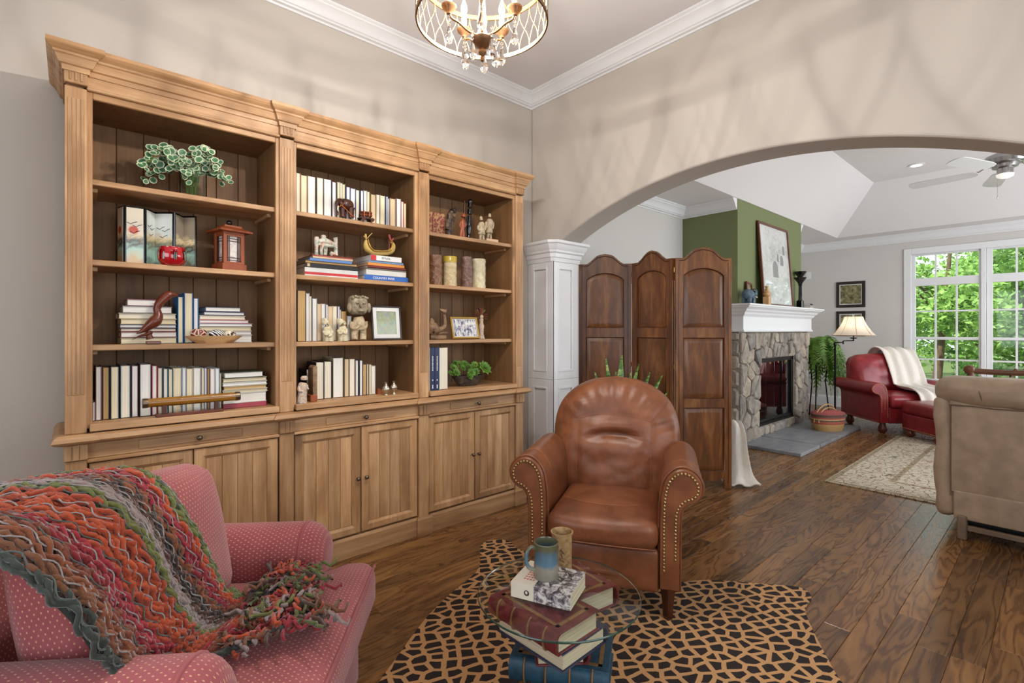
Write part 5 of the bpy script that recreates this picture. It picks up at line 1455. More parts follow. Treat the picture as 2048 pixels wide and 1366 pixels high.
o, w_, h = it_o[6]; text('SPAIN', .019, 'ink_dark', o, (-w_*.05, -.003, h*.5), (PI/2, 0, 0), 1.1); B('spine_label', 'red_paint', o, -w_, -w_*.66, -.0035, -.0022, h*.05, h*.95, 0)
# middle bay, third shelf: slim magazines
row(5, 2.73, SH[0], [(215, 326, 625, 'tan', '2f2a26'), (328, 371, 660, 'white', 'cdd2d6'), (373, 401, 695, 'ivory', 'b8b0a0'), (403, 461, 725, 'white', 'a8b0b8'), (465, 520, 790, 'beige', 'bda98c'), (522, 570, 790, 'white', 'c4c0c0'), (571, 598, 800, 'white', '9a9aa8'), (600, 660, 820, 'beige', 'c8b494'), (662, 716, 820, 'ivory', 'c0b8a4'), (718, 744, 822, 'white', '8e86a4'), (746, 764, 862, 'white', '84849a'), (767, 832, 882, 'tan', 'b08430'), (834, 890, 942, 'white', 'a6a6b4')], 'the row behind the stone figures', 'upright books behind the stone figures', depth=.16)
# middle bay, deck
row(6, 2.73, DECK, [(490, 602, 440, 'ivory', '2b2430'), (605, 712, 430, 'ivory', '2e3038'), (732, 872, 380, 'white', 'a89a7c'), (880, 946, 395, 'beige', '6a5a4a'), (950, 1030, 395, 'ivory', '8e7c5c'), (1036, 1083, 415, 'white', '2a2438'), (1086, 1132, 415, 'white', '3a3440'), (1134, 1192, 470, 'tan', '2d2622'), (1194, 1216, 465, 'white', '9c9288'), (1218, 1250, 470, 'cream', 'bca88c'), (1252, 1308, 490, 'white', 'c4beb4')], 'the row between the two wooden bookends', 'upright books between the bookends', depth=.15)
# right bay: brocade volumes, manuals
for k, (a, b, ttl) in enumerate(((158, 206, 'left-hand red brocade-covered volume on the top right shelf'), (210, 345, 'wider red brocade-covered volume beside the dark carved horse'))):
    xa, xb = W(8, a, 0, 2.74).x, W(8, b, 0, 2.74).x
    if k == 0: xa = 1.674
    o = thing('book', ttl, 'book', ((xa+xb)/2, 2.74, SH[2]+.0004), group='red brocade volumes')
    if 'brocade' not in MATS:
        t = NT('brocade'); v = t.coord(); n = t.vor(v, 70); t.fin(t.ramp(n, [(.2, '6b2228'), (.5, '8d4a3c'), (.7, 'a88454')]), .55); t.bump(n, .3, .002)
    hh = (xb-xa)/2-.0006
    MB().box(-hh, hh, 0, .15, 0, .147, .004).build('cover', 'brocade', o)
    MB().box(-hh+.004, hh-.004, .01, .146, .004, .1485).build('pages', 'up_cream', o)
for (a, b, tp, page, cov, lab, sp) in ((145, 172, 632, 'white', 'dad7d0', 'slim white book standing at the left end of the lower right shelf', 0), (175, 224, 655, 'white', '1c2a52', 'left one of two navy-spined volumes beside the succulent bowl', 1), (226, 275, 655, 'white', '1c2a52', 'right one of two navy-spined volumes beside the succulent bowl', 1), (278, 372, 655, 'ivory', 'cfcabd', 'thick off-white book next to the navy volumes', 0)):
    xa, xb = W(9, a, 0, 2.665).x, W(9, b, 0, 2.665).x; xa = max(xa, 1.674); zt = min(W(9, b, tp, 2.665).z, DECK+.274)
    o = book_up(xa, xb, DECK, zt-DECK, 2.665, page, cov, lab, 'reference books on the lower right shelf', .17, spine_out=bool(sp))
    if sp:
        for (zz, hh_, ww) in ((.62, .30, .22), (.24, .035, .3), (.09, .09, .14)):
            hgt = zt-DECK
            if zz == .62:
                for q in range(11): B('lettering', 'ink_white', o, -.0035, .0035, -.0026, -.0018, hgt*(.46+.032*q), hgt*(.46+.032*q)+hgt*.02, 0)
            else: B('lettering', 'ink_white', o, -.003, .003, -.0026, -.0018, hgt*(zz-hh_/2), hgt*(zz+hh_/2), 0)

# ---------------------------------------------------------------- ornaments: left bay
# variegated ivy in a glass vase
t = NT('vase_glass'); t.fin('f4fafa', .02, 0, Transmission_Weight=1.0, IOR=1.35)
def varieg():
    t = NT('ivy_leaf'); tc = t.n.new('ShaderNodeTexCoord'); sp = t.n.new('ShaderNodeSeparateXYZ'); t.set(sp.inputs[0], tc.outputs['UV'])
    n = t.noise(tc.outputs['Object'], 90, 3); r = t.math('ADD', sp.outputs[0], t.math('MULTIPLY', t.math('SUBTRACT', n, .5), .35))
    t.fin(t.ramp(r, [(.5, '44704c'), (.78, '6f966c'), (.86, 'd0d6b4'), (1, 'dfe0c4')]), .45)
varieg()
def leafdisc(m, c, nrm, r, n=8, cup=.15):
    nrm = Vector(nrm).normalized(); a = nrm.orthogonal().normalized(); b = nrm.cross(a); c = Vector(c)
    vs = [c-nrm*r*cup]; fs = []; uv = []
    for i in range(n):
        q = 2*PI*i/n; rr = r*(1+.12*cos(q)); vs.append(c+a*(rr*cos(q))+b*(rr*sin(q)*.85))
    for i in range(n): fs.append((0, 1+i, 1+(i+1) % n)); uv.append(((0, 0), (1, 0), (1, 0)))
    m.add(vs, fs, uv)
pv = W(1, 1035, 1110, 2.80); 
iv = thing('ivy_plant', 'variegated ivy in a clear square glass vase on the top left shelf', 'plant', (pv.x, 2.79, SH[2]+.0005))
m = MB(); s_ = .055; hV = .125
m.box(-s_, s_, -.04, .04, 0, .006, .001)
for (a0, a1, b0, b1) in ((-s_, s_, -.04, -.036), (-s_, s_, .036, .04), (-s_, -s_+.004, -.036, .036), (s_-.004, s_, -.036, .036)): m.box(a0, a1, b0, b1, .006, hV)
m.build('glass_vase', 'vase_glass', iv)
random.seed(9); m = MB(); st_ = MB()
for k in range(18):
    a = random.uniform(0, 2*PI); L = random.uniform(.08, .20); hgt = random.uniform(.0, .12)
    dx_ = cos(a)*L*1.15-.01; dy_ = sin(a)*.07-.02
    pts = smooth_poly([(0.02*cos(a), .015*sin(a), .02), (dx_*.25, dy_*.3, hV+.02), (dx_*.6, dy_*.7, hV+hgt), (dx_, dy_, hV+hgt-.06*(L/.2)**2*2)], 4, False)
    st_.tube(pts, .0016, 4, cap=False)
    for q in range(4, len(pts)):
        for r_ in range(2):
            p_ = Vector(pts[q])+Vector((random.uniform(-.022, .022), random.uniform(-.02, .015), random.uniform(-.018, .022)))
            leafdisc(m, p_, (random.uniform(-.6, .6), -1, random.uniform(-.1, .9)), random.uniform(.012, .021))
m.build('leaves', 'ivy_leaf', iv, kind='stuff'); st_.build('stems', 'fern_green', iv, kind='stuff')
# painted miniature folding screen
def lands(name, sky, mid, low, sun_=None):
    t = NT(name); v = t.coord(); sp = t.n.new('ShaderNodeSeparateXYZ'); t.set(sp.inputs[0], v)
    n = t.noise(v, 16, 5, .6, .8); f = t.math('ADD', t.math('DIVIDE', sp.outputs[2], .27), t.math('MULTIPLY', t.math('SUBTRACT', n, .5), .75))
    c = t.ramp(f, [(.08, low), (.25, 'a8d0c0'), (.38, mid), (.5, 'e8d2a8'), (.62, sky), (1, sky)])
    if sun_:
        vd = t.n.new('ShaderNodeVectorMath'); vd.operation = 'DISTANCE'; t.set(vd.inputs[0], v); vd.inputs[1].default_value = sun_
        c = t.mix(t.ramp(vd.outputs['Value'], [(.017, 1.0), (.02, 0.0)]), c, rgba('d8563a'))
    t.fin(c, .25, Coat_Weight=.5)
lands('lacquer_a', 'f0e4cc', '4e4636', 'c9a878', (.03, 0, .155)); lands('lacquer_b', 'e2e8e2', '7c8470', '9cb8ac'); lands('lacquer_c', '9c907c', '4a4438', '6f6656')
ms = thing('miniature_screen', 'small lacquered folding screen painted with cranes and landscape', 'screen', (0, 0, SH[1]+.0005))
zz = [(350, 2.84), (405, 2.775), (592, 2.775), (680, 2.85), (858, 2.79), (935, 2.86), (1062, 2.81)]
hts = [(90, 600)]*6
pm = ['lacquer_a', 'lacquer_a', 'lacquer_b', 'lacquer_b', 'lacquer_c', 'lacquer_c']
for k in range(6):
    (u0, Ya), (u1, Yb) = zz[k], zz[k+1]; a = W(2, u0, 0, Ya); b = W(2, u1, 0, Yb); d = Vector((b.x-a.x, b.y-a.y)); L = d.length-.003
    an = math.atan2(d.y, d.x); H_ = .262
    lf = MB(); lf.box(0, L, -.004, .004, 0, H_, .001); lo = lf.build('screen_leaf', 'black_gloss', ms, loc=(a.x+.0015*cos(an), a.y+.0015*sin(an), 0), rot=(0, 0, an))
    B('painting', pm[k], lo, .005, L-.005, -.0052, -.0038, .008, H_-.008, 0)
    if k in (1, 2, 3):
        m = MB()
        for (fx, fz) in ((.35, .70), (.62, .66), (.5, .55)): m.tube([(L*fx-.018, -.0058, H_*fz+.004), (L*fx-.004, -.0058, H_*fz-.003), (L*fx+.004, -.0058, H_*fz+.004), (L*fx+.018, -.0058, H_*fz+.010)], .0012, 4)
        m.build('painted_crane', 'black_gloss', lo)
# red pierced votive holder
t = NT('red_glaze'); t.fin('b0101e', .12, 0, Coat_Weight=.8)
pv = W(2, 842, 590, 2.69)
vo = thing('votive_holder', 'glossy red pierced ceramic votive holder in front of the miniature screen', 'candle holder', (pv.x, 2.70, SH[1]+.0005))
K = WK(2, 842, 2.715); Rv = 112*K
m = MB(); nA, nZ = 28, 10
prof = [(.62, 0), (.80, .12), (.95, .3), (1, .5), (.98, .68), (.92, .84), (.86, .95), (.88, 1.0)]
vs = []; fs = []; Hh = 165*K
for rr_ in (1, .90):
    for (r, z) in prof:
        for i in range(nA): vs.append((Rv*r*rr_*cos(2*PI*i/nA), Rv*r*rr_*sin(2*PI*i/nA), Hh*z+(.004 if rr_ < 1 and z == 0 else 0)))
nP = len(prof)
for lay in (0, 1):
    for k in range(nP-1):
        for i in range(nA):
            if k in (2, 3, 4) and i % 4 in (0, 1) and not (k != 3 and False): 
                continue
            a_ = lay*nP*nA
            fs.append((a_+k*nA+i, a_+k*nA+(i+1) % nA, a_+(k+1)*nA+(i+1) % nA, a_+(k+1)*nA+i))
for i in range(nA): fs.append(((nP-1)*nA+i, (nP-1)*nA+(i+1) % nA, nP*nA+(nP-1)*nA+(i+1) % nA, nP*nA+(nP-1)*nA+i))
fs.append(tuple(range(nA)))
m.add(vs, fs).build('bowl', 'red_glaze', vo, smooth=60)
# wooden lantern
pl_ = W(2, 1385, 640, 2.72); K = WK(2, 1385, 2.72); LZ = SH[1]+.0005
la = thing('wooden_lantern', 'small red-brown wooden lantern with paper windows on the left bay', 'lantern', (pl_.x, 2.78, LZ), R(14))
h2 = 115*K*.93
t = NT('rice_paper'); t.fin(t.ramp(t.noise(t.coord(), 40, 4), [(.35, 'c9b8b0'), (.6, 'ece6e2')]), .8)
m = MB(); m.box(-h2, h2, -h2, h2, 0, 65*K, .002)
m.build('base', 'cherry', la)
m = MB(); b_ = h2*.86; zA, zB = 65*K, 355*K
for sx in (-1, 1):
    for sy in (-1, 1): m.box(sx*b_-sx*.016, sx*b_, sy*b_-sy*.016, sy*b_, zA, zB, .001)
for sgn in (-1, 1):
    m.box(-b_+.014, b_-.014, sgn*b_-sgn*.008, sgn*b_-sgn*.001, zB-.02, zB); m.box(-b_+.014, b_-.014, sgn*b_-sgn*.008, sgn*b_-sgn*.001, zA, zA+.01)
    m.box(sgn*b_-sgn*.008, sgn*b_-sgn*.001, -b_+.014, b_-.014, zB-.02, zB); m.box(sgn*b_-sgn*.008, sgn*b_-sgn*.001, -b_+.014, b_-.014, zA, zA+.01)
m.build('frame_posts', 'cherry', la)
MB().box(-b_+.012, b_-.012, -b_+.012, b_-.012, zA, zB).build('paper_window', 'rice_paper', la)
m = MB()
for f in (-.55, -.4, .4, .55):
    m.box(b_*f-.0012, b_*f+.0012, -b_+.006, -b_+.0095, zA, zB-.02); m.box(-b_+.006, -b_+.0095, b_*f-.0012, b_*f+.0012, zA, zB-.02)
for f in (.12, .2, .72, .8):
    z_ = zA+(zB-zA)*f; m.box(-b_+.012, b_-.012, -b_+.006, -b_+.0095, z_-.0012, z_+.0012); m.box(-b_+.006, -b_+.0095, -b_+.012, b_-.012, z_-.0012, z_+.0012)
m.build('lattice', 'dark_wood', la)
m = MB(); rw = 165*K*.9
m.lathe([(rw*1.35, zB), (rw*1.38, zB+.008), (rw*.78, zB+.024), (rw*.75, zB+.026), (rw*.72, zB+.034), (0, zB+.036)], n=4); 
ro = m.build('roof', 'cherry', la, rot=(0, 0, 0)); ro.rotation_euler = (0, 0, PI/4)
MB().ball((0, 0, zB+.052), .013, 10, 8).build('finial', 'black_gloss', la, smooth=80)
# carved bird
def chain(m, z, pts, Y, o, n=10, flat=1.0):
    """tube through measured points (x, y, radius) at depth Y, in the local frame of o"""
    P3 = []; rs = []
    for q in pts:
        yy = Y+(q[3] if len(q) > 3 else 0); p_ = W(z, q[0], q[1], yy); P3.append((p_.x-o.location.x, p_.y-o.location.y, p_.z-o.location.z)); rs.append(max(.0008, q[2]*WK(z, q[0], yy)))
    Q = smooth_poly([(*a, r) for a, r in zip(P3, rs)], 4, False) if len(P3) > 2 else [(*a, r) for a, r in zip(P3, rs)]
    m.tube([q[:3] for q in Q], [max(.0006, q[3]) for q in Q], n, flat=flat); return m
def spline4(pts): return pts
_sp = smooth_poly
def smooth_poly(pts, k=5, closed=True):
    if len(pts[0]) <= 3: return _sp(pts, k, closed)
    a = _sp([p[:3] for p in pts], k, closed); b = _sp([(p[3], 0) for p in pts], k, closed); return [(*x, y[0]) for x, y in zip(a, b)]
pb = W(2, 640, 1290, 2.69)
bi = thing('carved_bird', 'polished red-brown carved wooden bird with long neck and beak', 'carving', (pb.x, 2.69, SH[0]+.0005))
m = chain(MB(), 2, [(512, 1218, 4), (560, 1195, 22), (620, 1150, 48), (680, 1105, 64), (708, 1060, 52), (705, 1020, 40), (700, 990, 38), (720, 945, 44), (765, 895, 48), (815, 862, 44), (860, 862, 26), (893, 870, 6)], 2.69, bi, 12, .8); m.build('body', 'redwood', bi, smooth=80)
m = chain(MB(), 2, [(475, 1272, 3), (540, 1240, 16), (600, 1225, 30), (640, 1205, 34)], 2.69, bi, 10, .5); m = chain(m, 2, [(640, 1190, 26), (630, 1230, 22), (640, 1265, 34)], 2.69, bi, 10); m.build('tail', 'redwood', bi, smooth=80)
a, b = W(2, 600, 0, 2.69).x-bi.location.x, W(2, 732, 0, 2.69).x-bi.location.x; B('base', 'redwood', bi, a, b, -.022, .022, 0, .013, .002)
# wooden tray with three painted eggs
a, b = W(2, 950, 0, 2.685).x, W(2, 1490, 0, 2.685).x; cx_ = (a+b)/2; hw_ = (b-a)/2; K = WK(2, 1200, 2.685)
tr_ = thing('wooden_tray', 'boat-shaped pale wooden tray holding painted eggs', 'tray', (cx_, 2.70, SH[0]+.0005))
def trayp(u, v):
    a_ = 2*PI*v; k = [.55, .62, .85, 1.0, .95, .78, .5, .02][min(7, int(round(u*7)))]; z_ = [0, 0, 38*K, 66*K, 66*K, 54*K, 46*K, 44*K][min(7, int(round(u*7)))]
    return (hw_*k*cos(a_), .042*k*sin(a_), z_)
m = MB().grid(trayp, 7, 28, cv=True); m.f.append(tuple(range(28))); m.build('tray', 'light_wood', tr_, smooth=60)
def egg_mat(name, kind):
    t = NT(name); v = t.coord()
    if kind == 0: c = t.mix(t.ramp(t.vor(v, 42, 'DISTANCE_TO_EDGE'), [(.07, 1.0), (.09, 0.0)]), rgba('7d2f22'), rgba('e8d8c0'))
    elif kind == 1:
        wv = t.new('ShaderNodeTexWave', {'Scale': 42, 'Distortion': 5, 'Vector': v}, bands_direction='DIAGONAL'); c = t.ramp(wv.outputs[1], [(.45, '16161c'), (.55, 'eceae4')])
    else: c = t.mix(t.ramp(t.noise(v, 30, 3), [(.55, 0.0), (.6, 1.0)]), rgba('e6dcc2'), rgba('4a3426'))
    t.fin(c, .2, Coat_Weight=.4)
for k in range(3): egg_mat('egg_'+str(k), k)
for k, (ex, ey, rx, rz_, lab) in enumerate(((1080, 1178, 76, 44, 'reddish-brown painted egg with pale net pattern in the wooden tray'), (1245, 1185, 76, 40, 'black and white zebra-striped egg in the middle of the tray'), (1365, 1190, 56, 36, 'cream painted egg with dark marks at the right of the tray'))):
    p_ = W(2, ex, ey, 2.70); r1 = rx*K*.9; r2 = rz_*K
    eg = MB().ball((0, 0, 0), (r1, r2, r2), 16, 10).build('painted_egg', 'egg_'+str(k), smooth=80, loc=(p_.x, 2.70, SH[0]+.0005+44*K+r2+.001)); tag(eg, lab, 'egg', 'painted eggs in the tray')
# bamboo tube on its stand
K = WK(3, 1100, 2.655)
t = NT('bamboo'); v = t.coord('Object', (2, 30, 30)); t.fin(t.ramp(t.noise(v, 2, 4), [(.3, '6f4413'), (.7, 'a3701f')]), .25, Coat_Weight=.3)
pb = W(3, 1100, 660, 2.655)
ba = thing('bamboo_tube', 'long glossy bamboo tube on a low wooden stand before the books', 'ornament', (pb.x, 2.655, DECK+.0005))
x0_, x1_ = W(3, 730, 0, 2.655).x-pb.x, W(3, 1490, 0, 2.655).x-pb.x; rT = 34*K; zT = 30*K+75*K*.8+.012
nd = [x0_+(x1_-x0_)*f for f in (0, .36, .68, 1)]
pr = []
for i in range(61):
    x_ = x0_+(x1_-x0_)*i/60; pr.append((rT*(1+.05*sum(math.exp(-((x_-q)/.004)**2) for q in nd[1:3])), x_))
MB().lathe(pr, (0, 0, zT), 18, axis='x').build('tube', 'bamboo', ba, smooth=40)
for (q0, q1) in ((x0_-.001, x0_+.018), (x1_-.018, x1_+.003)): MB().lathe([(0, q0), (rT*1.08, q0), (rT*1.1, (q0+q1)/2), (rT*1.06, q1), (0, q1)], (0, 0, zT), 18, axis='x').build('end_wrap', 'bronze', ba, smooth=50)
a, b = W(3, 832, 0, 2.655).x-pb.x, W(3, 1360, 0, 2.655).x-pb.x
B('stand_base', 'redwood', ba, a, b, -.022, .022, 0, .012, .002)
for f in (.12, .9): B('stand_post', 'dark_wood', ba, a+(b-a)*f-.008, a+(b-a)*f+.008, -.012, .012, .012, zT-rT*.7, .001)
# ---------------------------------------------------------------- ornaments: middle bay
# wooden elephant hauling a cart of logs
el = thing('wooden_elephant', 'carved dark wooden elephant with orange harness pulling logs', 'carving', (W(7, 630, 0, 2.685).x, 2.685, SH[2]+.0005))
m = chain(MB(), 7, [(700, 440, 36), (670, 410, 66), (625, 395, 70), (590, 390, 60)], 2.685, el, 12)
m = chain(m, 7, [(600, 385, 40), (565, 365, 44), (548, 380, 36), (540, 420, 20), (538, 470, 14), (535, 512, 12)], 2.685, el, 10)
for (x_, dy_) in ((600, -.012), (618, .014), (690, -.012), (705, .014)): m = chain(m, 7, [(x_, 430, 30, dy_), (x_, 490, 24, dy_), (x_, 535+ (x_-600)*.12, 24, dy_)], 2.685, el, 8)
m = chain(m, 7, [(735, 430, 6), (742, 470, 5), (740, 500, 6)], 2.685, el, 5)
m.build('body', 'dark_wood', el, smooth=80)
m = MB()
for dy_ in (-.024, -.03): m = chain(m, 7, [(575, 330, 14, dy_*.5), (585, 370, 22, dy_), (600, 400, 14, dy_), (590, 420, 4, dy_)], 2.685, el, 8, .4)
m.build('ear', 'dark_wood', el, smooth=80)
for dy_ in (-.012, .012): chain(MB(), 7, [(550, 410, 8, dy_), (545, 450, 7, dy_-.006), (555, 475, 2, dy_-.008)], 2.685, el, 6).build('tusk', 'candle_sleeve', el, smooth=80)
plain('orange_cord', 'b8622a', .7, var=.1)
m = chain(MB(), 7, [(570, 395, 4, -.03), (610, 420, 4, -.034), (660, 470, 4, -.034), (710, 520, 4, -.03), (740, 535, 4, -.02)], 2.685, el, 5); m = chain(m, 7, [(560, 420, 4, -.024), (590, 400, 4, -.032), (620, 375, 4, -.03)], 2.685, el, 5); m.build('harness', 'orange_cord', el)
ct = thing('log_cart', 'small wooden cart of bundled logs behind the carved elephant', 'carving', (W(7, 865, 0, 2.685).x, 2.685, SH[2]+.0005))
for (yy, zy) in ((-.016, 505), (0, 505), (.016, 505), (-.009, 478), (.008, 478)):
    chain(MB(), 7, [(800, zy, 15, yy), (930, zy+16, 15, yy)], 2.685, ct, 8).build('log', 'redwood', ct, smooth=50)
for x_ in (845, 903): chain(MB(), 7, [(x_, 462, 5, -.022), (x_+1, 490, 5, -.032), (x_, 530, 5, -.03)], 2.685, ct, 5).build('strap', 'orange_cord', ct)
for x_ in (815, 915):
    for yy in (-.026, .026): MB().lathe([(0, -.003), (.011, -.003), (.011, .003), (0, .003)], (W(7, x_, 0, 2.685).x-ct.location.x, yy, .011), 12, axis='y').build('wheel', 'dark_wood', ct, smooth=40)
B('axle_board', 'dark_wood', ct, -.045, .045, -.02, .02, .014, .02, .001)
# ceramic creatures
def ptint(name, a, b, c=None, sc=40):
    t = NT(name); v = t.coord(); n = t.noise(v, sc, 4, .6); t.fin(t.ramp(n, [(.35, a), (.5, b), (.65, c or b)]), .6); t.bump(n, .35, .004)
ptint('crackle_ceramic', '6f7468', 'c9c8b8', 'b06a50', 30); ptint('stone_idol', '8e7c60', 'bba684', 'c9b695', 30); ptint('pale_stone', 'a89876', 'd2c6a4', 'dcd2b4', 40); ptint('grey_idol', '6e624e', '8e8068', 'a8987c', 50)
ptint('terracotta', '8a8068', 'b5a484', 'c4b294', 30); ptint('painted_robe', '8c7c86', 'cdbca8', 'b98a6a', 50); ptint('camel_brown', '6a503a', '8a6c4e', '9a7c5c', 30); ptint('bronze_dark', '1c1612', '3a2a20', '7a6046', 40)
K = WK(7, 400, 2.70)
ce = thing('ceramic_creatures', 'pale ceramic group of three upright animals joined at the back', 'figurine', (W(7, 400, 0, 2.72).x, 2.72, ztA+.0005))
zt = ztA
def W7(x_, y_): return (x_, y_)
off = (1010-0)
m = MB()
for pts in ([(300, 1000, 22), (300, 930, 20), (300, 860, 26), (302, 815, 30), (302, 790, 20)], [(360, 1000, 18), (355, 940, 18), (370, 880, 28), (378, 820, 26), (380, 785, 30), (380, 770, 14)], [(400, 1000, 18), (405, 940, 22), (395, 880, 30)], [(520, 1005, 26), (522, 940, 22), (520, 870, 22), (518, 820, 24), (515, 800, 26)], [(480, 1005, 18), (470, 975, 20), (520, 1000, 20)], [(290, 860, 18), (340, 845, 30), (400, 840, 36), (460, 860, 28), (520, 890, 20)], [(300, 870, 16), (400, 885, 22), (520, 905, 16)]):
    pts2 = [(a_, b_, r_) for a_, b_, r_ in pts]; m = chain(m, 7, pts2, 2.72, ce, 9)
mz = min(p[2] for p in m.v); m.v = [(p[0], p[1], p[2]-mz) for p in m.v]
m.build('body', 'crackle_ceramic', ce, smooth=80)
# reed boat
plain('reed', 'b89a56', .7, var=.15, vs=60, bump=.5, bs=200); plain('yarn_red', '9c4444', .8, var=.2)
rb = thing('reed_boat', 'golden woven reed boat with tied upturned ends', 'ornament', (W(7, 1020, 0, 2.71).x, 2.71, ztB+.0005))
m = chain(MB(), 7, [(870, 870, 12), (862, 910, 26), (880, 970, 36), (950, 1008, 32), (1030, 1014, 30), (1110, 1010, 30), (1160, 985, 30), (1178, 930, 22), (1150, 885, 14)], 2.71, rb, 10)
mz = min(p[2] for p in m.v); m.v = [(p[0], p[1], p[2]-mz) for p in m.v]; m.build('hull', 'reed', rb, smooth=80)
m = MB()
for dy_ in (-.02, .02): m = chain(m, 7, [(890, 860, 8, 0), (905, 920, 9, dy_), (950, 985, 9, dy_), (1030, 995, 9, dy_), (1140, 985, 9, dy_), (1165, 925, 9, dy_), (1160, 870, 8, 0)], 2.71, rb, 6)
m.v = [(p[0], p[1], p[2]-mz) for p in m.v]; m.build('gunwale', 'frame_gold', rb, smooth=80)
m = MB()
for pts in ([(870, 865, 8), (860, 830, 16), (862, 800, 10)], [(880, 850, 6), (905, 820, 5), (935, 790, 4)], [(875, 850, 6), (845, 830, 5), (838, 820, 4)]): m = chain(m, 7, pts, 2.71, rb, 6)
m.v = [(p[0], p[1], p[2]-mz) for p in m.v]; m.build('prow_tie', 'reed', rb, smooth=80)
m = MB()
for pts in ([(1150, 880, 8), (1135, 840, 14), (1128, 805, 12)], [(1150, 880, 6), (1175, 855, 10), (1180, 850, 6)], [(1125, 990, 5), (1130, 930, 5), (1128, 880, 5)]): m = chain(m, 7, pts, 2.71, rb, 6)
m.v = [(p[0], p[1], p[2]-mz) for p in m.v]; m.build('stern_tie', 'yarn_red', rb, smooth=80)
# stone figures
def fig(name, label, cat, z, Y, zb, mt, chains, xr, part='body', flat=1.0, feats=None):
    o = thing(name, label, cat, (W(z, xr, 0, Y).x, Y, zb+.0005)); m = MB()
    for c in chains: m = chain(m, z, c, Y, o, 10, flat)
    lo = min(p[2] for p in m.v)
    m.v = [(p[0], p[1], p[2]-lo) for p in m.v]
    m.build(part, mt, o, smooth=80)
    for (nm, mt2, cs) in (feats or ()):
        q = MB()
        for c in cs: q = chain(q, z, c, Y, o, 8)
        q.v = [(p[0], p[1], p[2]-lo) for p in q.v]; q.build(nm, mt2, o, smooth=80)
    return o
fig('stone_figurine', 'small pale stone seated figure with pointed cap, left of the pair', 'figurine', 5, 2.695, SH[0], 'pale_stone', [[(600, 1232, 66), (600, 1150, 66), (590, 1090, 56), (580, 1050, 40)], [(570, 1010, 46), (545, 975, 40), (520, 955, 16)], [(590, 1020, 30), (612, 1005, 18)], [(545, 1110, 22, -.012), (570, 1150, 20, -.026), (600, 1140, 16, -.03)], [(640, 1110, 24, -.012), (630, 1160, 20, -.026), (600, 1170, 14, -.03)]], 600)
fig('stone_figurine', 'small pale stone seated figure, right of the pair beside the idol', 'figurine', 5, 2.695, SH[0], 'pale_stone', [[(780, 1232, 64), (778, 1150, 64), (775, 1090, 58), (765, 1050, 40)], [(760, 1010, 46), (735, 980, 38), (705, 960, 14)], [(780, 1020, 34), (812, 1000, 22)], [(725, 1100, 20, -.014), (745, 1140, 18, -.028), (775, 1120, 14, -.03)], [(820, 1100, 22, -.014), (815, 1140, 18, -.026), (785, 1120, 14, -.03)]], 780)
idl = fig('stone_idol', 'large-headed stone idol with crossed arms on the middle bay', 'figurine', 5, 2.70, SH[0], 'stone_idol', [[(925, 1225, 40, -.01), (925, 1150, 46), (940, 1080, 50)], [(1030, 1225, 40, -.01), (1030, 1150, 46), (1020, 1080, 50)], [(978, 1100, 76), (978, 1040, 80), (978, 980, 70), (972, 940, 54)], [(900, 1000, 34), (895, 1060, 30), (930, 1085, 24, -.022), (1000, 1040, 20, -.034)], [(1055, 1000, 34), (1058, 1060, 30), (1020, 1085, 24, -.022), (950, 1040, 20, -.03)]], 975)
K = WK(5, 965, 2.73); cz_ = W(5, 965, 810, 2.70).z-SH[0]
hd = MB().rcube((0, 0, 0), (228*K, .075, 235*K), .03, 6, lambda p, q: Vector((p[0], p[1]+.004*nz(p, 60, 1), p[2]))).build('head', 'grey_idol', idl, smooth=179, loc=(W(5, 965, 0, 2.70).x-idl.location.x, 0, cz_))
m = MB()
for sx in (-1, 1): m.ball((sx*.020, -.040, .012), (.011, .006, .007), 8, 5)
m.ball((0, -.043, -.004), (.008, .009, .014), 8, 5); m.ball((0, -.040, -.032), (.022, .006, .006), 10, 5)
for i in range(7): m.ball((-.042+.014*i, -.034, .040+.004*((i*5) % 3)), (.010, .007, .008), 8, 5)
for sx in (-1, 1): m.ball((sx*.058, -.02, -.015), (.013, .018, .03), 8, 5)
m.build('features', 'grey_idol', hd, smooth=80)
# framed card on a small easel
def table_frame(name, label, z, zx0, zx1, zy0, zy1, Y, zb, rz, tilt, fw_, fm, pm, mount=0, cat='picture frame'):
    a, b = W(z, zx0, 0, Y).x, W(z, zx1, 0, Y).x; K = WK(z, zx0, Y); hh = (zy1-zy0)*K*1.02; ww = (b-a)/cos(rz)/2
    o = thing(name, label, cat, ((a+b)/2, Y, zb+.0045), rot=(tilt, 0, rz))
    m = MB(); frame_y(m, -.008, -ww, ww, 0, hh, fw_, .014); m.build('frame', fm, o)
    if mount: m = MB(); frame_y(m, -.003, -ww+fw_, ww-fw_, fw_, hh-fw_, mount, .003); m.build('mount', 'paper', o)
    B('print', pm, o, -ww+fw_*.8, ww-fw_*.8, .0005, .004, fw_*.8, hh-fw_*.8, 0)
    dz_ = hh*.42*math.tan(-tilt)+.001; MB().prism([(.004, hh*.7), (.008, hh*.7), (hh*.42, dz_), (hh*.40, dz_)], -.015, .015, 'x').build('easel_back', fm, o)
    return o
t = NT('floral_card'); v = t.coord(); n = t.vor(v, 55, out='Color'); hs = t.new('ShaderNodeHueSaturation', {'Saturation': .75, 'Value': .5, 'Color': n}); nn = t.noise(v, 24, 4)
t.fin(t.mix(t.ramp(nn, [(.4, 1.0), (.6, .6)]), hs.outputs[0], rgba('8f9a78')), .4, Coat_Weight=.5)
table_frame('framed_card', 'dark-framed colourful floral print on the middle bay', 5, 1142, 1518, 798, 1220, 2.70, SH[0], R(4), R(-6), .009, 'frame_dark', 'floral_card', mount=.024)
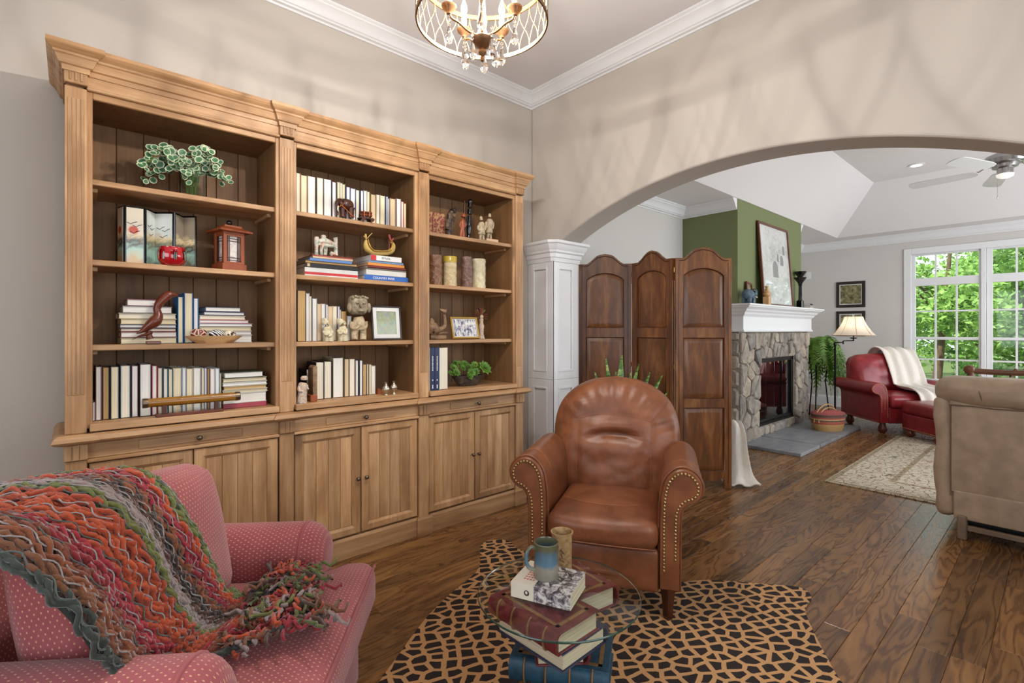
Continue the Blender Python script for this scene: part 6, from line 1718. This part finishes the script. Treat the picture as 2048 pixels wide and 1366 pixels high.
# deck of the middle bay: figurine, bookends, silver vases
fig('robed_figurine', 'small robed figurine with folded hands at the left of the deck', 'figurine', 6, 2.655, DECK, 'painted_robe', [[(300, 985, 66), (302, 920, 62), (305, 860, 58), (310, 800, 56), (312, 740, 62), (318, 705, 40)], [(330, 670, 44), (332, 640, 48), (332, 615, 34)], [(262, 760, 22, -.004), (262, 810, 22, -.012), (310, 830, 18, -.02)], [(368, 740, 18, -.004), (372, 780, 16, -.012), (395, 795, 10, -.016)]], 310)
be = thing('bookend', 'tall carved brown wooden bookend at the left of the row', 'bookend', (W(6, 440, 0, 2.70).x, 2.70, DECK+.0005))
K = WK(6, 440, 2.70)
m = MB(); m.box(-50*K, 45*K, -.03, .05, 0, 90*K, .003); m.build('base', 'cherry', be)
MB().prism([(-10*K, 90*K), (44*K, 90*K), (44*K, 470*K), (20*K, 490*K), (-10*K, 460*K), (-14*K, 300*K)], -.025, .045, 'y').build('upright', 'camel_brown', be)
bd_ = book_up(W(6, 362, 0, 2.79).x, W(6, 392, 0, 2.79).x, DECK, .165, 2.79, 'ivory', '241c20', 'dark-covered book standing behind the left wooden bookend', 'upright books between the bookends', .13)
be2 = thing('bookend', 'low carved brown wooden bookend at the right of the row', 'bookend', (W(6, 1345, 0, 2.74).x, 2.74, DECK+.0005))
MB().prism([(-35*K, 0), (40*K, 0), (42*K, 30*K), (20*K, 55*K), (-5*K, 80*K), (-35*K, 90*K)], -.02, .04, 'y', bev=.003).build('wedge', 'cherry', be2)
t = NT('silver'); t.fin('c9c0ae', .34, 1.0); v = t.coord(); t.bump(t.vor(v, 160), .5, .002)
for (zx, zt_, lab, kk) in ((1448, 705, 'small silver vase nearest the books on the middle deck', 0), (1556, 705, 'small silver vase with footed base at the right of the pair', 1)):
    K = WK(6, zx, 2.665); o = thing('silver_vase', lab, 'vase', (W(6, zx, 0, 2.665).x, 2.665, DECK+.0005), group='small silver vases')
    pr_ = [(0, 0), (26, 0), (26, 8), (14, 16), (18, 30), (40, 50), (50, 75), (44, 105), (22, 130), (13, 145), (15, 165), (22, 178), (15, 178), (0, 160)] if kk == 0 else [(0, 0), (24, 0), (22, 10), (13, 24), (13, 38), (30, 55), (48, 85), (46, 110), (26, 135), (13, 148), (15, 165), (22, 180), (14, 180), (0, 160)]
    MB().lathe([(r*K, z*K) for r, z in pr_], n=18).build('vase_body', 'silver', o, smooth=60)

# ---------------------------------------------------------------- ornaments: right bay
fig('carved_horse', 'dark carved wooden horse head ornament beside the brocade volumes', 'carving', 8, 2.73, SH[2], 'bronze_dark', [[(385, 575, 38), (380, 520, 36), (378, 460, 40), (385, 400, 38), (400, 340, 36), (420, 300, 34)], [(425, 300, 40), (445, 285, 34), (465, 270, 14)], [(430, 320, 38), (445, 355, 26), (455, 370, 22)], [(410, 575, 22), (415, 500, 18), (420, 430, 20), (440, 380, 18)], [(368, 500, 26, -.02), (370, 450, 26, -.02)]], 400, feats=[('ear', 'bronze_dark', [[(425, 270, 10), (432, 250, 5)], [(450, 262, 10), (462, 246, 5)]])])
fig('carved_monkey', 'slim red-brown carved wooden figure left of the black carving', 'carving', 8, 2.72, SH[2], 'cherry', [[(520, 600, 16), (522, 550, 18), (535, 500, 24)], [(550, 600, 16), (548, 550, 18), (540, 500, 24), (540, 450, 30), (542, 410, 28), (548, 390, 16)], [(550, 365, 26), (552, 340, 24), (550, 322, 12)], [(518, 420, 12), (510, 470, 12), (530, 500, 12)], [(565, 420, 12), (572, 460, 12), (560, 480, 12)]], 540)
fig('carved_figure', 'tall slender black carved wooden figure on the top right shelf', 'carving', 8, 2.74, SH[2], 'black_gloss', [[(612, 600, 28), (612, 540, 24), (615, 470, 32), (618, 420, 34), (620, 370, 28), (622, 330, 24)], [(622, 310, 30), (624, 280, 30), (624, 250, 24)], [(625, 232, 28), (626, 208, 26), (626, 182, 24), (626, 158, 26), (624, 142, 14)], [(590, 440, 10), (592, 380, 9), (598, 340, 8)]], 615, feats=[('staff', 'dark_wood', [[(566, 590, 6), (566, 400, 6), (566, 160, 5)]])])
wbk = W(8, 885, 0, 2.71); 
o = thing('book', 'thin cream paperback lying under the taller clay soldier', 'book', (wbk.x, 2.71, SH[2]+.0004))
K = WK(8, 880, 2.71); MB().box(-90*K, 85*K, 0, .11, 0, .003, .0005).box(-90*K, 85*K, 0, .11, .0225, .0255, .0005).box(-90*K, 85*K, .107, .11, 0, .0255).build('cover', cmat('b06a5c'), o); MB().box(-88*K, 83*K, .001, .107, .003, .0225).build('pages', 'fl_beige', o)
fig('clay_soldier', 'taller grey-brown clay soldier figurine standing on the thin book', 'figurine', 8, 2.745, SH[2]+.0258, 'terracotta', [[(828, 575, 14), (830, 540, 15), (836, 510, 22)], [(862, 575, 14), (860, 540, 15), (852, 510, 22)], [(845, 510, 42), (846, 460, 38), (848, 410, 40), (848, 370, 42), (848, 345, 20)], [(849, 325, 18), (850, 300, 17), (848, 284, 8)], [(812, 380, 14), (806, 420, 13), (822, 450, 12, -.012)], [(886, 380, 14), (890, 420, 13), (880, 460, 12, -.01)]], 848)
fig('clay_soldier', 'shorter pale clay soldier figurine standing in front on the shelf', 'figurine', 8, 2.69, SH[2], 'terracotta', [[(742, 632, 16), (744, 600, 16), (750, 570, 24)], [(778, 632, 16), (776, 600, 16), (768, 570, 24)], [(758, 575, 44), (758, 540, 42), (756, 490, 38), (756, 450, 36), (754, 430, 20)], [(753, 410, 18), (752, 385, 18), (750, 366, 9)], [(722, 470, 13), (718, 510, 13), (745, 530, 11, -.016)], [(792, 470, 13), (798, 510, 13), (775, 530, 11, -.016)]], 758)
# four textured ceramic cylinder vases
def bark(name, a, b, c, gl=.3):
    t = NT(name); v = t.coord(); n = t.noise(v, 22, 5, .65, 1.2); t.fin(t.ramp(n, [(.3, a), (.5, b), (.7, c)]), gl); t.bump(n, .7, .012)
bark('glaze_brown', '4a2f20', '7a543a', 'a07c60'); bark('glaze_cream', 'a98c58', 'c8b48c', 'd8c8a4', .5); bark('glaze_umber', '4e3428', '76564a', '8e7468'); bark('glaze_ivory', 'b5a67e', 'd4c8a4', 'e4dcc0', .5)
for (x0, x1, y0, y1, mt, lab, am) in ((185, 326, 832, 1190, 'glaze_brown', 'brown glazed face-textured cylinder vase, leftmost of the four', .10), (356, 491, 852, 1205, 'glaze_cream', 'smooth cream cylinder vase with yellow rim, second from left', .015), (558, 666, 852, 1215, 'glaze_umber', 'umber bark-textured cylinder vase, third from left', .10), (684, 820, 876, 1225, 'glaze_ivory', 'ivory ridged cylinder vase, rightmost of the four', .06)):
    Y = 2.71; a, b = W(8, x0, 0, Y).x, W(8, x1, 0, Y).x; K = WK(8, x0, Y); r = (b-a)/2*.94; h = (y1-y0)*K*.97
    o = thing('cylinder_vase', lab, 'vase', ((a+b)/2, Y+r*.6, SH[1]+.0005), group='four ceramic cylinder vases')
    pr_ = [(r*.96, 0)]+[(r*(1+.03*sin(i*2.1)), h*i/14) for i in range(1, 15)]+[(r*.86, h), (r*.84, h*.75), (0, h*.7)]
    sd = x0
    MB().lathe(pr_, n=26, wob=lambda a_, z_: 1+am*nz((2.2*cos(a_), 2.2*sin(a_), z_*28), 1.3, sd*.1)*(1 if 0 < z_ else .5)).build('vase_body', mt, o, smooth=60)
    if mt == 'glaze_cream': MB().lathe([(r*1.035, h*.80), (r*1.045, h*.99), (r*1.0, h*1.004)], n=26, cap=False, wob=lambda a_, z_: 1).build('yellow_glaze', cmat('b59a3c', .25), o, smooth=60)
# lying camel
fig('camel_figurine', 'brown carved camel lying down on the right bay', 'figurine', 9, 2.71, SH[0], 'camel_brown', [[(150, 470, 34), (172, 420, 66), (205, 415, 74), (240, 430, 56), (270, 430, 38)], [(185, 370, 40), (190, 330, 30), (178, 300, 14)], [(262, 430, 34), (300, 420, 30), (335, 390, 24), (342, 340, 20), (338, 290, 18), (332, 255, 18)], [(345, 225, 22), (325, 215, 24), (300, 205, 18), (282, 198, 11)], [(250, 470, 20), (300, 462, 16), (370, 462, 14)], [(180, 470, 24), (240, 480, 18)], [(170, 512, 26), (250, 514, 28), (345, 514, 26)]], 250, feats=[('ear', 'camel_brown', [[(352, 205, 8), (362, 192, 4)]])])
t = NT('etched_print'); v = t.coord('Object', (1, 1, .45)); n = t.noise(v, 55, 4, .7); t.fin(t.ramp(n, [(.42, '4a4a68'), (.5, 'b9b8c0'), (.56, 'dcdad4')]), .4, Coat_Weight=.5)
table_frame('gold_picture_frame', 'gold-framed sketch leaning on the right bay', 9, 430, 735, 285, 540, 2.69, SH[0], R(0), R(-14), .012, 'frame_gold', 'etched_print', mount=.006)
pc = thing('headdress_figurine', 'figurine with fan-shaped feather headdress behind the gold frame', 'figurine', (W(9, 755, 0, 2.76).x, 2.76, SH[0]+.0005))
K = WK(9, 755, 2.76)
MB().lathe([(0, 0), (40*K, 0), (40*K, 10*K), (24*K, 60*K), (28*K, 110*K), (34*K, 150*K), (20*K, 180*K), (22*K, 200*K), (24*K, 225*K), (0, 245*K)], n=16).build('body', 'painted_robe', pc, smooth=60)
for i in range(13):
    a_ = R(-20+220*i/12); m = MB(); c0 = Vector((0, .006, 255*K)); d_ = Vector((cos(a_), 0, sin(a_)))
    m.tube([c0+d_*20*K, c0+d_*55*K, c0+d_*88*K, c0+d_*98*K], [3*K, 11*K, 14*K, 4*K], 6, flat=.4)
    m.build('feather', ['camel_brown', 'frame_gold', 'cover_9c3a48', 'bronze_dark'][i % 4], pc, smooth=60)
MB().ball((0, -.004, 250*K), (22*K, 18*K, 26*K), 10, 7).build('face', 'terracotta', pc, smooth=80)
# bowl of succulents
ps = W(9, 615, 1105, 2.70); K = WK(9, 615, 2.70)
su = thing('succulent_bowl', 'dark textured bowl of green succulents on the lower right shelf', 'plant', (W(9, 610, 0, 2.74).x, 2.745, DECK+.0005))
bark('pebbled', '241c14', '3c3024', '5a4a38', .7)
rB = 215*K
MB().lathe([(0, 0), (rB*.55, 0), (rB*.8, 45*K), (rB*1.02, 115*K), (rB*.96, 120*K), (rB*.7, 80*K), (0, 75*K)], n=26, wob=lambda a_, z_: 1).build('bowl', 'pebbled', su, smooth=40).scale = (1, .42, 1)
leaf_mat('succulent_a', '4c7a26', '86b04a', .15); leaf_mat('succulent_b', '3a6420', '6c9a3c', .15)
random.seed(14)
def rosette(c, r, tilt, mt):
    m = MB(); M_ = Matrix.Translation(c) @ Matrix.Rotation(tilt[0], 4, 'X') @ Matrix.Rotation(tilt[1], 4, 'Y'); m.M = M_
    for ring_, (n, rr, el) in enumerate(((8, 1.0, .25), (7, .78, .55), (5, .5, .95), (3, .25, 1.25))):
        for i in range(n):
            a_ = 2*PI*i/n+ring_*.4; d_ = Vector((cos(a_)*cos(el), sin(a_)*cos(el), sin(el))); s_ = Vector((-sin(a_), cos(a_), 0)); up = d_.cross(s_)*-1
            b0 = d_*(r*.12); w1 = r*.30*rr
            m.add([b0, b0+d_*r*rr*.6+s_*w1, b0+d_*r*rr+up*r*.06, b0+d_*r*rr*.6-s_*w1, b0+d_*r*rr*.55+up*r*.03-d_.cross(s_)*-r*.05], [(0, 1, 4), (1, 2, 4), (2, 3, 4), (3, 0, 4)])
    m.build('rosette', mt, su, smooth=30)
for (zx, zy, r, mt, dy_) in ((440, 890, 60, 'succulent_b', -.01), (500, 850, 52, 'succulent_a', .01), (560, 840, 48, 'succulent_a', .0), (470, 940, 52, 'succulent_b', -.04), (545, 890, 46, 'succulent_b', -.02), (620, 880, 50, 'succulent_a', -.03), (680, 850, 48, 'succulent_a', .01), (640, 940, 55, 'succulent_a', -.05), (620, 990, 44, 'succulent_a', -.055), (690, 930, 50, 'succulent_b', -.03), (790, 890, 92, 'succulent_a', -.02), (410, 950, 45, 'succulent_b', -.02), (730, 880, 46, 'succulent_b', .0), (460, 830, 40, 'succulent_b', .03)):
    p_ = W(9, zx, zy, 2.745+dy_); rosette(Vector((p_.x-su.location.x, dy_, p_.z-su.location.z)), r*K, (R(55+random.uniform(-15, 15)), R(random.uniform(-20, 20))), mt)

# ---------------------------------------------------------------- on the glass table
plain('novel_white', 'd9d2bf', .5, var=.03)
def photo_mat():
    t = NT('photo_cover'); v = t.coord(); n = t.noise(v, 38, 5, .75, .8); t.fin(t.ramp(n, [(.38, '231d20'), (.47, '6d656a'), (.56, 'c9c6c0'), (.7, 'e4e2dc')]), .35, Coat_Weight=.2)
photo_mat()
no = thing('novel', 'thick white paperback novel with black and white photo on the glass table', 'book', (1.105, 1.068, TZ+.0006), R(-67))
nw, nd, nh = .19, .15, .046     # spine length, page depth, thickness
m = MB(); m.box(-nw/2, nw/2, -nd/2, nd/2, 0, .0012).box(-nw/2, nw/2, -nd/2, nd/2, nh-.0012, nh).box(-nw/2, nw/2, -nd/2, -nd/2+.0015, .0012, nh-.0012); m.build('cover', 'novel_white', no)
MB().box(-nw/2+.001, nw/2-.001, -nd/2+.0015, nd/2-.002, .0012, nh-.0012).build('pages', 'pages_flat', no)
m = MB(); m.box(-.02, nw/2+.0002, -nd/2, nd/2, nh, nh+.0004).box(-.02, nw/2+.0002, -nd/2-.0004, -nd/2, .0005, nh+.0004); m.build('cover_photo', 'photo_cover', no)
MB().lathe([(0, 0), (.0085, 0), (.0085, .0006), (0, .0006)], n=20).build('publisher_mark', 'ink_dark', no, loc=(-.043, -nd/2-.0001, nh*.45), rot=(PI/2, 0, 0))
m = MB(); m.ball((-.0435, -nd/2-.0008, nh*.48), (.004, .0006, .005), 8, 5); m.build('mark_relief', 'novel_white', no)
m = MB(); random.seed(2)
for r_ in range(4):
    for q in range(4): m.box(-.066+.0095*q, -.0595+.0095*q, -.045+.014*r_, -.038+.014*r_, nh, nh+.0004)
m.build('title_print', 'ink_red', no)
def glaze_mug():
    t = NT('mug_glaze'); v = t.coord(); sp = t.n.new('ShaderNodeSeparateXYZ'); t.set(sp.inputs[0], v); n = t.noise(v, 40, 4)
    f = t.math('ADD', t.math('DIVIDE', sp.outputs[2], .10), t.math('MULTIPLY', t.math('SUBTRACT', n, .5), .25)); t.fin(t.ramp(f, [(.1, '7f7a6c'), (.35, '8d8a7c'), (.48, '56778a'), (.8, '4e6a78'), (.93, '5a5a44')]), .22, Coat_Weight=.4)
glaze_mug()
ptint('stoneware', '8f7048', 'ae8c5e', 'b99a6e', 60)
mg = thing('pottery_mug', 'blue-grey glazed pottery mug standing on the novel', 'mug', (1.100, 1.075, TZ+nh+.0012), R(-30))
r0 = .038
MB().lathe([(0, 0), (r0, 0), (r0*1.04, .006), (r0*.98, .012), (r0*1.05, .02), (r0*1.0, .026), (r0*1.02, .034), (r0*.96, .05), (r0*.97, .08), (r0*1.03, .092), (r0*.99, .097), (r0*1.02, .106), (r0*.94, .108), (r0*.88, .10), (r0*.88, .07), (0, .068)], n=32).build('mug_body', 'mug_glaze', mg, smooth=50)
MB().tube(smooth_poly([(-.036, -.004, .092), (-.05, -.008, .098), (-.064, -.012, .085), (-.067, -.014, .06), (-.058, -.012, .038), (-.037, -.006, .026)], 5, False), .0062, 8).build('handle', 'mug_glaze', mg, smooth=80)
MB().lathe([(0, .071), (r0*.87, .071)], n=24).build('tea', cmat('5a2f16', .2), mg)
cu = thing('stoneware_cup', 'tall tan stoneware cup on the glass behind the mug', 'cup', (1.232, 1.130, TZ+.0006))
MB().lathe([(0, 0), (.031, 0), (.033, .004), (.033, .12), (.037, .128), (.038, .134), (.034, .134), (.031, .12), (.03, .03), (0, .03)], n=28).build('cup_body', 'stoneware', cu, smooth=50)
m = MB(); random.seed(6)
for k in range(9): m.ball((-.022+random.uniform(-.008, .008), -.026+random.uniform(-.003, .002), .045+.005*k), .004, 6, 4)
m.build('applied_vine', 'camel_brown', cu, smooth=80)

# snake plant between recliner and screen
def snake_mat():
    t = NT('snake_leaf'); v = t.coord('Object', (1, 1, 5)); n = t.noise(v, 14, 3, .6, .8); t.fin(t.ramp(n, [(.4, '2f5420'), (.52, '5f8a3c'), (.62, '9aa85c')]), .4)
snake_mat()
sp_ = thing('snake_plant', 'mottled green snake plant standing behind the brown recliner', 'plant', (2.86, 2.12, 0))
MB().lathe([(0, 0), (.13, 0), (.16, .26), (.165, .27), (.14, .27), (.13, .24), (0, .24)], n=20).build('pot', 'bronze', sp_, smooth=50)
random.seed(8)
for (uu, vv, wv) in ((1212, 718, .02), (1244, 710, .035), (1278, 728, .022), (1325, 750, .03), (1190, 745, .02), (1262, 745, .022), (1336, 782, .02), (1232, 742, .024), (1300, 745, .028)):
    tip = P(uu, vv, Y=2.12+random.uniform(-.06, .06)); b0 = Vector((random.uniform(-.04, .04), random.uniform(-.04, .04), .24)); t1 = Vector((tip.x-2.86, tip.y-2.12, tip.z)); m = MB(); sd = Vector((.75, -.66, 0)); nn_ = Vector((-.66, -.75, 0))
    ws = [.6, .9, 1.0, .95, .8, .5, .06]; L_, C_, R_v = [], [], []
    for i in range(7):
        f = i/6; c = b0.lerp(t1, f)+Vector((0, 0, .03*sin(PI*f))); w2 = wv*1.15*ws[i]; L_.append(c-sd*w2); R_v.append(c+sd*w2); C_.append(c-nn_*.006)
    vs = L_+C_+R_v; fs = [(i, i+1, 8+i, 7+i) for i in range(6)]+[(7+i, 8+i, 15+i, 14+i) for i in range(6)]
    lo = m.add(vs, fs).build('leaf', 'snake_leaf', sp_, smooth=80); so = lo.modifiers.new('thickness', 'SOLIDIFY'); so.thickness = .004

# ---------------------------------------------------------------- more things on the mantel
ptint('blue_grey', '2e3e48', '4a5e6c', '5c7080', 20)
oe = thing('elephant_figurine', 'blue-grey elephant figurine with black trunk at the left of the mantel', 'figurine', (5.50, 2.30, MZ+.0005), R(0))
m = MB(); m.tube([(-.09, 0, .085), (-.05, 0, .10), (.0, 0, .10), (.05, 0, .095)], [.03, .058, .062, .05], 12)
for sx in (-.055, .04):
    for sy in (-.03, .03): m.tube([(sx, sy, .08), (sx, sy, 0)], [.026, .022], 8)
m.build('body', 'blue_grey', oe, smooth=80)
m = MB(); m.tube([(.05, 0, .12), (.09, 0, .125), (.12, 0, .10)], [.045, .05, .03], 10); m.tube([(.12, 0, .11), (.15, -.0, .07), (.155, 0, .03), (.165, 0, .012)], [.026, .018, .013, .011], 8); m.build('head', 'black_gloss', oe, smooth=80)
m = MB()
for sy in (-1, 1): m.ball((.075, sy*.05, .12), (.03, .008, .04), 8, 6)
m.build('ear', 'blue_grey', oe, smooth=80)
m = MB()
for sy in (-1, 1): m.tube([(.12, sy*.02, .09), (.15, sy*.025, .075), (.165, sy*.024, .085)], [.006, .005, .002], 6)
m.build('tusk', 'candle_sleeve', oe, smooth=80)
wb_ = thing('turned_bottle', 'small turned golden wood bottle beside the leaning etching', 'ornament', (5.82, 2.235, MZ+.0005))
MB().box(-.033, .033, -.033, .033, 0, .09, .004).build('foot', 'light_wood', wb_)
MB().lathe([(.022, .09), (.034, .105), (.038, .125), (.028, .15), (.018, .16), (.022, .17), (.012, .185), (.02, .195), (.02, .21), (0, .213)], n=16).build('bottle', 'light_wood', wb_, smooth=60)
sf = thing('small_frame', 'small dark wooden frame tilted against the green chimney wall', 'picture frame', (5.70, 2.375, MZ+.0005), rot=(R(-5), R(8), 0))
m = MB(); frame_y(m, -.01, -.075, .075, 0.012, .26, .022, .018); m.build('frame', 'redwood', sf); B('print', 'landscape_print', sf, -.06, .06, 0, .006, .03, .245, 0)
for k, (hh, cv, lab) in enumerate(((.025, 'cfc6b8', 'pale book at the bottom of the little pile on the mantel'), (.022, 'b9b0a4', 'pale book in the middle of the little pile on the mantel'), (.02, '2c2a2c', 'dark book on top of the little pile on the mantel'))):
    z0 = MZ+.0006+sum((.025, .022, .02)[:k]); o = thing('book', lab, 'book', (7.36, 2.31, z0), R(4*k), group='books piled on the mantel')
    MB().box(-.085, .085, -.05, .05, 0, .003).box(-.085, .085, -.05, .05, hh-.0036, hh-.0006).box(-.085, .085, -.05, -.047, 0, hh-.0006).build('cover', cmat(cv), o); MB().box(-.083, .083, -.047, .048, .003, hh-.0036).build('pages', 'fl_white', o)
pw_ = P(1617, 551, X=XF-.006); wp = thing('wall_plate', 'small white plate on the far wall behind the candlesticks', 'wall plate', (XF, pw_.y, pw_.z))
B('plate', 'trim_white', wp, -.006, -.0005, -.04, .04, -.06, .06, .002); B('toggle', 'paper', wp, -.012, -.006, -.006, .006, -.012, .012, .001)
# ------------------------------------------------------------------ outside the window: lawn, trees, shrubs, patio table
plain('lawn', '4f5d2c', .95, var=.2, vs=3)
struct(MB().box(9.7, 60, -40, 40, -.5, -.3).build('ground', 'lawn'))
leaf_mat('leaf_bright', '5c8634', 'a0be66', .42); leaf_mat('leaf_mid', '456c2e', '7fa050', .4); leaf_mat('leaf_dark', '315228', '5a7a42', .38)
plain('bark', '5a4634', .9, var=.25, vs=8, bump=.6, bs=12)
random.seed(31)
def crown_mesh(n, rx, rz, leaf):
    m = MB(); cl = [(random.uniform(-.75, .75)*rx, random.uniform(-.75, .75)*rx, random.uniform(-.8, .8)*rz, random.uniform(.25, .5)*rx) for _ in range(16)]
    for k in range(n):
        c = random.choice(cl); d = Vector((random.gauss(0, 1), random.gauss(0, 1), random.gauss(0, 1))).normalized()*c[3]*random.random()**.4
        p = Vector(c[:3])+d; L = leaf*random.uniform(.7, 1.25)
        a = Vector((random.gauss(0, 1), random.gauss(0, 1), random.gauss(0, .6))).normalized(); b = a.orthogonal().normalized(); b = (b+a.cross(b)*random.uniform(-1, 1)).normalized()
        m.add([p-a*L*.5, p+b*L*.28, p+a*L*.5, p-b*L*.28], [(0, 1, 2, 3)])
    return m
CR3 = [crown_mesh(4200, 1.5, 1.6, .17), crown_mesh(4200, 1.4, 1.9, .15), crown_mesh(2000, 1.3, 1.2, .19)]
made = {}
def tree(x, y, zc, sc, k, mt, trunk=True, label=None, cat='tree', group='trees outside the window'):
    o = thing('leafy_tree' if cat == 'tree' else 'leafy_shrub', label or 'leafy green tree growing outside the living room window', cat, (x, y, -.3), group=group)
    if (k, mt) not in made: made[(k, mt)] = c = CR3[k].build('crown', mt, o, kind='stuff'); c.location = (0, 0, zc+.3)
    else: c = shared(made[(k, mt)], 'crown', o, (0, 0, zc+.3)); c.rotation_euler = (0, 0, random.uniform(0, 6))
    c.scale = (sc, sc, sc)
    if trunk:
        h = zc+.3; bx, by = random.uniform(-.3, .3), random.uniform(-.3, .3)
        tm = MB().tube(smooth_poly([(0, 0, 0), (bx*.3, by*.3, h*.4), (bx*.6, by*.6, h*.8), (bx, by, h+1.2*sc)], 4, False), [.10-.006*i for i in range(13)], 8); 
        for q in range(3): a_ = random.uniform(0, 6); tm.tube([(bx*.6, by*.6, h*(.7+.12*q)), (bx*.6+.5*cos(a_), by*.6+.5*sin(a_), h*(.9+.12*q)), (bx*.6+.9*cos(a_), by*.6+.9*sin(a_), h*(1.02+.12*q))], [.045, .03, .012], 6)
        tm.build('trunk', 'bark', o, smooth=60)
ROWN = ['nearest', 'second', 'third', 'farthest']; POS = ['left one', 'middle one', 'right one']; TONE = {'leaf_bright': 'bright green', 'leaf_mid': 'mid green', 'leaf_dark': 'deep green'}
for i, (x, y, zc, sc, k, mt) in enumerate([(13.9, 5.4, 1.9, .92, 0, 'leaf_mid'), (13.9, 1.9, 2.0, .92, 0, 'leaf_bright'), (13.9, -1.7, 1.9, .92, 1, 'leaf_mid'), (17.6, 4.2, 2.1, 1.05, 1, 'leaf_bright'), (17.6, .1, 2.1, 1.05, 0, 'leaf_mid'), (17.6, -4.1, 2.1, 1.05, 1, 'leaf_dark'), (22, 6.6, 2.2, 1.2, 0, 'leaf_dark'), (22, 2.0, 2.2, 1.2, 1, 'leaf_bright'), (22, -2.8, 2.2, 1.2, 0, 'leaf_dark'), (34, 10, 4.2, 2.6, 1, 'leaf_mid'), (34, 0.4, 4.2, 2.6, 0, 'leaf_dark'), (34, -9.4, 4.2, 2.6, 1, 'leaf_mid')]): tree(x, y, zc, sc, k, mt, True, f'{TONE[mt]} leafy tree in the {ROWN[i//3]} row outside the window, {POS[i % 3]}')
for i, (x, y, sc, mt) in enumerate(((11.55, 3.9, .42, 'leaf_mid'), (11.55, 2.3, .42, 'leaf_bright'), (11.55, .7, .42, 'leaf_mid'), (11.55, -.9, .42, 'leaf_bright'))):
    tree(x, y, .25, sc, 2, mt, False, f'low leafy shrub just outside the window, {ORD[i+1]} from the left', 'shrub', 'shrubs outside the window')
for i, y in enumerate((12.2, 6.9, 1.6, -3.7, -9)):
    tree(27.2, y, 1.6, 1.55, 2, 'leaf_mid' if i % 2 else 'leaf_bright', False, f'tall bushy shrub in the hedge behind the trees, {ORD[i+1]} from the left', 'shrub', 'hedge behind the trees')
